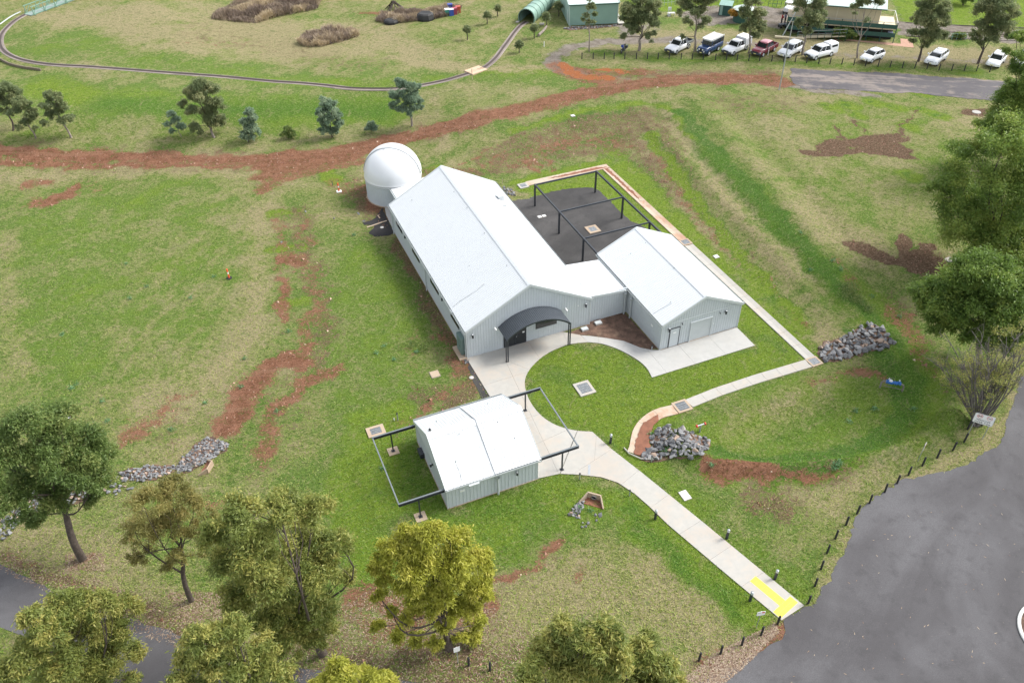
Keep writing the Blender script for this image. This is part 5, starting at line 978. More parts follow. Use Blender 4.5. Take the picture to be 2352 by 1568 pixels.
stub(Z(1024, 1400, 1272, 628), .75, 'grey tap post in the grass left of the small shed', r_=.05, cat='tap'); stub(Z(1024, 700, 688, 95), .55, 'thin green stake in the weeds left of the dome', M_DGREEN)
stub(Z(1024, 0, 1938, 715), 1.6, 'tall thin timber stake beside the rail crossing', M_TIMBER, .05, False); stub(Z(1024, 700, 2208, 80), .75, 'thin timber stake behind the far end of the large hall', M_TIMBER, .03, False)
stub(Z(2048, 0, 288, 420), .75, 'short white peg on the grass below the log', M_WHITEP, .06, False); stub(Z(1024, 1400, 1240, 630), .25, 'tiny white peg beside the grey tap post', M_WHITEP, .04, False)
stub(Z(3072, 0, -2, 500), 1.1, 'white short post in front of the maroon utility', M_WHITEP, .05, False)
# hydrant with red wheels
o = empty('hydrant', g(*Z(2048, 1400, 1680, 737)), YAW, 'steel standpipe with red valve wheels above the middle stone heap', 'hydrant'); F = o.matrix_world.copy()
m = MB(F); m.tube([(0, 0, 0), (0, 0, .85)], .07, 10); m.tube([(-.32, 0, .86), (.32, 0, .86)], .06, 8); m.build('standpipe', M_SILVER, o)
for s in (-1, 1): m = MB(F); m.tube([(s * .34, 0, .86), (s * .42, 0, .86)], .13, 12); m.build('valve_wheel', M_RED, o)
# blue backflow valve
pa_, pb = g(*Z(3480 + 0, 0, 0, 0)) if False else g(3480 / 1.7415 + 262 / 6.72 / 1.7415, (1480 + 465 / 6.72) / 1.7415), g((3480 + 862 / 6.72) / 1.7415, (1480 + 572 / 6.72) / 1.7415)
d_ = pb - pa_; ang = math.atan2(d_.y, d_.x); L_ = Vector((d_.x, d_.y)).length
o = empty('backflow_valve', pa_, ang, 'bright blue water valve assembly on brown pipes standing in the grass basin', 'water valve'); F = o.matrix_world.copy(); H_ = .78
m = MB(F); m.tube([(0, 0, -.1), (0, 0, H_ - .15), (.08, 0, H_), (.35, 0, H_)], .075, 10); m.tube([(L_, 0, -.2), (L_, 0, H_ - .35), (L_ - .08, 0, H_ - .1), (L_ - .35, 0, H_)], .075, 10); m.tube([(.3, -.1, .35), (L_, -.1, .25)], .03, 6); m.build('pipework', M_PIPE, o)
m = MB(F); m.tube([(.32, 0, H_), (L_ - .32, 0, H_)], .10, 12); 
for x in (.34, .62, L_ / 2 + .12, L_ - .62, L_ - .34): m.tube([(x - .03, 0, H_), (x + .03, 0, H_)], .17, 14)
m.tube([(L_ / 2 - .45, 0, H_ + .0), (L_ / 2 - .05, 0, H_ + .0)], .17, 12)
for x in (.48, L_ - .48): m.tube([(x, 0, H_), (x, 0, H_ + .26)], [.10, .07], 10)
m.build('valve_body', M_BLUE, o)
for x in (.48, L_ - .48): m = MB(F); m.tube([(x, 0, H_ + .26), (x, 0, H_ + .36)], .055, 8); m.build('valve_cap', M_LENS, o)
m = MB(F); m.lathe((L_ / 2 - .25, 0, H_ + .16), [(.17, 0), (.15, .04), (.001, .05)], 12, False); m.build('meter_dial', M_LENS, o)
m = MB(F); m.tube([(L_ / 2 - .5, .12, H_), (L_ / 2 - .42, .2, H_ + .3), (L_ / 2 + .0, .2, H_ + .3), (L_ / 2 + .1, .12, H_)], .018, 5); m.build('handle', M_PIPE, o)
# safety cones / temporary bollards
def tbol(px, label, base_mat, tilt=(0, 0), basex=0):
    o = empty('warning_bollard', g(*px), 0.3, label, 'warning bollard'); F = o.matrix_world.copy(); m = MB(F)
    if base_mat is M_RUBBER: m.lathe((0, 0, 0), [(.28, 0), (.28, .07), (.1, .1)], 16, False)
    else: m.box(-.3 + basex, .3 + basex, -.25, .25, 0, .08)
    m.build('base', base_mat, o); R = Matrix.Rotation(tilt[0], 4, 'X') @ Matrix.Rotation(tilt[1], 4, 'Y')
    for nm, z0, z1, r0, r1, mt in (('lower_sleeve', .08, .55, .085, .08, M_ORANGE), ('reflective_band', .55, .78, .082, .08, M_WHITEP), ('upper_sleeve', .78, 1.0, .08, .075, M_ORANGE), ('knob', 1.0, 1.12, .055, .085, M_ORANGE)):
        m = MB(F @ R); m.tube([(0, 0, z0), (0, 0, z1)], [r0, r1], 12); m.build(nm, mt, o)
tbol(Z(0, 700, 2055, 925), 'orange and white warning bollard on a black base in the left field', M_RUBBER); tbol(Z(0, 1400, 645, 595), 'orange and white warning bollard on a white base beyond the lower left tree', M_WHITEP, (0, -.1), -.25)
tbol(Z(1024, 700, 745, 150), 'orange warning bollard on a black and white base near the dome', M_WHITEP)
# small log, lamp pole
pa_, pb = g(*Z(2048, 0, 238, 330)), g(*Z(2048, 0, 310, 250)); o = empty('fallen_log', pa_, 0, 'pale grey log lying on the grass near the green tunnel', 'log'); m = MB(); m.tube([pa_ + Vector((0, 0, .2)), (pa_ + pb) / 2 + Vector((.1, 0, .2)), pb + Vector((0, 0, .2))], [.22, .2, .17], 10); link('trunk', m.mesh(), M_BARKP, o)
m = MB(); b0 = g(*Z(2048, 0, 268, 224)); m.box(b0.x - .4, b0.x + .4, b0.y - .2, b0.y + .2, b0.z, b0.z + .25); setp(m.build('concrete_block', M_CONC), 'small white block on the grass beside the tunnel', 'block')
pb0 = g(*Z(3072, 0, 100, 805)); o = empty('lamp_pole', pb0, 0, 'tall thin galvanised lamp pole at the edge of the dusty asphalt', 'pole'); F = o.matrix_world.copy(); m = MB(F); m.tube([(0, 0, 0), (0, 0, 4.9), (.02, 0, 9.3)], [.09, .08, .045], 8); m.build('shaft', M_SILVER, o); m = MB(F); m.box(-.12, .12, -.12, .12, 0, .05); m.build('base_plate', M_SILVER, o)

# ---------------------------------------------------------------- signs
def text_mesh(s, size, depth=.004):
    cu = bpy.data.curves.new('t', 'FONT'); cu.body = s; cu.size = size; cu.align_x = 'CENTER'; cu.align_y = 'CENTER'; cu.extrude = depth; cu.offset = size * .012; cu.space_character = 1.12
    ob = bpy.data.objects.new('t', cu); COL.objects.link(ob); bpy.context.view_layer.update(); dg = bpy.context.evaluated_depsgraph_get(); me_ = bpy.data.meshes.new_from_object(ob.evaluated_get(dg)); bpy.data.objects.remove(ob); return me_
def rrect(m, w_, h_, r_, y0, y1, n=5):
    P = []
    for cx, cy_, a0 in ((w_ / 2 - r_, h_ / 2 - r_, 0), (-w_ / 2 + r_, h_ / 2 - r_, 90), (-w_ / 2 + r_, -h_ / 2 + r_, 180), (w_ / 2 - r_, -h_ / 2 + r_, 270)):
        for k in range(n + 1): a = math.radians(a0 + 90 * k / n); P.append((cx + r_ * math.cos(a), cy_ + r_ * math.sin(a)))
    N = len(P); m.add([(x, y0, z) for x, z in P] + [(x, y1, z) for x, z in P], [tuple(range(N)), tuple(range(N, 2 * N))[::-1]] + [(i, (i + 1) % N, N + (i + 1) % N, N + i)[::-1] for i in range(N)])
b1, b2 = g(*Z(3072, 1400, 1790, 762)), g(*Z(3072, 1400, 1920, 802)); dvec = b2 - b1; ang = math.atan2(dvec.y, dvec.x); mid = (b1 + b2) / 2; hw_ = Vector((dvec.x, dvec.y)).length / 2
SG = empty('road_sign', mid, ang, 'white sign VEHICLES OVER 7.5m with two red prohibition circles beside the road', 'road sign'); F = SG.matrix_world.copy(); zc = 2.0
for s in (-1, 1): m = MB(F); m.tube([(s * hw_, .05, -.1), (s * hw_, .05, 2.35)], .032, 8); m.build('post', M_SILVER, SG)
FT = F @ Matrix.Translation((0, 0, zc)); SWd, SHt = hw_ * 2 * 1.36, hw_ * 2 * .94
m = MB(FT); rrect(m, SWd, SHt, .1, -.012, .012); bd = m.build('board', M_SILVER, SG); m = MB(FT); rrect(m, SWd - .05, SHt - .05, .09, -.016, -.0125); m.build('face', M_WHITEP, bd)
def on_board(me_, x, z, mat, name, y=-.018):
    R = Matrix.Rotation(math.radians(90), 4, 'X'); me_.transform(FT @ Matrix.Translation((x, y, z)) @ R); link(name, me_, mat, bd)
on_board(text_mesh('VEHICLES', SHt * .215), -.0, -SHt * .12, M_DARK, 'lettering'); on_board(text_mesh('OVER 7.5m', SHt * .215), .0, -SHt * .35, M_DARK, 'lettering')
for s in (-1, 1):
    cx, cz, R1 = s * SWd * .235, SHt * .26, SHt * .20; m = MB(FT); n = 28
    rg = [(cx + r_ * math.cos(2 * math.pi * k / n), -.02, cz + r_ * math.sin(2 * math.pi * k / n)) for r_ in (R1, R1 * .84) for k in range(n)]
    m.add(rg, [(k, (k + 1) % n, n + (k + 1) % n, n + k) for k in range(n)]); q = R1 * .66 * (1 if s < 0 else -1)
    m.beam((cx - q, -.0215, cz - .66 * R1), (cx + q, -.0215, cz + .66 * R1), .002, R1 * .13) if False else m.add([(cx - q - .012, -.0215, cz - .62 * R1), (cx - q + .012, -.0215, cz - .68 * R1), (cx + q + .012, -.0215, cz + .62 * R1), (cx + q - .012, -.0215, cz + .68 * R1)], [(0, 1, 2, 3)])
    m.build('prohibition_ring', M_RED, bd); m = MB(FT)
    if s < 0: 
        for x0, x1, z0, z1 in ((-.62, -.30, .0, .32), (-.26, .62, -.08, .12), (-.62, .62, -.16, -.06)): m.add([(cx + x0 * R1, -.019, cz + z0 * R1), (cx + x1 * R1, -.019, cz + z0 * R1), (cx + x1 * R1, -.019, cz + z1 * R1), (cx + x0 * R1, -.019, cz + z1 * R1)], [(0, 1, 2, 3)])
        for x in (-.4, .3, .52): m.add([(cx + x * R1 + .1 * R1 * math.cos(a), -.0192, cz - .2 * R1 + .1 * R1 * math.sin(a)) for a in np.linspace(0, 5.4, 7)], [tuple(range(7))])
    else:
        for x0, x1, z0, z1 in ((-.7, .7, .0, .12), (-.5, .7, -.18, -.06)): m.add([(cx + x0 * R1, -.019, cz + z0 * R1), (cx + x1 * R1, -.019, cz + z0 * R1), (cx + x1 * R1, -.019, cz + z1 * R1), (cx + x0 * R1, -.019, cz + z1 * R1)], [(0, 1, 2, 3)])
    m.build('vehicle_symbol', M_DARK, bd)
def small_sign(base, h, face_ang, w_, ht, label, marks):
    o = empty('small_sign', base, face_ang, label, 'sign'); F2 = o.matrix_world.copy(); m = MB(F2); m.tube([(0, .03, -.1), (0, .03, h)], .025, 8); m.build('post', M_SILVER, o); m = MB(F2 @ Matrix.Translation((0, 0, h - ht / 2))); rrect(m, w_, ht, .03, -.008, .008); pn = m.build('panel', M_WHITEP, o)
    for x0, x1, z0, z1, mt, nm in marks: m = MB(F2 @ Matrix.Translation((0, 0, h - ht / 2))); m.add([(x0, -.012, z0), (x1, -.012, z0), (x1, -.012, z1), (x0, -.012, z1)], [(0, 1, 2, 3)]); m.build(nm, mt, pn)
small_sign(g(*Z(2048, 2031, 2190, 1075)), 1.9, math.radians(8), .55, .42, 'small white sign with a red mark on a thin post by the path end', [(-.22, -.03, .04, .16, M_TRIM, 'symbol'), (.03, .22, .04, .17, M_RED, 'symbol')])
small_sign(g(*Z(3072, 1400, 1345, 997)), 2.0, math.radians(52), .45, .6, 'small white sign seen edge-on on a thin post behind the road posts', [(-.15, .15, -.05, .2, M_RED, 'symbol')])
small_sign(g(*Z(1024, 2031, 1812, 1392)), 1.9, math.radians(20), .4, .5, 'small white sign on a thin post beside the golden tree trunk', [])

# ---------------------------------------------------------------- stones
def rock_mesh(seed):
    rg = random.Random(seed); bm = bmesh.new(); pts = [Vector((rg.gauss(0, 1), rg.gauss(0, 1), rg.gauss(0, 1))).normalized() * rg.uniform(.8, 1.05) for _ in range(11)]
    for q in pts: bm.verts.new((q.x * .5, q.y * .38, q.z * .30))
    bmesh.ops.convex_hull(bm, input=bm.verts); bmesh.ops.delete(bm, geom=[v for v in bm.verts if not v.link_faces], context='VERTS'); me_ = bpy.data.meshes.new('stone'); bm.to_mesh(me_); bm.free(); me_.materials.append(M_ROCK); return me_
RMS = [rock_mesh(i) for i in range(14)]
def fill(poly, spacing, seed):
    rg = random.Random(seed); A = np.array(poly); lo, hi = A.min(0), A.max(0); out = []; y = lo[1]
    while y < hi[1]:
        x = lo[0]
        while x < hi[0]: out.append((x + rg.uniform(-.45, .45) * spacing, y + rg.uniform(-.45, .45) * spacing)); x += spacing
        y += spacing * .85
    P = np.array(out); return [tuple(q) for q in P[in_poly(P, [tuple(a) for a in poly])]]
def rocks(pix, spacing, smin, smax, label, seed, maxn=290, hump=.15, name='rock_pile', bed_mat=None, skip=0.0):
    spacing *= .80; smin *= 1.0; smax *= 1.15
    poly = [tuple(g(*q))[:2] for q in pix]; pts = fill(poly, spacing, seed); rg = random.Random(seed + 1); c = np.array(poly).mean(0); pts = [q for q in pts if rg.random() > skip]; pts.sort(key=lambda q: q[1])
    root_ = empty(name, Vector((c[0], c[1], float(hgt(*c)))), 0, label, 'rock pile')
    if len(pts) > 60: sheet('soil_bed', jag([tuple(q) for q in poly], .4, .12, seed), M_MULCH, .03, 99, .05, parent=root_)
    extra = []
    for i, (x, y) in enumerate(pts):
        s = rg.uniform(smin, smax) * (1.3 if rg.random() < .15 else 1); z = float(hgt(x, y)) + s * .12 + rg.uniform(0, hump)
        mw = Matrix.Translation((x, y, z)) @ Matrix.Rotation(rg.uniform(0, 6.28), 4, 'Z') @ Matrix.Rotation(rg.gauss(0, .5), 4, 'X') @ Matrix.Rotation(rg.gauss(0, .4), 4, 'Y') @ Matrix.Diagonal((s, s, s, 1))
        if i < maxn: link('stone', RMS[rg.randrange(14)], None, root_, mw)
        else: extra.append((mw, rg.randrange(14), rg.random()))
    if extra:
        vs, fs, at = [], [], []
        for mw, k, rc in extra:
            me_ = RMS[k]; n = len(vs); vs += [mw @ v.co for v in me_.vertices]; fs += [tuple(i + n for i in p_.vertices) for p_ in me_.polygons]; at += [rc] * len(me_.polygons)
        me_ = bpy.data.meshes.new('small_stones'); me_.from_pydata(vs, [], fs); a = me_.attributes.new('rc', 'FLOAT', 'FACE'); a.data.foreach_set('value', at); setp(link('small_stones', me_, M_ROCK, root_), kind='stuff')
    return root_
Zm = lambda *ab: ZS(2048, 1400, *ab)
rocks(Zm((1160, 985), (1180, 910), (1250, 870), (1240, 790), (1300, 720), (1370, 690), (1470, 720), (1600, 740), (1700, 770), (1775, 820), (1740, 880), (1700, 960), (1640, 990), (1560, 965), (1400, 965), (1270, 990)), .40, .34, .62, 'grey stone heap between the curved drain end and the basin lawn', 21, 290, .12)
rocks(ZS(3072, 700, (450, 1545), (560, 1490), (700, 1440), (820, 1370), (960, 1325), (1020, 1380), (1130, 1490), (1140, 1510), (1010, 1568)) + ZS(3072, 1400, (900, 20), (700, 75), (510, 115), (470, 60)), .50, .38, .68, 'large grey stone heap at the drain corner on the right', 22, 290, .15)
rocks(Zm((500, 1470), (540, 1420), (600, 1360), (640, 1350), (650, 1400), (620, 1460), (600, 1520), (545, 1510)), .24, .2, .38, 'small stone scatter beside the concrete headwall below the path', 23, 200, .06); rocks(Zm((600, 1525), (700, 1520), (760, 1450), (800, 1450), (790, 1500), (720, 1568), (650, 1600), (600, 1560)), .42, .2, .36, 'loose stones in the grass just below the concrete headwall', 24, 100, .02, skip=.35)
Zs = lambda *ab: ZS(0, 1400, *ab)
rocks(Zs((1850, 770), (2030, 830), (2050, 870), (1900, 980), (1780, 1040), (1690, 1090), (1590, 1110), (1580, 1040), (1640, 960), (1720, 900)), .25, .20, .36, 'upper thick part of the left stone channel, nearest the red dirt', 25, 290, .08)
rocks(Zs((1590, 1040), (1560, 1100), (1400, 1150), (1250, 1180), (1100, 1160), (1050, 1100), (1180, 1060), (1400, 1030)), .30, .24, .42, 'middle part of the left stone channel', 26, 290, .08)
rocks(Zs((1060, 1120), (1180, 1200), (1250, 1200), (1180, 1260), (1060, 1330), (900, 1300), (760, 1240), (900, 1160)), .48, .28, .5, 'looser stones where the left channel passes the large tree', 27, 200, .05, skip=.2)
rocks(Zs((900, 1240), (820, 1340), (560, 1400), (350, 1450), (150, 1480), (60, 1400), (100, 1300), (300, 1270), (600, 1230)), .48, .32, .58, 'stones of the left channel behind the large tree trunk', 28, 250, .05, skip=.1)
rocks(Zs((0, 1500), (100, 1490), (250, 1500), (200, 1560)) + ZS(0, 2031, (200, 130), (80, 250), (0, 320)), .36, .26, .42, 'lowest stones of the left channel at the frame edge', 29, 200, .05)
rocks(ZS(1024, 700, (2200, 95), (2294, 130), (2330, 190), (2290, 190), (2240, 170)) , .3, .2, .36, 'small grey stones behind the far corner of the large hall', 30, 80, .05)
rocks(ZS(1024, 1400, (1865, 95), (1905, 85), (1915, 120), (1870, 125)), .16, .16, .26, 'few red-brown rubble bits at the front left hall corner', 31, 30, .04)
for q, lb_ in zip(ZS(1024, 700, (440, 325), (915, 348), (965, 412), (222, 600), (697, 387)), ('loose pale stones beside the upper bright grass strip left of the dome', 'loose white stones in the grass below the dome', 'loose reddish stones left of the short plank', 'loose white stone in the red rut left of the hall', 'loose grey stone in the grass between the rut and the planks')): rocks([(q[0] - 2, q[1] - 2), (q[0] + 3, q[1] - 2), (q[0] + 3, q[1] + 2), (q[0] - 2, q[1] + 2)], .25, .15, .3, lb_, 32 + int(q[0]), 3, .0)
# concrete headwalls
def headwall(px, ang, label, s=1.0):
    o = empty('headwall', g(*px), ang, label, 'headwall'); F = o.matrix_world.copy() @ Matrix.Diagonal((s, s, s, 1)); m = MB(F)
    m.box(-.75, .75, -.08, .08, -.2, .85); m.build('back_wall', M_PAD, o)
    for k in (-1, 1):
        m = MB(F); a = Vector((k * .75, -.08, 0)); b_ = Vector((k * 1.35, -1.1, 0)); t = (b_ - a).normalized(); n = Vector((-t.y, t.x, 0)) * .07
        m.add([a - n - Vector((0, 0, .2)), b_ - n - Vector((0, 0, .2)), b_ + n - Vector((0, 0, .2)), a + n - Vector((0, 0, .2)), a - n + Vector((0, 0, .85)), b_ - n + Vector((0, 0, .18)), b_ + n + Vector((0, 0, .18)), a + n + Vector((0, 0, .85))], [(0, 3, 2, 1), (4, 5, 6, 7), (0, 1, 5, 4), (1, 2, 6, 5), (2, 3, 7, 6), (3, 0, 4, 7)]); m.build('wing_wall', M_PAD, o)
    m = MB(F); m.tube([(0, -.2, .32), (0, .0, .32)], .30, 18, False); m.tube([(0, -.2, .32), (0, .0, .32)], .24, 18, False); m.build('pipe', M_CONC, o); m = MB(F); m.tube([(0, -.082, .32), (0, -.083, .32)], .24, 18); m.build('pipe_mouth', M_DARK, o)
    m = MB(F); m.prism([(-.7, -.1), (.7, -.1), (1.25, -1.05), (-1.25, -1.05)], -.05, .05); m.build('apron', MATS['red_silt'], o)
headwall(Zm((735, 1330))[0], YAW - .75, 'concrete headwall with pipe mouth and splayed wings in the grass below the path', .68)
headwall(Zs((1890, 1065))[0], math.radians(-100), 'broken concrete headwall seen from behind beside the left stone channel', .6)
m = MB(F_UV); m.tube([(7.55, -15.2, .1), (7.62, -15.9, .12), (8.2, -16.75, .12), (9.1, -17.2, .1)], .06, 8); setp(m.build('kerb_edging', M_CONC), 'thin pale kerb curling round the silted end of the drain', 'kerb')

# ---------------------------------------------------------------- road island
c_ = g(2437, 1462); o = empty('traffic_island', c_, 0, 'round kerbed traffic island at the right edge of the road', 'traffic island'); F = o.matrix_world.copy()
R0 = (g(2336, 1435) - c_).length; m = MB(F); m.lathe((0, 0, 0), [(R0, -.05), (R0, .12), (R0 - .06, .15), (R0 - .2, .15), (R0 - .22, .05)], 48, False); m.build('kerb', simple('kerb_white', (.55, .55, .52), .8, .1, 6), o); m = MB(F); m.lathe((0, 0, 0), [(R0 - .22, .08), (R0 * .5, .12), (.01, .14)], 48); m.build('soil', M_MULCH, o)
# ---------------------------------------------------------------- miniature railway
rail_px = [(133, 46)] and [(x / 2.92 / 1.7415, y / 2.92 / 1.7415) for x, y in ((420, 120), (370, 140), (270, 190), (170, 250), (90, 320), (30, 390), (5, 450), (5, 520), (40, 590), (120, 650), (250, 700), (450, 740), (700, 765), (1000, 780), (1343, 805))]
rail_px += ZS(1024, 0, (0, 718), (400, 748), (800, 788), (1100, 798), (1300, 790), (1480, 766), (1700, 722), (1870, 672), (1965, 640), (2060, 600), (2150, 520), (2225, 420), (2294, 325)) + ZS(2048, 0, (30, 285), (75, 235), (128, 198))
rw = []
for q in rail_px:
    p0 = g(*q)
    if not rw or (Vector(p0[:2]) - Vector(rw[-1])).length > 1.5: rw.append((p0.x, p0.y))
rw = arc(rw, 6)
RT = empty('railway_track', g(560, 178), 0, 'narrow miniature railway line curving across the grass at top left', None, kind='structure')
def ribbon(cl, w_, z0, z1, off=0.0):
    m = MB(); P = [Vector(q) for q in cl]; rows = []
    for i, q in enumerate(P):
        t = (P[min(i + 1, len(P) - 1)] - P[max(i - 1, 0)]).normalized(); n = Vector((-t.y, t.x)); z = float(hgt(q.x, q.y)); c = q + n * off
        rows += [(*(c - n * w_ * .5), z + z0), (*(c - n * w_ * .42), z + z1), (*(c + n * w_ * .42), z + z1), (*(c + n * w_ * .5), z + z0)]
    m.add(rows, [(i * 4 + j, (i + 1) * 4 + j, (i + 1) * 4 + (j + 1) % 4, i * 4 + (j + 1) % 4) for i in range(len(P) - 1) for j in range(4)][::1]); return m
ribbon(rw, 1.15, -.05, .05).build('ballast', M_BALL, RT)
M_RUST = simple('rail_rust_brown', (.07, .05, .045), .6, .2)
for o_ in (-.16, .16): ribbon(rw, .05, .05, .12, o_).build('rail', M_RUST, RT)
ribbon(rw, .34, .045, .062).build('sleepers', simple('sleeper_dark', (.075, .058, .052), .9, .3, 20), RT, kind='stuff')
c1, c2 = g(*Z(1024, 0, 1905, 660)), g(*Z(1024, 0, 2035, 610)); cc = (c1 + c2) / 2; ang = math.atan2((c2 - c1).y, (c2 - c1).x); o = empty('rail_crossing', cc, ang, 'pale tan concrete crossing slab on the miniature railway', 'crossing'); F = o.matrix_world.copy(); L_ = (c2 - c1).length / 2
for y0, y1 in ((-1.0, -.2), (-.12, .12), (.2, 1.0)): m = MB(F); m.box(-L_, L_, y0, y1, -.05, .13); m.build('slab', simple('crossing_tan', (.52, .38, .26), .85) if 'crossing_tan' not in MATS else MATS['crossing_tan'], o)
# green corrugated tunnel
t0 = g(*Z(2048, 0, 128, 205)); t1 = g(*Z(2048, 0, 420, -40)); dv = Vector((t1.x - t0.x, t1.y - t0.y, 0)); ang = math.atan2(dv.y, dv.x); Lt = dv.length * 1.6
o = empty('tunnel', t0, ang, 'green corrugated steel tube tunnel over the miniature railway', 'tunnel'); F = o.matrix_world.copy(); R = 1.42; zc = .75
def ringp(x, r): return [(x, r * math.cos(a), zc + r * math.sin(a)) for a in np.linspace(-.75, math.pi + .75, 25)]
m = MB(F); rows = []
for x in np.linspace(0, Lt, 30): rows += ringp(x, R) + ringp(x, R - .06)[::-1]
m.add(rows, [(i * 50 + j, (i + 1) * 50 + j, (i + 1) * 50 + (j + 1) % 50, i * 50 + (j + 1) % 50)[::-1] for i in range(29) for j in range(50)] + [(j, j + 1, 48 - j, 49 - j) for j in range(24)], True); m.build('tube', M_TUNNEL, o)
for k in range(16):
    x = .04 + k * Lt / 16; m = MB(F); pts = [(x, R * 1.012 * math.cos(a), zc + R * 1.012 * math.sin(a)) for a in np.linspace(-.6, math.pi + .6, 25)]; m.tube(pts, .045, 5); m.build('rib', simple('tunnel_rib', (.09, .16, .13), .5) if 'tunnel_rib' not in MATS else MATS['tunnel_rib'], o)
m = MB(F); m.box(-.5, .1, -1.7, -1.2, -.05, .08); m.box(-.5, .1, 1.2, 1.7, -.05, .08); m.build('footing', M_CONC, o)
# green shed with cream roof
A_, B_ = g(*Z(2048, 0, 508, 232)), g(*Z(2048, 0, 945, 222)); dv = B_ - A_; ang = math.atan2(dv.y, dv.x); Lw = Vector((dv.x, dv.y)).length
o = empty('green_shed', A_, ang, 'green ribbed steel shed with pale roof and two roof turbines behind the tunnel', 'shed'); F = o.matrix_world.copy(); Hs, Ds, Rg = 3.3, 10.0, 3.9
m = MB(F); m.box(0, Lw, 0, .1, 0, Hs)
for k in range(30): m.box(0, Lw, -.022, -.001, .12 + k * .105, .12 + k * .105 + .05)
m.build('front_wall', M_GSHED, o)
m = MB(F); m.box(0, .1, .1, Ds, 0, Hs); m.add([(0, 0, Hs), (0, Ds, Hs), (0, Ds / 2, Rg), (.1, 0, Hs), (.1, Ds, Hs), (.1, Ds / 2, Rg)], [(0, 2, 1), (3, 4, 5)]); m.build('side_wall', simple('shed_side_green', (.27, .38, .33), .6) , o)
m = MB(F); m.box(Lw - .1, Lw, .1, Ds, 0, Hs); m.build('side_wall', M_GSHED, o); m = MB(F); m.box(0, Lw, Ds - .1, Ds, 0, Hs); m.build('back_wall', M_GSHED, o)
for y0, y1, z0, z1, mt, nm in ((-.12, 1.7, Hs + .02, Hs + .30, M_GSHEDROOF, 'roof_edge'), (1.7, Ds / 2, Hs + .30, Rg + .2, M_SHEDTOP, 'roof'), (Ds / 2, Ds + .1, Rg + .2, Hs + .1, M_SHEDTOP, 'roof')):
    m = MB(F); m.add([(-.12, y0, z0), (Lw + .12, y0, z0), (Lw + .12, y1, z1), (-.12, y1, z1), (-.12, y0, z0 - .06), (Lw + .12, y0, z0 - .06), (Lw + .12, y1, z1 - .06), (-.12, y1, z1 - .06)], [(0, 1, 2, 3), (7, 6, 5, 4), (0, 4, 5, 1), (1, 5, 6, 2), (3, 7, 4, 0), (2, 6, 7, 3)])
    for k in range(int(Lw / .4)): x = k * .4; m.add([(x, y0, z0 + .002), (x + .06, y0, z0 + .002), (x + .06, y1, z1 + .03), (x, y1, z1 + .03)], [(0, 1, 2, 3)])
    m.build(nm, mt, o)
for x in (-.14, Lw + .14): m = MB(F); m.beam((x, -.15, Hs + .02), (x, Ds / 2, Rg + .15), .08, .2); m.build('bargeboard', M_GSHEDROOF, o)
m = MB(F); m.box(-.1, Lw + .1, -.24, -.12, Hs - .12, Hs); m.build('gutter', M_DGREEN, o)
for x in (.06, Lw - .06): m = MB(F); m.box(x - .05, x + .05, -.06, 0.0, 0, Hs); m.build('corner_trim', M_GSHEDROOF, o)
m = MB(F); m.box(-.03, -.005, .8, 1.7, 0, 2.1); m.build('door', M_GSHEDROOF, o)
for x in (1.4, Lw - 2.1):
    m = MB(F); m.tube([(x, 2.6, Hs + .35), (x, 2.6, Hs + .75)], .16, 12); vn = m.build('roof_turbine', M_SILVER, o); m = MB(F); m.lathe((x, 2.6, Hs + .75), [(.2, 0), (.28, .1), (.26, .25), (.0, .34)], 14); m.build('cap', simple('turbine_green', (.2, .33, .28), .5) if 'turbine_green' not in MATS else MATS['turbine_green'], vn)
m = MB(F); m.box(Lw + .1, Lw + 1.1, -.3, 6, -.05, .06); m.build('concrete_step', M_CONC, o)
rocks(ZS(2048, 0, (450, 262), (520, 240), (940, 226), (940, 240), (700, 262), (520, 275)), .42, .25, .45, 'row of small stones and dark mulch along the green shed', 61, 120, .05, skip=.3)
# bridge trusses, top left
q1, q2 = g(70, 34), g(235, -30); dv = q2 - q1; ang = math.atan2(dv.y, dv.x); Lb = Vector((dv.x, dv.y)).length
o = empty('truss_bridge', q1, ang, 'green steel truss footbridge carrying the miniature railway at top left', 'bridge'); F = o.matrix_world.copy()
m = MB(F); m.box(-.5, Lb, -.8, .8, -.1, .12); m.build('deck', simple('bridge_deck_pale', (.24, .30, .27), .6), o)
for s in (-.85, .85):
    for z in (.12, 1.35): m = MB(F); m.beam((-.4 if z < 1 else -.2, s, z), (Lb, s, z), .11); m.build('chord', M_BRIDGE, o)
    for k in range(7):
        x = k * Lb / 7; m = MB(F); m.beam((x, s, .12), (x, s, 1.35), .09); m.build('upright', M_BRIDGE, o); m = MB(F); m.beam((x, s, .12), (x + Lb / 14, s, 1.35), .07); m.beam((x + Lb / 14, s, 1.35), (x + Lb / 7, s, .12), .07); m.build('diagonal', M_BRIDGE, o)
        m = MB(F); m.beam((x, s * 1.0, .12), (x, s * 1.5, .05), .07); m.beam((x, s * 1.5, .05), (x, s, 1.0), .05); m.build('outrigger', M_BRIDGE, o)
m = MB(F); m.tube([(2.6, 0, -1.2), (2.6, 0, -.1)], .38, 14); m.build('pier', M_BRIDGE, o)
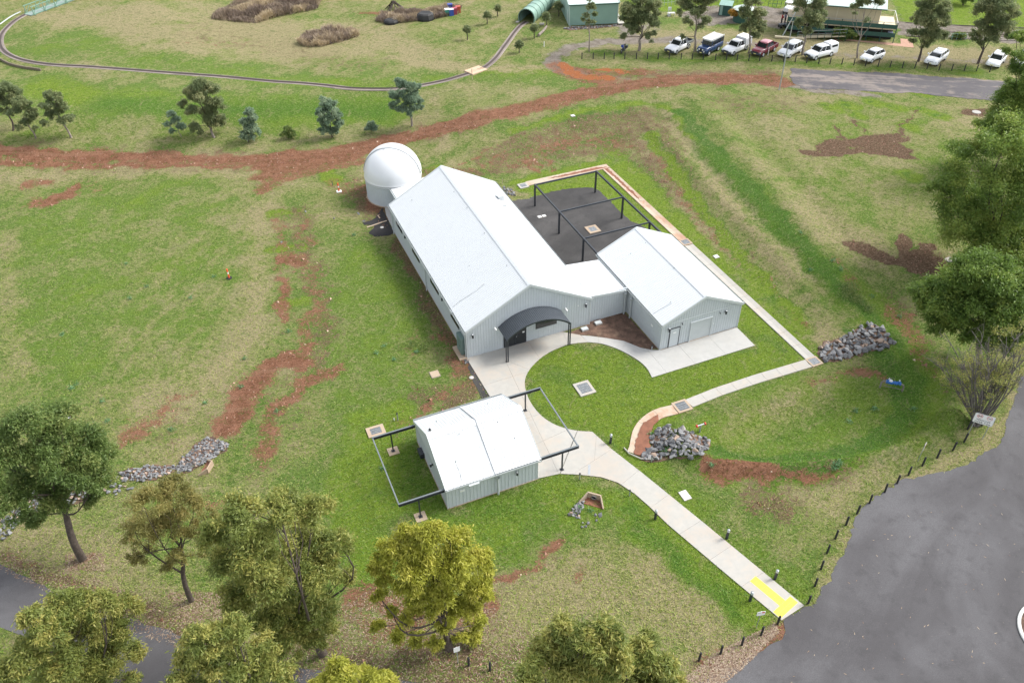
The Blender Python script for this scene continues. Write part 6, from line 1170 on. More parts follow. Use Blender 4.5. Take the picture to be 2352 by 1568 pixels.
# low retaining edges and rail fence at left
def wall_line(pix, h, t, mat, name, label, cat):
    P = [g(*q) for q in pix]; o = empty(name, P[0], 0, label, cat)
    for a, b_ in zip(P[:-1], P[1:]): m = MB(); m.beam(a + Vector((0, 0, h / 2 - .1)), b_ + Vector((0, 0, h / 2 - .1)), t, h + .2); link('segment', m.mesh(), mat, o)
wall_line([(x / 2.92 / 1.7415, y / 2.92 / 1.7415) for x, y in ((-60, 675), (0, 700), (60, 735), (120, 762), (200, 785), (300, 805), (400, 818), (480, 830))], .35, .2, simple('old_timber_edge', (.16, .13, .09), .9, .3, 5), 'retaining_edge', 'low brown timber edging on the slope below the railway at left', 'low wall')
wall_line([(x / 2.92 / 1.7415, y / 2.92 / 1.7415) for x, y in ((0, 290), (120, 205), (180, 172), (240, 145))], .12, .12, M_TRIM, 'pipe_edge', 'pale thin edging rail outside the railway curve at top left', 'edging')

# ---------------------------------------------------------------- cream clubhouse with veranda, top right
zz = lambda a, b: ((3300 + a / 2.92) / 1.7415, (b / 2.92) / 1.7415)
P1 = g(*zz(790, 512)); P0 = g(*Z(3072, 0, 150, 318)); dv = P1 - P0; ang = math.atan2(dv.y, dv.x); Lc = Vector((dv.x, dv.y)).length
o = empty('clubhouse', P0, ang, 'cream clubhouse on dark green base with veranda, ramps and pale metal roof', 'building'); F = o.matrix_world.copy(); FL = 2.0
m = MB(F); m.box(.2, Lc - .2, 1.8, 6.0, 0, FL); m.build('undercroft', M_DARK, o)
m = MB(F); m.box(0, Lc, .2, 6.0, FL, FL + .16); m.build('deck', simple('deck_timber', (.5, .42, .3), .8), o)
m = MB(F); m.box(.9, Lc - 2.6, 1.9, 6.0, FL + .16, FL + 2.9); m.build('wall', M_CREAM, o)
for k in range(5): x = .9 + k * (Lc - 3.5) / 4; m = MB(F); m.box(x - .06, x + .06, 1.84, 1.9, FL + .16, FL + 2.9); m.build('wall_batten', simple('cream_trim', (.62, .56, .44), .7) if 'cream_trim' not in MATS else MATS['cream_trim'], o)
m = MB(F); m.add([(.3, .9, FL + 2.75), (Lc - 1.9, .9, FL + 2.75), (Lc - 1.9, 4.2, FL + 3.7), (.3, 4.2, FL + 3.7), (.3, 7.4, FL + 2.75), (Lc - 1.9, 7.4, FL + 2.75)], [(0, 1, 2, 3), (3, 2, 5, 4), (0, 3, 4), (1, 5, 2), (0, 4, 5, 1)]); m.build('roof', M_GSHEDROOF, o)
m = MB(F); m.box(.3, Lc - 1.9, .78, .9, FL + 2.62, FL + 2.76); m.build('gutter', M_DGREEN, o)
for z in (FL + .2, .95): m = MB(F); m.box(0, Lc, .1, .16, z, z + .62); m.build('skirt_panel', M_DGREEN, o)
for k in range(9): x = k * Lc / 8; m = MB(F); m.box(x - .05, x + .05, .08, .18, 0, FL + 1.15); m.build('veranda_post', M_DGREEN, o)
m = MB(F); m.box(0, Lc, .1, .15, FL + 1.1, FL + 1.16); m.build('handrail', M_SILVER, o)
for k in range(int(Lc / .3)): x = .15 + k * .3; m.v and None
m = MB(F)
for k in range(int(Lc / .25)): x = .12 + k * .25; m.box(x, x + .02, .115, .135, FL + .8, FL + 1.1)
m.build('balusters', M_SILVER, o, kind='stuff')
m = MB(F); m.box(Lc - 2.6, Lc, 1.9, 6.0, FL + .162, FL + .20); m.build('end_deck', simple('end_deck_cream', (.62, .53, .38), .8), o)
for x, y0, y1 in ((Lc, .2, 6.0),): m = MB(F); m.box(x - .05, x, y0, y1, FL + 1.15, FL + 1.2); m.box(x - .05, x, y1 - .05, y1, FL, FL + 1.15); m.box(Lc - 2.6, Lc, y1 - .05, y1, FL + 1.15, FL + 1.2); m.build('handrail', M_WHITEP, o)
m = MB(F); m.box(Lc - 1.0, Lc - .3, .3, .9, .9, 1.6); m.build('stored_box', simple('box_blue_white', (.35, .4, .55), .6), o)
m = MB(F); m.box(4.2, 4.5, .06, .1, FL + .45, FL + .7); m.build('notice', M_WHITEP, o)
# ramp in front
m = MB(F); m.add([(1.8, -1.0, .05), (9.0, -1.0, 1.0), (9.0, -.0, 1.0), (1.8, 0, .05), (1.8, -1.0, -.05), (9, -1, .85), (9, 0, .85), (1.8, 0, -.05)], [(0, 1, 2, 3), (7, 6, 5, 4), (0, 4, 5, 1), (3, 2, 6, 7)]); m.build('ramp', M_CREAM, o)
for k in range(8): x = 1.8 + k * 1.03; z = .05 + k * .136; m = MB(F); m.box(x - .04, x + .04, -1.04, -.98, 0, z + 1.0); m.build('ramp_post', M_DGREEN, o)
m = MB(F); m.beam((1.8, -1.01, 1.05), (9.0, -1.01, 2.0), .06); m.beam((1.8, -1.01, .55), (9.0, -1.01, 1.5), .05); m.build('ramp_rail', M_SILVER, o)
m = MB(F); m.box(-1.5, 3, -1.6, -1.1, -.02, .25); m.build('low_plinth', M_CREAM, o)
# awning pole, tipped roof edge left
m = MB(F); m.beam((-.3, -.3, 0), (1.6, .6, 5.4), .12); m.build('roof_stay', M_TRIM, o)
sheet('brick_path', [tuple((F @ Vector(q)))[:2] for q in ((7.5, -1.0, 0), (7.5, -.05, 0), (Lc + 1.2, .2, 0), (Lc + 1.3, 2.6, 0), (Lc + 3.0, 2.7, 0), (Lc + 3.0, -.9, 0))], M_BRICKP, .03, 2.0, kind='structure', label='red brick path along the front of the clubhouse')
# hut, tank, seat
def hut(px0, px1, h, d, label, name='green_hut'):
    a, b_ = g(*px0), g(*px1); dv = b_ - a; an = math.atan2(dv.y, dv.x); L = Vector((dv.x, dv.y)).length; o = empty(name, a, an, label, 'hut'); F = o.matrix_world.copy(); m = MB(F); m.box(0, L, 0, d, 0, h); m.build('wall', M_DGREEN, o)
    m = MB(F); m.add([(-.1, -.15, h), (L + .1, -.15, h), (L + .1, d + .1, h + .25), (-.1, d + .1, h + .25), (-.1, -.15, h + .05), (L + .1, -.15, h + .05), (L + .1, d + .1, h + .3), (-.1, d + .1, h + .3)], [(0, 3, 2, 1), (4, 5, 6, 7), (0, 1, 5, 4), (1, 2, 6, 5), (2, 3, 7, 6), (3, 0, 4, 7)]); m.build('roof', MATS['turbine_green'] , o); m = MB(F); m.box(.15, .6, -.03, -.001, .1, 1.7); m.build('door', M_GSHED, o)
hut(Z(2048, 0, 1848, 140), Z(2048, 0, 1955, 148), 1.7, 1.8, 'small dark green hut beside the pale green water tank')
tk = g(*Z(2048, 0, 2062, 185)); o = empty('water_tank', tk, .3, 'round dark green tank with pale green conical lid behind the second utility', 'tank'); F = o.matrix_world.copy(); m = MB(F); m.lathe((0, 0, 0), [(1.55, -.3), (1.55, 1.9)], 28); m.build('tank_wall', M_DGREEN, o); m = MB(F); m.lathe((0, 0, 0), [(1.75, 1.88), (1.75, 1.95), (.0, 2.6)], 12, False); m.build('lid', M_GSHEDROOF, o)
st = g(*Z(2048, 0, 1395, 150)); o = empty('platform_steps', st, .0, 'small white steps with handrail beside the far gravel yard', 'steps'); F = o.matrix_world.copy(); m = MB(F); m.box(0, 1.2, 0, .6, .45, .52); m.box(0, .5, 0, .6, 0, .25); m.build('tread', M_LID, o)
for x in (0, .45, 1.15): m = MB(F); m.box(x, x + .07, 0, .07, 0, 1.4 if x < .5 else .5); m.build('post', M_LID, o)
m = MB(F); m.box(-.05, .5, -.03, .1, 1.0, 1.5); m.build('side_panel', M_LID, o)
def fence(p, q, n, h, label, mat=M_DGREEN, name='wire_fence'):
    a, b_ = g(*p), g(*q); o = empty(name, a, 0, label, 'fence')
    for k in range(n + 1): c = a.lerp(b_, k / n); c.z = float(hgt(c.x, c.y)); m = MB(); m.beam(c, c + Vector((0, 0, h)), .06); link('post', m.mesh(), mat, o)
    for z in (h, h * .5): m = MB(); m.beam(a + Vector((0, 0, z)), b_ + Vector((0, 0, z)), .035); link('rail', m.mesh(), mat, o)
fence(Z(2048, 0, 1330, 60), Z(2048, 0, 1460, 45), 4, 1.1, 'pale rail fence behind the large roadside tree, left end', M_GSHEDROOF); fence(Z(2048, 0, 1850, 22), Z(3072, 0, 60, 15), 12, 1.1, 'green wire fence along the bright lawn above the gravel yard'); fence(Z(3072, 0, 0, 62), Z(3072, 0, 190, 72), 5, 1.1, 'green wire fence near the two people at the clubhouse')
fence(Z(3072, 0, 1560, 355), Z(3072, 0, 1770, 360), 5, .9, 'green pipe fence in front of the tracks between two roadside trees', M_GSHED)
for dy, lb in ((0, 'nearest'), (16, 'second'), (34, 'third')):
    wall_line([(2080 + 0, 84 - dy * .9), (2200, 90 - dy * .9), (2352, 96 - dy * .9), (2450, 100 - dy * .9)], .10, .10, M_RUST, 'rail_line', 'dark rail on the grey ballast right of the clubhouse, %s to the camera' % lb, 'rail')
# pile of bins, dark mats
zb = lambda a, b: Z(1024, 0, a, b)
for (a, b_), col_, lb in (((1715, 140), (.05, .30, .22), 'green'), ((1752, 140), (.03, .08, .35), 'deep blue'), ((1782, 130), (.30, .05, .08), 'dark red'), ((1812, 115), (.42, .07, .04), 'bright red'), ((1740, 95), (.03, .06, .28), 'navy')):
    nm = 'bin_' + lb.replace(' ', '_'); o = empty('plastic_bin', g(*zb(a, b_)), .2, '%s plastic bin in the dump pile beyond the dry bushes' % lb, 'bin'); F = o.matrix_world.copy(); m = MB(F); m.box(-.38, .38, -.35, .35, 0, 1.0); m.build('body', simple(nm, col_, .5), o); m = MB(F); m.box(-.42, .42, -.39, .39, 1.0, 1.08); m.build('lid', M_WHITEP if lb in ('green', 'deep blue') else MATS[nm], o)
for (a, b_), s, lb in (((1520, 175), 1.5, 'large black upturned tub in the dry bushes beside the bins'), ((1215, 205), 1.3, 'low dark mound cover among the dry bushes')):
    o = empty('black_tub', g(*zb(a, b_)), .3, lb, 'tub'); F = o.matrix_world.copy(); m = MB(F); m.lathe((0, 0, 0), [(s, 0), (s * 1.02, .3), (s * .9, .9 if s > 1.4 else .5), (s * .7, 1.1 if s > 1.4 else .6), (.01, 1.0 if s > 1.4 else .65)], 9, False); m.build('shell', MATS['recycled_plastic_black'], o)
o = empty('wood_pile', g(*zb(1240, 80)), .3, 'pointed heap of dark branches beyond the red dirt at the top', 'heap'); F = o.matrix_world.copy(); rg = random.Random(5)
for k in range(22): a = rg.uniform(0, 6.28); m = MB(F); m.tube([(1.6 * math.cos(a), 1.6 * math.sin(a), 0), (rg.gauss(0, .2), rg.gauss(0, .2), 1.3)], .07, 5); m.build('branch', M_BARK, o)

# ---------------------------------------------------------------- vehicles
def smoothloft(m, secs, smooth=True):
    """secs: list of rings (same length) of points"""
    n = len(secs[0]); rows = [q for s in secs for q in s]
    m.add(rows, [(i * n + j, i * n + (j + 1) % n, (i + 1) * n + (j + 1) % n, (i + 1) * n + j) for i in range(len(secs) - 1) for j in range(n)] + [tuple(range(n))[::-1], tuple(range((len(secs) - 1) * n, len(secs) * n))], smooth)
def vehicle(px_f, px_r, kind, paint_, label, L=4.9, Wd=1.85, H=1.75):
    """px_f: ground below the front wheel on the near side, px_r: rear wheel; x forward"""
    a, b_ = g(*px_f), g(*px_r); fwd = (a - b_); fwd.z = 0; wb = fwd.length; fwd.normalize(); ang = math.atan2(fwd.y, fwd.x); left = Vector((-fwd.y, fwd.x, 0))
    mid = (a + b_) / 2; c = mid - left * (Wd / 2 - .1) * (1 if left.dot(Vector((mid.x, mid.y, 0)).normalized()) < 0 else -1); c.z = float(hgt(c.x, c.y)) + .02
    o = empty('parked_vehicle', c, ang, label, 'vehicle', 'vehicles parked in a line'); F = o.matrix_world.copy(); w2 = Wd / 2; fo = wb / 2 + .82; ro = -(L - fo)
    K = {'ute': dict(hood=1.05, belt=1.08, ws0=.95, ws1=.30, rf=-.75, cab=-1.02, g0=1.1), 'dual': dict(hood=1.05, belt=1.1, ws0=1.05, ws1=.42, rf=-1.05, cab=-1.35), 'wagon': dict(hood=1.0, belt=1.08, ws0=1.05, ws1=.35, rf=ro + .45, cab=ro + .12), 'hatch': dict(hood=.95, belt=1.02, ws0=1.0, ws1=.25, rf=ro + .55, cab=ro + .15), 'defender': dict(hood=1.2, belt=1.25, ws0=.75, ws1=.58, rf=ro + .06, cab=ro + .03)}[kind]
    hd, bl, zb_ = K['hood'], K['belt'], .33
    box_ = kind == 'defender'; nz = hd - .12 if not box_ else hd
    endx = K['cab'] if kind in ('ute', 'dual') else ro
    # body shell as stations along x: (x, half width, bottom, shoulder height, top height)
    st_ = [(fo, w2 * (.80 if not box_ else .92), .42, nz - .28, nz - .12), (fo - .12, w2 * .93, .36, nz - .16, nz - .03), (fo - .5, w2 * .98, zb_, nz - .05, hd - .03 if not box_ else hd), (K['ws0'], w2, zb_, bl - .10, hd + .03), (K['ws0'] - .3, w2, zb_, bl - .04, bl), (endx + .15, w2, zb_, bl - .04, bl), (endx, w2 * .97, zb_ + .04, bl - .06, bl - .01)]
    m = MB(F); secs = []
    for x, hw_, z0, z1, z2 in st_: secs.append([(x, s * hw_ * k, z) for s, k, z in ((-1, .94, z0), (-1, 1, z0 + .12), (-1, 1, (z0 + z1) / 2), (-1, .985, z1), (-1, .86, z2), (-1, .4, z2 + .02), (1, .4, z2 + .02), (1, .86, z2), (1, .985, z1), (1, 1, (z0 + z1) / 2), (1, 1, z0 + .12), (1, .94, z0))])
    smoothloft(m, [s[::-1] for s in secs]); m.build('body', paint_, o)
    # glasshouse: dark glass volume with painted roof and pillars
    rx0, rx1, tz = K['ws1'], K['rf'], H - .05
    ro_ = MATS['car_roof_faded_maroon'] if paint_ is P_MAROON else (M_ROOF if kind == 'defender' else paint_); tw = .80 if not box_ else .95
    base_ = [(K['ws0'] - .02, w2 * .90), (endx + .08 if kind in ('ute', 'dual') else endx + .06, w2 * .93)]
    m = MB(F); gl = [(base_[0][0], -base_[0][1], bl - .03), (base_[1][0], -base_[1][1], bl - .03), (base_[1][0], base_[1][1], bl - .03), (base_[0][0], base_[0][1], bl - .03), (rx0, -w2 * tw, tz), (rx1, -w2 * tw, tz), (rx1, w2 * tw, tz), (rx0, w2 * tw, tz)]
    m.add(gl, [(0, 1, 5, 4), (1, 2, 6, 5), (2, 3, 7, 6), (3, 0, 4, 7)]); m.build('windows', M_DGLASS, o)
    m = MB(F); rs = []
    for x, k, z in ((rx0 + .12, .86, tz - .03), (rx0 - .12, 1, tz + .03), ((rx0 + rx1) / 2, 1.02, tz + .07), (rx1 + .1, 1, tz + .03), (rx1 - .06, .92, tz - .03)): rs.append([(x, -w2 * tw * k, z - .05), (x, -w2 * tw * k * .8, z + .03), (x, 0, z + .04), (x, w2 * tw * k * .8, z + .03), (x, w2 * tw * k, z - .05)])
    smoothloft(m, rs); m.build('roof', ro_, o)
    m = MB(F)
    def pil(i, j, w_=.05): m.beam(Vector(gl[i]) * 1.0, Vector(gl[j]), w_, .07)
    for i in range(4): pil(i, i + 4, .07)
    nb = {'ute': [.45], 'dual': [.5], 'wagon': [.36, .70], 'hatch': [.5], 'defender': [.3, .5, .72]}[kind]
    for t in nb:
        for i, j in ((0, 1), (3, 2)): m.beam(Vector(gl[i]).lerp(Vector(gl[j]), t), Vector(gl[i + 4]).lerp(Vector(gl[j + 4]), t), .07, .08)
    m.build('pillars', paint_, o)
    # wheels, bumper, lights, plate, mirrors
    wr = .36 if kind in ('ute', 'dual', 'defender') else .32
    for x in (wb / 2, -wb / 2):
        for s in (-1, 1):
            m = MB(F); m.tube([(x, s * (w2 - .20), wr), (x, s * (w2 + .015), wr)], wr, 18); wh = m.build('wheel', M_RUBBER, o); m = MB(F); m.tube([(x, s * (w2 + .016), wr), (x, s * (w2 + .03), wr)], wr * .62, 12); m.build('rim', M_LENS if kind != 'ute' else M_SILVER, wh)
            m = MB(F); m.tube([(x + (wr + .08) * math.cos(a), s * (w2 - .01), wr + (wr + .08) * math.sin(a)) for a in np.linspace(0, math.pi, 9)], .05, 5); m.build('wheel_arch', M_RUBBER if kind in ('defender',) else paint_, o)
    bump = M_CHAR if kind in ('ute', 'dual', 'defender') else paint_
    m = MB(F); smoothloft(m, [[(fo + .14, -w2 * .6, .42), (fo + .14, w2 * .6, .42), (fo + .14, w2 * .6, .70), (fo + .14, -w2 * .6, .70)][::-1], [(fo - .1, -w2 * 1.0, .40), (fo - .1, w2 * 1.0, .40), (fo - .1, w2 * 1.0, .70), (fo - .1, -w2 * 1.0, .70)][::-1]][::-1], False); m.build('bumper', bump, o)
    m = MB(F); m.box(fo - .02, fo + .055, -w2 * .5, w2 * .5, nz - .26, nz - .13) if box_ is False else m.box(fo, fo + .05, -.35, .35, .75, 1.1); m.build('grille', M_DARK, o)
    for s in (-1, 1):
        m = MB(F)
        if box_: m.tube([(fo + .16, s * .3, .98), (fo + .22, s * .3, .98)], .12, 12)
        else: m.box(fo - .18, fo - .01, s * w2 * .62, s * w2 * .93, nz - .27, nz - .12)
        m.build('headlight', M_LENS, o); m = MB(F); m.box(K['ws0'] - .35, K['ws0'] - .2, s * (w2 + .02), s * (w2 + .22), bl + .02, bl + .2); m.build('mirror', paint_ if kind != 'defender' else M_CHAR, o); m = MB(F); m.box(ro - .01 if kind not in ('ute', 'dual') else ro - .02, ro + .04, s * w2 * .8, s * w2 * .96, .8, 1.05); m.build('tail_light', M_RED, o)
    m = MB(F); m.box(fo + .145, fo + .16, -.19, .19, .48, .59); m.build('number_plate', simple('plate_yellow', (.7, .62, .2), .5) if 'plate_yellow' not in MATS else MATS['plate_yellow'], o)
    return o, F, dict(w2=w2, ro=ro, endx=endx, bl=bl, fo=fo, wb=wb, tz=tz, rx0=rx0, rx1=rx1)
k2 = lambda a, b: ((2500 + a / 2.92) / 1.7415, (b / 2.92) / 1.7415)
k3 = lambda a, b: ((2960 + a / 2.92) / 1.7415, (b / 2.92) / 1.7415)
k4 = lambda a, b: ((3300 + a / 2.92) / 1.7415, (b / 2.92) / 1.7415)
k5 = lambda a, b: ((3636 + a / 2.92) / 1.7415, (b / 2.92) / 1.7415)
o, F, d = vehicle(k2(597, 640), k2(737, 570), 'ute', P_WHITE, 'white cab utility with a black tray, leftmost of the parked vehicles', 5.2)
m = MB(F); m.box(d['ro'], d['endx'] - .06, -.95, .95, .82, .92); tr_ = m.build('tray', M_CHAR, o)
for a in ((d['ro'], d['ro'] + .04, -.95, .95), (d['ro'], d['endx'] - .06, -.95, -.91), (d['ro'], d['endx'] - .06, .91, .95)): m = MB(F); m.box(*a, .92, 1.18); m.build('side_board', M_SILVER if a[3] == .95 and a[2] > 0 else M_CHAR, tr_)
m = MB(F); m.box(d['endx'] - .1, d['endx'] - .04, -.8, .8, .92, 1.75); m.build('headboard', M_SILVER, tr_)
o, F, d = vehicle(k2(972, 655), k2(1082, 595), 'defender', P_BLUE, 'navy boxy four-wheel drive with white roof rack', 4.7, 1.8, 2.0)
m = MB(F); m.box(d['ro'], .8, -.85, .85, 2.06, 2.1); rk = m.build('roof_rack', M_LID, o)
for y in np.linspace(-.8, .8, 8): m = MB(F); m.box(d['ro'] + .05, .75, y - .02, y + .02, 2.1, 2.16); m.build('rack_bar', M_ROOF, rk)
m = MB(F); m.box(d['ro'], .8, -.88, -.84, 2.08, 2.24); m.box(d['ro'], .8, .84, .88, 2.08, 2.24); m.build('rack_side', M_LID, rk)
for s in (-1, 1): m = MB(F); m.tube([(d['fo'] + .2, s * .55, .78), (d['fo'] + .27, s * .55, .78)], .1, 10); m.build('driving_light', M_LENS, o)
m = MB(F); m.box(.9, 2.0, -.903, -.897, .95, 1.02); m.build('side_stripe', M_LENS, o)
o, F, d = vehicle(k2(1262, 655), k3(68, 592), 'ute', P_WHITE, 'white utility with a white canvas canopy over its tray', 5.2)
m = MB(F); m.box(d['ro'], d['endx'] - .05, -.95, .95, .8, .95); m.build('tray', M_LID, o); m = MB(F); secs = [[(x, -.95, .96), (x, -.93, 1.8), (x, -.8, 1.98), (x, .8, 1.98), (x, .93, 1.8), (x, .95, .96)] for x in (d['ro'], d['endx'] - .05)]; smoothloft(m, secs, False); cv = m.build('canvas_canopy', simple('canvas_grey_white', (.55, .56, .58), .8), o)
m = MB(F); m.add([(d['ro'] - .01, -.81, 1.99), (d['endx'] - .04, -.81, 1.99), (d['endx'] - .04, .81, 1.99), (d['ro'] - .01, .81, 1.99)], [(0, 1, 2, 3)]); m.build('canopy_top', P_WHITE, cv)
o, F, d = vehicle(k3(262, 665), k3(390, 610), 'dual', P_MAROON, 'dark red crew-cab utility with faded roof and open tray', 4.9)
m = MB(F); m.box(d['ro'], d['endx'] + .1, -.88, .88, .45, .80); m.box(d['ro'], d['ro'] + .06, -.9, .9, .6, 1.08); tb = m.build('tray', P_MAROON, o)
for s in (-1, 1): m = MB(F); m.box(d['ro'], d['endx'] + .1, s * .84, s * .92, .45, 1.08); m.build('tray_side', P_MAROON, tb)
o, F, d = vehicle(k3(575, 680), k3(697, 622), 'wagon', P_WHITE, 'white wagon with roof rails, behind the tall lamp pole', 4.7, 1.85, 1.72)
for s in (-1, 1): m = MB(F); m.beam((d['rx0'] - .2, s * .6, 1.83), (d['rx1'] + .2, s * .6, 1.83), .05); m.build('roof_rail', M_SILVER, o)
o, F, d = vehicle(k3(878, 708), k3(1055, 662), 'dual', P_WHITE, 'white crew-cab utility with a white canopy on its tub', 5.2)
m = MB(F); m.box(d['ro'], d['endx'] + .15, -.9, .9, .42, 1.08); m.build('tub', P_WHITE, o); m = MB(F); smoothloft(m, [[(x, -.88, 1.08), (x, -.86, 1.35), (x, -.74, 1.82), (x, 0, 1.88), (x, .74, 1.82), (x, .86, 1.35), (x, .88, 1.08)] for x in (d['ro'], d['endx'] + .05)], False); cn = m.build('canopy', P_WHITE, o)
for s in (-1, 1): m = MB(F); m.add([(x, s * y, z) for x, y, z in ((d['ro'] + .2, .865, 1.35), (d['endx'] - .1, .865, 1.35), (d['endx'] - .1, .80, 1.65), (d['ro'] + .2, .80, 1.65))], [(0, 1, 2, 3)[::-s]]); m.build('canopy_window', M_DGLASS, cn)
vehicle(k4(537, 745), k4(650, 695), 'hatch', P_WHITE, 'small white hatchback with rounded nose', 3.9, 1.72, 1.5)
o, F, d = vehicle(k5(322, 775), k5(413, 710), 'wagon', P_WHITE, 'long low white station wagon with roof rack bars', 4.8, 1.82, 1.5)
for x in (0, -.9): m = MB(F); m.beam((x, -.6, 1.6), (x, .6, 1.6), .05); m.build('roof_bar', M_SILVER, o)
vehicle(k5(1040, 800), k5(1100, 735), 'hatch', P_WHITE, 'white compact car partly hidden by the tree at right', 4.3, 1.78, 1.6)
vehicle(k5(1330, 800), k5(1400, 740), 'hatch', P_WHITE, 'white car almost hidden behind the foliage at the right edge', 4.3, 1.78, 1.6)
# motorcycle
bp = g(*Z(2048, 0, 978, 485)); bq = g(*Z(2048, 0, 1012, 455)); dv = bp - bq; an = math.atan2(dv.y, dv.x); o = empty('motorcycle', (bp + bq) / 2, an, 'blue touring motorcycle with black panniers parked behind the post row', 'motorcycle'); F = o.matrix_world.copy()
for x in (-.72, .72):
    m = MB(F); n = 20; rows = []
    for i in range(n):
        a = 2 * math.pi * i / n; rows += [(x + (.31 + .07 * math.cos(b2)) * math.cos(a), .07 * math.sin(b2), .38 + (.31 + .07 * math.cos(b2)) * math.sin(a)) for b2 in np.linspace(0, 2 * math.pi, 7)[:-1]]
    m.add(rows, [(i * 6 + j, i * 6 + (j + 1) % 6, ((i + 1) % n) * 6 + (j + 1) % 6, ((i + 1) % n) * 6 + j) for i in range(n) for j in range(6)], True); m.build('wheel', M_RUBBER, o)
m = MB(F); m.tube([(.45, 0, .75), (.2, 0, .98), (-.1, 0, .92)], [.1, .2, .12], 10); m.build('fuel_tank', P_BIKE, o); m = MB(F); m.tube([(-.1, 0, .86), (-.6, 0, .9), (-.75, 0, 1.0)], [.14, .14, .1], 8); m.build('seat', M_RUBBER, o)
m = MB(F); m.tube([(.72, 0, .38), (.45, 0, 1.05)], .04, 6); m.tube([(.45, -.36, 1.12), (.45, 0, 1.05), (.45, .36, 1.12)], .025, 6); m.build('fork', M_SILVER, o); m = MB(F); m.box(-.3, .3, -.16, .16, .35, .72); m.tube([(.2, .2, .3), (-.8, .22, .42)], .05, 6); m.build('engine', M_CHAR, o)
for s in (-1, 1): m = MB(F); m.box(-.9, -.45, s * .2, s * .45, .55, .92); m.build('pannier', M_CHAR, o)
m = MB(F); m.box(.5, .66, -.15, .15, .95, 1.25); m.build('fairing', P_BIKE, o)

# ---------------------------------------------------------------- two people beside the clubhouse
def person(px, ang, label, top, trous, skin=(.35, .2, .14)):
    o = empty('person', g(*px), ang, label, 'person', None)
    pts = dict(pel=(0, 0, .95), wst=(0, 0, 1.1), chs=(0.03, 0, 1.35), nk=(.05, 0, 1.5), hd=(.08, 0, 1.62), tp=(.08, 0, 1.76), sl=(.03, .2, 1.42), el=(.10, .27, 1.15), hl=(.3, .2, 1.05), sr=(.03, -.2, 1.42), er=(.10, -.27, 1.15), hr=(.3, -.2, 1.05), tl=(0, .1, .9), kl=(.03, .12, .5), al=(0, .13, .09), fl=(.16, .14, .04), tr=(0, -.1, .9), kr=(.02, -.12, .5), ar=(-.04, -.13, .09), fr=(.12, -.14, .04))
    rad = dict(pel=.15, wst=.14, chs=.17, nk=.06, hd=.095, tp=.07, sl=.08, el=.05, hl=.04, sr=.08, er=.05, hr=.04, tl=.1, kl=.065, al=.045, fl=.04, tr=.1, kr=.065, ar=.045, fr=.04)
    ed = [('pel', 'wst'), ('wst', 'chs'), ('chs', 'nk'), ('nk', 'hd'), ('hd', 'tp'), ('chs', 'sl'), ('sl', 'el'), ('el', 'hl'), ('chs', 'sr'), ('sr', 'er'), ('er', 'hr'), ('pel', 'tl'), ('tl', 'kl'), ('kl', 'al'), ('al', 'fl'), ('pel', 'tr'), ('tr', 'kr'), ('kr', 'ar'), ('ar', 'fr')]
    ks = list(pts); me_ = bpy.data.meshes.new('body'); me_.from_pydata([pts[k] for k in ks], [(ks.index(a), ks.index(b_)) for a, b_ in ed], []); b2 = bpy.data.objects.new('body', me_); COL.objects.link(b2)
    md = b2.modifiers.new('s', 'SKIN'); 
    for i, k in enumerate(ks): me_.skin_vertices[0].data[i].radius = (rad[k], rad[k])
    me_.skin_vertices[0].data[0].use_root = True; b2.modifiers.new('d', 'SUBSURF').levels = 1
    bpy.context.view_layer.update(); dg = bpy.context.evaluated_depsgraph_get(); nm = bpy.data.meshes.new_from_object(b2.evaluated_get(dg)); bpy.data.objects.remove(b2)
    b3 = bpy.data.objects.new('body', nm); COL.objects.link(b3); b3.parent = o
    mats = [simple('cloth_' + label[:14].replace(' ', '_'), top, .8), simple('trousers_' + label[:14].replace(' ', '_'), trous, .8), simple('skin_' + label[:14].replace(' ', '_'), skin, .6)]
    for q in mats: nm.materials.append(q)
    for p_ in nm.polygons:
        c = p_.center; p_.material_index = 2 if c.z > 1.5 or (c.x > .24 and .95 < c.z < 1.15) else (0 if c.z > .98 else 1); p_.use_smooth = True
    F2 = o.matrix_world.copy(); m = MB(F2); m.lathe((.07, 0, 1.62), [(.11, 0), (.115, .08), (.09, .15), (.0, .18)], 12); m.build('hair', M_DARK, o)
person(k3(478, 290), .2, 'person in a red jacket and black trousers standing beside the clubhouse', (.30, .03, .03), (.02, .02, .025))
person(k3(520, 285), 3.3, 'person in dark blue and white top standing with their back to the pole', (.10, .12, .20), (.02, .02, .03))
o = empty('garden_cart', g(*k3(492, 325)), .2, 'dark low cart standing in front of the two people', 'cart'); F = o.matrix_world.copy(); m = MB(F); m.box(-.6, .6, -.35, .35, .45, .6); m.build('tray', M_CHAR, o)
for x in (-.4, .4):
    for s in (-1, 1): m = MB(F); m.tube([(x, s * .36, .18), (x, s * .44, .18)], .18, 12); m.build('wheel', M_RUBBER, o)
    m = MB(F); m.box(x - .04, x + .04, -.3, .3, .15, .45); m.build('leg', M_CHAR, o)
o = empty('small_truck', g(*k3(560, 150)), 1.0, 'small white utility cart parked behind the two people', 'cart'); F = o.matrix_world.copy(); m = MB(F); m.box(-.9, .9, -.6, .6, .35, .9); m.build('body', P_WHITE, o); m = MB(F); m.box(-.7, .5, -.6, .6, 1.75, 1.82); m.build('roof', P_WHITE, o)
for x in (-.65, .45):
    for s in (-1, 1): m = MB(F); m.beam((x, s * .55, .9), (x, s * .55, 1.75), .05); m.build('post', M_CHAR, o)
for x in (-.6, .6):
    for s in (-1, 1): m = MB(F); m.tube([(x, s * .5, .25), (x, s * .66, .25)], .25, 12); m.build('wheel', M_RUBBER, o)
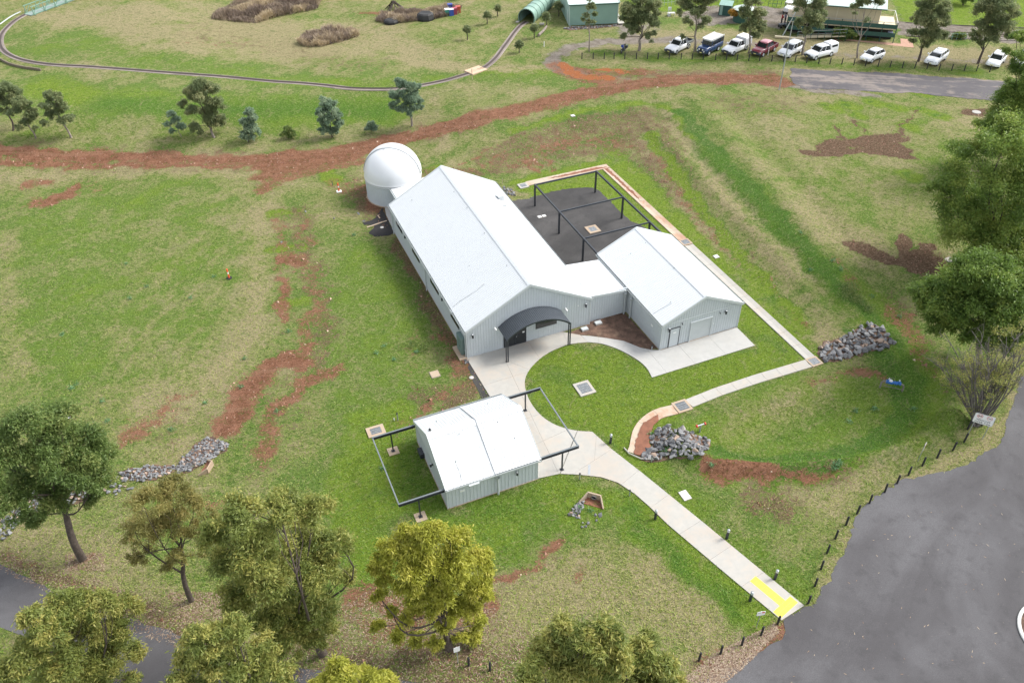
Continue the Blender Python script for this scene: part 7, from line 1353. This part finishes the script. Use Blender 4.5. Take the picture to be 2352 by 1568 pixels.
# ---------------------------------------------------------------- trees
def leaves(rg, C, n, L, wd, droop, spread):
    """rhombic leaves around centres C (k,3) with sizes"""
    k = len(C); idx = rg.integers(0, k, n); p = C[idx, :3] + rg.normal(0, 1, (n, 3)) * (C[idx, 3:4] * spread) * np.array([1, 1, .8])
    ax = rg.normal(0, 1, (n, 3)); ax[:, 2] = ax[:, 2] * .6 - droop; ax /= np.linalg.norm(ax, axis=1, keepdims=True)
    s = np.cross(ax, rg.normal(0, 1, (n, 3))); s /= np.linalg.norm(s, axis=1, keepdims=True) + 1e-9
    l = L * rg.uniform(.6, 1.35, (n, 1)); w_ = wd * rg.uniform(.7, 1.3, (n, 1))
    V = np.stack([p, p + ax * l * .45 + s * w_ * .5, p + ax * l, p + ax * l * .45 - s * w_ * .5], 1).reshape(-1, 3)
    return V, np.arange(4 * n).reshape(n, 4), idx
def limb(a, b_, r0, r1, m, rg, bend=.12, n=6, sides=7):
    a, b_ = Vector(a), Vector(b_); L = (b_ - a).length; off = Vector((rg.normal(0, 1), rg.normal(0, 1), rg.normal(0, .5))) * L * bend; pts = []
    for i in range(n + 1):
        t = i / n; pts.append(a.lerp(b_, t) + off * math.sin(math.pi * t) + Vector((0, 0, L * .06 * math.sin(math.pi * t))))
    m.tube(pts, [r0 + (r1 - r0) * (i / n) ** .8 for i in range(n + 1)], sides, cap=False); return pts
def tree(base_px, blobs, mat, label, nleaf, L=.2, wd=.05, bark=M_BARK, tr=.18, fork=.35, seed=1, depth=.55, droop=.6, name='eucalyptus_tree', group=None, sub=9, dens=1.0, hexp=None, bend=.06, sq=.85, base=None, ysh=0):
    rg = np.random.default_rng(seed); b0 = base if base is not None else g(*base_px); o = empty(name, b0, rg.uniform(0, 6), label, 'tree', group); view = Vector((b0.x, b0.y, 0)).normalized(); CS = []
    rmax = max(b_[2] for b_ in blobs); cx = sum(b_[0] for b_ in blobs) / len(blobs)
    for (x, y, r, *e) in blobs:
        c = vplane(b0, x, y); k = mpp(c); rr = r * k * 1.06; dd = (e[0] if e else rg.uniform(-1, 1)) * depth * rmax * k * 1.6
        ray_ = (c - Vector((0, 0, CAM_H))).normalized(); c2 = c + ray_ * dd; CS.append((c2, rr))
    # trunk
    cm = Vector((sum(c.x for c, r in CS) / len(CS), sum(c.y for c, r in CS) / len(CS), sum(c.z for c, r in CS) / len(CS))); zt_ = max(c.z + r * .2 for c, r in CS)
    if nleaf > 30000: cm = cm + view * max(r for c, r in CS) * .9
    top_ = b0 + (cm - b0) * (.72 if nleaf > 30000 else .95); fk = b0 + (cm - b0) * fork; m = MB()
    tp = limb(b0 - Vector((0, 0, .1)), fk, tr, tr * .72, m, rg, bend, 7, 9); lp = limb(tp[-1], top_, tr * .72, tr * .3, m, rg, bend * 1.3, 6, 7)
    m2 = MB(); subs = []
    for c, r in CS:
        t = np.clip(rg.uniform(.0, .85), 0, 1) * (.3 if c.z < fk.z + 1 else 1); st = lp[int(t * (len(lp) - 1))]
        L_ = (c - st).length; rr0 = tr * (.36 - .2 * t) * min(1, .5 + L_ * .1); lb = limb(st, c, rr0, rr0 * .35, m2, rg, .1, 6, 6)
        ns = max(6, int(sub * 1.9 * (r / (rmax * mpp(c))) ** 1.3 + 4))
        for i in range(ns):
            v = rg.normal(0, 1, 3); v /= np.linalg.norm(v); v[2] = abs(v[2]) if rg.random() < .68 else v[2]; q = np.array(c) + v * r * rg.uniform(.35, .98) * np.array([1, 1, sq]); rs = r * (rg.uniform(.26, .40) if 31000 < nleaf < 90000 and seed not in (22,) else rg.uniform(.20, .34))
            subs.append((*q, rs)); 
            if i % 3 == 0: limb(lb[rg.integers(3, 7)], Vector(q), rr0 * .33, rr0 * .1, m2, rg, .1, 3, 4)
    subs = np.array(subs); wgt = subs[:, 3] ** 2; wgt /= wgt.sum(); rep = np.repeat(np.arange(len(subs)), np.maximum(1, (wgt * 400).astype(int))); S = subs[rep]
    V, Fq, idx = leaves(rg, S, int(nleaf * dens * 1.15), L * 1.2, wd * 1.35, droop, .50)
    tone = rg.uniform(0, 1, len(subs))[rep][idx]; f = np.clip(.5 * tone + .35 * rg.uniform(0, 1, len(idx)) + .15 * rg.uniform(0, 1), 0, 1)
    link('trunk', m.mesh('trunk'), bark, o); link('limbs', m2.mesh('limbs'), bark if nleaf < 20000 else M_BARK, o); me_ = fast_mesh('crown', V, Fq, f); link('crown', me_, mat, o); return o
T = tree
T((190, 1283), [(55, 985, 55, -.3), (135, 970, 50, 0), (195, 1000, 48, .3), (235, 1045, 32), (20, 1040, 50), (100, 1050, 58, -.6), (175, 1070, 55, -.5), (215, 1110, 40), (60, 1110, 52, .5), (130, 1140, 50, .4), (15, 1160, 44), (70, 1190, 26), (215, 1150, 22), (-30, 1090, 50)], L_GREEN, 'large dark-trunked green eucalypt at the left edge beside the stone channel', 62000, .19, .055, tr=.30, seed=11, fork=.4)
T((440, 1378), [(385, 1130, 46), (330, 1165, 42), (440, 1160, 42), (478, 1185, 22), (310, 1220, 34), (385, 1200, 48), (450, 1225, 36), (330, 1270, 26), (300, 1285, 18), (415, 1275, 26), (385, 1300, 20), (465, 1265, 16)], L_OLIVE, 'thin open-crowned olive-brown tree, second from the left edge', 20000, .17, .040, tr=.20, seed=12, fork=.42, depth=.6, sub=9)
T((742, 1500), [(555, 1180, 52), (640, 1170, 45), (720, 1175, 48), (500, 1220, 40), (600, 1245, 62, -.8), (700, 1240, 55), (775, 1250, 42), (525, 1295, 48), (620, 1320, 60, -.8), (720, 1320, 58), (785, 1330, 30), (540, 1370, 48), (640, 1390, 55), (720, 1400, 50), (660, 1440, 50, -.4), (600, 1430, 42), (745, 1440, 36, -.5), (690, 1475, 34, -.6), (630, 1480, 30, -.4), (735, 1475, 22, -.6)], L_YELG, 'big dense yellow-green tree in the lower middle left, left of the golden tree', 80000, .19, .05, tr=.30, seed=113, fork=.3)
T((1032, 1490), [(990, 1225, 42), (930, 1240, 36), (1050, 1240, 40), (890, 1275, 34), (960, 1285, 48, -.9), (1040, 1295, 48, -.9), (1100, 1290, 36), (1125, 1325, 22), (870, 1305, 26), (940, 1330, 44, -.7), (1020, 1345, 44, -.9), (1085, 1345, 38), (880, 1330, 18), (1000, 1390, 32, -.7), (1070, 1390, 30, -.5), (1020, 1430, 24), (940, 1415, 26), (1060, 1460, 22), (960, 1470, 20), (900, 1400, 13), (868, 1365, 20), (1112, 1365, 26), (925, 1455, 22), (1095, 1430, 26), (1020, 1335, 36, -1.3), (985, 1290, 36, -1.2), (1055, 1300, 34, -1.2), (870, 1440, 15), (1000, 1480, 20, -.5), (1090, 1470, 18), (955, 1370, 30, -.6), (1050, 1400, 30, -1)], L_YEL, 'golden yellow rounded tree below the small shed, nearest its left rail', 60000, .20, .05, tr=.26, seed=14, fork=.3, droop=1.3)
T((230, 1660), [(150, 1395, 48), (80, 1420, 30), (230, 1385, 42), (290, 1400, 36), (110, 1450, 42), (190, 1450, 48), (270, 1455, 44), (60, 1500, 42), (140, 1520, 50, -.7), (230, 1520, 52, -.7), (310, 1500, 26), (20, 1555, 44), (110, 1580, 50), (210, 1580, 50), (300, 1560, 26)], L_YELG, 'yellow-green open tree in the lower left corner over the road', 56000, .19, .048, tr=.26, seed=15, fork=.35)
T((640, 1700), [(470, 1470, 46), (540, 1450, 36), (610, 1480, 30), (430, 1530, 38), (520, 1525, 50, -.6), (600, 1540, 44), (450, 1580, 46), (560, 1590, 50), (650, 1560, 34)], L_YELG, 'yellow-green tree at the bottom edge under the big dense one', 42000, .19, .05, tr=.24, seed=16, fork=.35)
T((800, 1800), [(790, 1545, 36), (750, 1575, 34), (840, 1570, 38), (885, 1560, 30), (800, 1600, 40), (900, 1600, 30)], L_YEL, 'small golden crown top at the bottom edge, left of the two posts', 20000, .19, .05, tr=.2, seed=17, fork=.35)
T((1365, 1830), [(1290, 1460, 44), (1380, 1460, 44), (1240, 1510, 42), (1320, 1520, 55, -.8), (1410, 1510, 50, -.8), (1480, 1490, 40), (1525, 1530, 34), (1215, 1565, 42), (1300, 1580, 55), (1400, 1580, 60, -.6), (1490, 1570, 50), (1545, 1590, 36)], L_YELG, 'large rounded tree cut by the bottom edge right of the golden tree', 60000, .20, .05, tr=.28, seed=18, fork=.35)
# right side
T((2262, 640), [(2190, 400, 51), (2240, 350, 51), (2310, 330, 56), (2160, 440, 37), (2215, 450, 56), (2290, 420, 63, -0.5), (2350, 380, 56), (2190, 500, 51), (2260, 500, 63), (2330, 490, 59), (2225, 555, 61), (2300, 570, 67), (2370, 560, 61), (2400, 450, 67), (2345, 300, 49), (2245, 600, 41), (2340, 615, 54)], L_RIGHT, 'tallest dark green tree at the right edge above the star of mud', 72000, .23, .075, tr=.36, seed=21, bark=M_BARKP, fork=.35, depth=.4)
T((2400, 420), [(2330, 130, 27), (2360, 170, 44), (2330, 200, 27), (2300, 270, 46), (2345, 250, 56), (2268, 298, 34), (2310, 320, 51), (2385, 220, 61), (2385, 300, 61), (2335, 90, 20), (2320, 225, 32)], L_RIGHT, 'tree leaning in from the right edge over the end of the dusty asphalt', 95000, .19, .06, tr=.3, seed=22, fork=.35, depth=.4)
T((2255, 850), [(2140, 655, 41), (2200, 640, 51), (2270, 630, 54), (2335, 650, 49), (2135, 700, 41), (2190, 700, 54, -0.6), (2260, 700, 61, -0.6), (2335, 710, 56), (2150, 745, 29), (2210, 755, 44), (2290, 760, 54), (2360, 760, 49), (2120, 690, 24)], L_RIGHT, 'broad dark green tree at the right edge between the mud star and the bare tree', 72000, .23, .075, tr=.3, seed=23, bark=M_BARKP, fork=.4, depth=.5)
# bare-stemmed wattle
rg = np.random.default_rng(31); b0 = g(2243, 975); o = empty('bare_tree', b0, 0, 'grey leafless multi-stemmed tree with few yellow tufts beside the large road sign', 'tree'); m = MB(); tips = []
for k in range(34):
    tx, ty = 2243 + rg.uniform(-95, 115), rg.uniform(765, 880); tx = tx if abs(tx - 2243) > 5 else tx + 10; e = vplane(b0, tx, ty) + Vector((b0.x, b0.y, 0)).normalized() * rg.uniform(-1.8, 1.8)
    lp = limb(b0 + Vector((rg.normal(0, .15), rg.normal(0, .15), 0)), e, .085, .022, m, rg, .07, 8, 5)
    for j in range(7):
        s = lp[rg.integers(3, 8)]; q = s + (e - b0).normalized() * rg.uniform(.6, 1.6) + Vector(rg.normal(0, .55, 3)); l2 = limb(s, q, .028, .010, m, rg, .1, 3, 4); tips.append(q)
        for _ in range(3): limb(l2[rg.integers(1, 4)], q + Vector(rg.normal(0, .4, 3)), .010, .004, m, rg, .1, 2, 3)
link('stems', m.mesh(), simple('bark_grey', (.13, .115, .105), .9, .3), o); S = np.array([(*q, .28) for q in tips if rg.random() < .42]); V, Fq, idx = leaves(rg, S, 9000, .17, .045, .3, .7); link('crown', fast_mesh('crown', V, Fq, rg.uniform(.2, 1, len(Fq))), L_YELG, o)
# roadside trees along the top
T((1468, 117), [(1470, -5, 24), (1445, 25, 22), (1495, 20, 22), (1470, 40, 24), (1450, 62, 18), (1500, 55, 18), (1435, 85, 10), (1495, 82, 14), (1440, 45, 16), (1510, 35, 12), (1465, 70, 10)], L_DARK, 'pale-trunked gum beside the motorcycle, largest of the top row', 28900, .25, .085, tr=.26, bark=M_BARKP, seed=41, fork=.35, depth=.35)
T((1595, 119), [(1600, -10, 24), (1575, 10, 20), (1625, 5, 20), (1600, 30, 20), (1580, 50, 13), (1620, 48, 15), (1560, 30, 10), (1568, 85, 6), (1610, 60, 10), (1640, -5, 16)], L_DARK, 'gum tree between the first utility and the navy four-wheel drive', 20400, .25, .085, tr=.2, bark=M_BARKP, seed=42, fork=.4, depth=.35)
T((1719, 123), [(1730, 5, 20), (1712, 30, 16), (1742, 32, 18), (1728, 55, 20), (1708, 65, 12), (1750, 60, 14), (1735, 80, 12), (1725, -15, 16)], L_DARK, 'gum tree beside the utility with the canvas canopy', 18700, .25, .085, tr=.16, bark=M_BARKP, seed=43, fork=.35, depth=.35)
T((1843, 127), [(1860, -10, 24), (1835, 15, 18), (1880, 15, 22), (1860, 40, 22), (1835, 55, 14), (1880, 50, 18), (1855, 70, 12), (1892, 30, 10)], L_DARK, 'gum tree in front of the clubhouse left half', 23800, .25, .085, tr=.2, bark=M_BARKP, seed=44, fork=.35, depth=.35)
T((1969, 134), [(2000, -5, 16), (1978, 5, 12), (2018, 5, 12), (1965, 15, 9), (1962, 30, 6), (1990, 45, 7), (2015, -10, 10)], L_DARK, 'sparse tall thin gum in front of the clubhouse right half', 3800, .32, .1, tr=.14, bark=M_BARKP, seed=45, fork=.4, depth=.3)
T((2109, 142), [(2140, -5, 24), (2120, 20, 20), (2160, 20, 22), (2105, 45, 16), (2140, 50, 26), (2175, 50, 16), (2100, 75, 13), (2135, 82, 22), (2165, 80, 14), (2095, 95, 8), (2125, 102, 10)], L_DARK, 'dense dark gum tree above the low white station wagon', 32300, .25, .085, tr=.2, seed=46, fork=.3, depth=.35)
T((2246, 147), [(2290, -5, 26), (2265, 20, 24), (2310, 18, 24), (2285, 45, 26), (2255, 60, 18), (2310, 58, 20), (2240, 82, 14), (2280, 85, 22), (2315, 82, 12), (2335, 35, 12), (2250, 100, 10)], L_DARK, 'dense dark gum tree left of the compact car at the right', 32300, .25, .085, tr=.2, seed=47, fork=.3, depth=.35)
T((2212, 12), [(2215, -12, 18), (2195, -8, 12), (2232, -8, 12)], L_GREEN, 'round green tree on the bright lawn at the top right edge', 8500, .25, .085, tr=.15, seed=48, fork=.4)
T((1353, 119), [(1357, 15, 10), (1345, 35, 6), (1368, 32, 6), (1352, 50, 7), (1340, 45, 5), (1362, 50, 5), (1357, -5, 9)], L_DARK, 'slender young gum standing alone in front of the green shed', 3000, .30, .09, tr=.10, bark=M_BARKP, seed=49, fork=.5, depth=.3)
# left group
T((82, 318), [(50, 235, 18), (35, 255, 14), (72, 262, 14), (60, 282, 14), (42, 292, 9), (80, 295, 8)], L_DARK, 'small leaning tree in the left group with its trunk base exposed', 9750, .22, .065, tr=.12, bark=M_BARKP, seed=51, fork=.45, depth=.4)
T((164, 316), [(110, 220, 14), (130, 228, 16), (105, 245, 14), (140, 250, 17), (120, 262, 14), (155, 272, 12), (105, 282, 9), (140, 280, 10), (165, 268, 6)], L_DARK, 'leaning grey-green tree with clear trunk, right of the left group', 15000, .22, .065, tr=.14, bark=M_BARKP, seed=52, fork=.4, depth=.4)
T((30, 300), [(15, 205, 20), (35, 215, 16), (0, 230, 20), (25, 240, 14), (10, 255, 12), (-15, 215, 20)], L_DARK, 'grey-green tree cut by the left edge, highest of the left group', 13500, .22, .065, tr=.14, seed=53, fork=.4, depth=.4)
T((492, 316), [(460, 195, 20), (435, 210, 14), (485, 205, 18), (455, 225, 22), (490, 235, 22), (420, 240, 11), (440, 255, 16), (480, 262, 22), (500, 280, 16), (445, 290, 14), (510, 270, 10), (460, 305, 7)], L_DARK, 'tallest bushy dark tree of the middle left row', 33000, .22, .065, tr=.18, bark=M_BARKP, seed=54, fork=.25, depth=.4)
T((417, 315), [(393, 262, 9), (405, 275, 9), (385, 285, 8), (415, 290, 9), (395, 300, 6)], L_BLUE, 'little thin tree left of the tallest bushy dark tree', 3000, .26, .08, tr=.06, bark=M_BARKP, seed=55, fork=.3, depth=.4)
T((571, 326), [(570, 258, 11), (580, 272, 13), (560, 280, 11), (575, 295, 14), (560, 310, 10), (588, 300, 9), (578, 315, 9)], L_BLUE, 'blue-green sapling right of the tallest bushy dark tree', 7000, .26, .08, tr=.07, seed=56, fork=.2, depth=.4)
T((662, 319), [(660, 295, 8), (665, 305, 10), (652, 308, 7), (672, 308, 7)], L_GREEN, 'tiny round green bush in the middle of the sapling row', 2600, .24, .07, tr=.04, seed=57, fork=.2, depth=.4)
T((763, 316), [(745, 235, 13), (760, 245, 14), (740, 258, 14), (768, 265, 16), (750, 278, 17), (775, 288, 13), (745, 298, 12), (768, 303, 12), (785, 282, 6)], L_BLUE, 'dense blue-green tree right of the tiny bushes in the row', 21000, .22, .065, tr=.1, seed=58, fork=.2, depth=.4)
T((853, 306), [(852, 285, 8), (858, 294, 8), (846, 294, 8)], L_BLUE, 'tiny blue-green bush left of the pale-trunked tree', 2600, .22, .07, tr=.04, seed=59, fork=.2, depth=.4)
T((946, 290), [(920, 190, 14), (935, 200, 18), (955, 205, 14), (912, 220, 17), (940, 228, 20), (960, 230, 12), (905, 240, 12), (925, 252, 14), (950, 252, 13), (966, 245, 8), (940, 262, 8)], L_BLUE, 'rounded blue-green gum with pale trunk just above the dome', 25500, .22, .065, tr=.15, bark=M_BARKP, seed=60, fork=.45, depth=.4)
for i, ((x, y), ht_, r_) in enumerate((((1073, 92), 28, 7), ((1119, 56), 24, 7), ((1144, 38), 22, 6), ((1193, 122), 22, 7), ((1228, 88), 26, 9), ((1255, 59), 24, 9), ((1283, 38), 26, 9), ((1049, 0), 20, 6))):
    T((x, y), [(x - 1, y - ht_, r_), (x + 3, y - ht_ + 5, r_ * .8), (x - 4, y - ht_ + 6, r_ * .8)], L_DARK, ['sapling nearest the dump of bins, lowest of three', 'sapling second of three beyond the bins', 'sapling farthest of three beyond the bins', 'sapling lowest beside the railway below the log', 'sapling just left of the pale log', 'sapling between the log and the tunnel side', 'sapling against the tunnel side near the shed', 'sapling stem at the very top edge'][i], 1300, .26, .08, tr=.09, seed=70 + i, fork=.6, depth=.2, name='sapling')
T(Z(2048, 0, 2000, 190), [(1680 - 0, 30, 10), (1700, 34, 9), (1690, 42, 9), (1672, 38, 6)] and [(*Z(2048, 0, 1970, 110), 8), (*Z(2048, 0, 2010, 130), 8), (*Z(2048, 0, 2050, 125), 7)], L_AUT, 'orange autumn bush against the round green tank', 3500, .26, .12, tr=.06, seed=80, fork=.2, name='autumn_bush')
for (px, bl_, lb, sd) in ((zz(220, 460), [(*zz(150, 380), 12), (*zz(230, 360), 14), (*zz(280, 400), 14), (*zz(190, 430), 12)], 'green shrub growing in front of the clubhouse ramp', 81), (zz(340, 440), [(*zz(330, 350), 12), (*zz(350, 400), 10)], 'olive shrub beside the green one at the clubhouse', 82), (Z(3072, 0, 1730, 350), [(*Z(3072, 0, 1700, 320), 8), (*Z(3072, 0, 1740, 325), 8)], 'low dark shrub behind the green pipe fence', 83)):
    T(px, bl_, L_GREEN if sd != 82 else L_OLIVE, lb, 5000, .25, .09, tr=.05, seed=sd, fork=.2, name='shrub', depth=.3)

# ---------------------------------------------------------------- dry bushes, weeds, litter and grass
def blades(name, P, H, w_, mat, label, f=None, seed=0, lean=.35, kind='stuff', parent=None, cat=None):
    """P (n,3) roots, upright narrow blades"""
    rg = np.random.default_rng(seed); n = len(P); H = np.broadcast_to(H, n) * rg.uniform(.6, 1.25, n); d = rg.normal(0, 1, (n, 2)) * lean; up = np.stack([d[:, 0], d[:, 1], np.ones(n)], 1) * H[:, None]; a = rg.uniform(0, 6.28, n); s = np.stack([np.cos(a), np.sin(a), 0 * a], 1) * w_ / 2
    V = np.stack([P - s, P + s, P + up * .6 + s * .6 + 0, P + up], 1).reshape(-1, 3); me_ = fast_mesh(name, V, np.arange(4 * n).reshape(n, 4), rg.uniform(0, 1, n) if f is None else f); o = link(name, me_, mat, parent)
    if parent is None: setp(o, label, cat, None, kind)
    return o
def scatter(pix, n, seed):
    rg = np.random.default_rng(seed); poly = [tuple(g(*q))[:2] for q in pix]; A = np.array(poly); lo, hi = A.min(0), A.max(0); P = rg.uniform(lo, hi, (n * 3, 2)); P = P[in_poly(P, poly)][:n]; return P
def bush_mass(pix, n, h, label, seed, mat=L_DRY):
    P = scatter(pix, n, seed); rg = np.random.default_rng(seed); cl = rg.uniform(0, 1, (40, 2)); lo, hi = P.min(0), P.max(0); C = lo + cl * (hi - lo); dd = np.sqrt(((P[:, None] - C[None]) ** 2).sum(2)); k = dd.argmin(1); hs = rg.uniform(.35, 1.2, 40)[k] * np.clip(1.15 - dd.min(1) / 3.0, .3, 1.2) * h
    z = hgt(P[:, 0], P[:, 1]); f = np.clip(rg.uniform(0, 1, 40)[k] * .75 + rg.uniform(-.1, .3, len(P)), 0, 1)
    P3 = np.stack([P[:, 0], P[:, 1], z + hs * rg.uniform(0, .55, len(P))], 1); c = P.mean(0); o = empty('dry_bushes', Vector((c[0], c[1], float(hgt(*c)))), 0, label, 'dry bushes', kind='stuff'); blades('stalks', P3, hs * .6, .10, mat, None, f, seed, .5, parent=o)
bush_mass([(485, 45), (500, 25), (560, 0), (600, -25), (720, -25), (740, 0), (730, 22), (640, 40), (590, 55), (530, 50)], 30000, 1.5, 'largest mass of dry brown and purple scrub at the top edge', 91)
bush_mass([(684, 100), (700, 80), (760, 70), (810, 72), (826, 84), (780, 98), (740, 108), (700, 108)], 12000, 1.1, 'isolated low mound of dry scrub below the other scrub', 92)
bush_mass([(862, 50), (880, 35), (940, 28), (1000, 18), (1060, 18), (1055, 32), (1000, 45), (940, 52), (890, 56)], 12000, 1.0, 'band of dry scrub around the black tub and the bins', 93)
def weeds(pts, n, r_, h, name, label, seed, mat=L_WEED):
    rg = np.random.default_rng(seed); C = []
    for q in pts:
        c = g(*q); C.append((c.x, c.y, c.z + h * .4, r_))
    V, Fq, idx = leaves(rg, np.array(C), n * len(pts), .13, .07, -.2, .55); V[:, 2] = np.maximum(V[:, 2], hgt(V[:, 0], V[:, 1]) + .01); setp(link(name, fast_mesh(name, V, Fq, rg.uniform(0, 1, len(Fq))), mat), label, None, None, 'stuff')
wd_px = ZS(0, 700, (1130, 800), (1920, 915), (1315, 1005), (1710, 1105), (1170, 1110), (560, 1430)) + ZS(0, 1400, (915, 465), (965, 640), (1840, 475), (2155, 335), (690, 310), (290, 525), (640, 345), (1540, 715), (2195, 80)) + ZS(1024, 700, (295, 1405), (878, 540), (1150, 1540)) + ZS(3072, 1400, (785, 548), (955, 530), (725, 640), (605, 1035), (1300, 530), (640, 1020), (620, 1050), (590, 1060)) + ZS(3072, 700, (655, 850), (290, 520), (380, 855), (585, 770), (930, 1090), (1180, 1275)) + ZS(1024, 1400, (185, 550), (1130, 1065), (1080, 30), (1240, 90), (1440, 20)) + ZS(2048, 1400, (1785, 1035), (700, 1440), (610, 1420), (1240, 760), (1380, 900))
weeds(wd_px, 60, .22, .25, 'broadleaf_weeds', 'clumps of broad-leaved weeds dotted over the grass', 95)
weeds(ZS(3072, 700, (700, 1010), (740, 1050), (790, 1100), (690, 1090), (820, 1140), (900, 1200), (760, 1000)) + ZS(1024, 700, (1500, 1560), (1400, 1520)), 300, .6, .3, 'lush_weeds', 'dense lush weeds along the foot of the bank', 96, L_GREEN)
# fallen leaves under the near trees and along the verges
def litter(pix, n, seed):
    P = scatter(pix, n, seed); return P
LP = np.concatenate([litter(p_, n_, 100 + i) for i, (p_, n_) in enumerate((([(560, 1500), (700, 1430), (860, 1350), (1100, 1370), (1180, 1430), (1330, 1500), (1300, 1568), (900, 1620), (600, 1560)], 6500), ([(1560, 1568), (1640, 1500), (1780, 1430), (1790, 1450), (1700, 1540), (1620, 1600)], 4500), ([(0, 1270), (200, 1320), (420, 1400), (640, 1500), (560, 1540), (300, 1450), (0, 1310)], 3500), ([(380, 1360), (520, 1360), (520, 1420), (420, 1430)], 1500), ([(150, 1270), (240, 1270), (240, 1310), (150, 1310)], 700), ([(1120, 300), (1500, 250), (1680, 520), (1840, 720), (1700, 620), (1450, 360), (1180, 400)], 3000), ([(1850, 1420), (2000, 1200), (2300, 1100), (2352, 1300), (2300, 1560), (1750, 1568)], 70)))])
rg = np.random.default_rng(7); n = len(LP); C4 = np.stack([LP[:, 0], LP[:, 1], hgt(LP[:, 0], LP[:, 1]) + .03, np.zeros(n)], 1); a = rg.uniform(0, 6.28, n); s = .055; ax = np.stack([np.cos(a), np.sin(a), rg.normal(0, .15, n)], 1) * rg.uniform(.07, .14, (n, 1)); sd = np.stack([-np.sin(a), np.cos(a), rg.normal(0, .15, n)], 1) * .022; P = C4[:, :3]
setp(link('leaf_litter', fast_mesh('leaf_litter', np.stack([P - ax, P + sd, P + ax, P - sd], 1).reshape(-1, 3), np.arange(4 * n).reshape(n, 4), rg.uniform(0, 1, n)), L_LITTER), 'fallen pale and brown leaves under the near trees and on the verge', None, None, 'stuff')
# grass tufts over the near half of the site
rg = np.random.default_rng(8); n = 260000; dq = rg.uniform(0, 1, (n, 2)); px_ = np.stack([-40 + dq[:, 0] * 2440, 240 + (dq[:, 1] ** .8) * 1350], 1)
D_ = np.stack([(px_[:, 0] - 1176.06) / FPX, (px_[:, 1] - 784.1) / FPX, np.ones(n)], 1) @ MC; t = -CAM_H / D_[:, 2]; P = D_[:, :2] * t[:, None]
# (tufts are spread in ground metres over the view, thinner where the soil is bare)
ixx = np.clip(np.searchsorted(xs, P[:, 0]), 0, len(xs) - 1); iyy = np.clip(np.searchsorted(ys, P[:, 1]), 0, len(ys) - 1); ind = iyy * len(xs) + ixx
bare = np.maximum.reduce([FLD['dirt'], FLD['mud'], FLD['gravel'], FLD['orange'], FLD['soil'] * .6])[ind]
u_, v_ = UV(P[:, 0], P[:, 1]); keep = rg.uniform(0, 1, n) > bare * 1.15
for poly in ([(-.1, -.1), (12.3, -.1), (12.3, 24), (-.1, 24)], [(16.2, -8.9), (24.7, -8.9), (24.7, 6.5), (16.2, 6.5)], [(-7.4, -15.5), (.1, -15.5), (.1, -7.8), (-7.4, -7.8)], plazaA, bandB, pathp, yard, bed, [(12, 0), (16.5, 0), (16.5, 6), (12, 6)], [(17, 26.4), (28.6, 26.4), (28.6, 27.6), (17, 27.6)], [(27.4, -13.4), (28.6, -13.4), (28.6, 27.4), (27.4, 27.4)], [(14, -13.5), (28, -13.5), (28, -12.1), (14, -12.1)], blk, [(-.8, 22.5), (6, 22.5), (6, 35), (-.8, 35)], [(14.1, -12.1), (14.1, -13.6), (11.5, -14.2), (9.3, -16.8), (7.8, -16.6), (7.9, -15.3), (9.8, -13.3), (12, -12.3)]):
    keep &= ~in_poly(np.stack([u_, v_], 1), poly)
for poly in (ROADR, lw + lo_): keep &= ~in_poly(P, poly)
P = P[keep]; ind = ind[keep]; n = len(P); f = np.clip(.42 + .35 * FLD['dry'][ind] - .30 * FLD['lush'][ind] - .35 * FLD['dark'][ind] + rg.normal(0, .2, n), 0, 1)
P3 = np.stack([P[:, 0], P[:, 1], hgt(P[:, 0], P[:, 1]) - .01], 1)
blades('grass_tufts', P3, .10, .07, L_GRASS, 'short grass tufts covering the site', f, 9, 1.1)

# clods and pebbles on the bare soil
rg = np.random.default_rng(12); cand = np.nonzero((np.maximum(FLD['dirt'], np.maximum(FLD['mud'], FLD['soil'] * .8)) > .38) & (GP[:, 1] < 135) & (np.abs(GP[:, 0]) < 90))[0]; pk = rng_ = rg.choice(cand, 13000); Pc = GP[pk] + rg.uniform(-.2, .2, (13000, 2)); u_, v_ = UV(Pc[:, 0], Pc[:, 1])
kk = np.ones(len(Pc), bool)
for poly in ([(-.2, -.2), (25, -9), (25, 27), (-.2, 36)], plazaA, bandB, pathp): kk &= ~in_poly(np.stack([u_, v_], 1), poly)
for poly in (ROADR, lw + lo_): kk &= ~in_poly(Pc, poly)
Pc = Pc[kk]; n = len(Pc); sz = rg.gamma(2.0, .022, n)[:, None] + .018; a = rg.uniform(0, 6.28, n); c3 = np.stack([Pc[:, 0], Pc[:, 1], hgt(Pc[:, 0], Pc[:, 1])], 1)
vs = [c3 + sz * np.stack([np.cos(a + k * 2.09), np.sin(a + k * 2.09), np.full(n, -.1)], 1) for k in range(3)] + [c3 + sz * np.stack([rg.normal(0, .3, n), rg.normal(0, .3, n), rg.uniform(.5, .9, n)], 1)]
V = np.stack(vs, 1).reshape(-1, 3); b4 = np.arange(n)[:, None] * 4; Fq = np.concatenate([b4 + np.array([0, 1, 3]), b4 + np.array([1, 2, 3]), b4 + np.array([2, 0, 3])], 0)
fc = np.tile(np.clip(rg.beta(1.2, 2.6, n), 0, 1), 3)
setp(link('soil_clods', fast_mesh('soil_clods', V, Fq, fc), leafmat('clods_red_and_pale', (0.17, 0.075, 0.045), (0.32, 0.17, 0.11), (0.58, 0.46, 0.34), 0.0)), 'red clods and pale pebbles scattered over the bare soil', None, None, 'stuff')
print('script done')
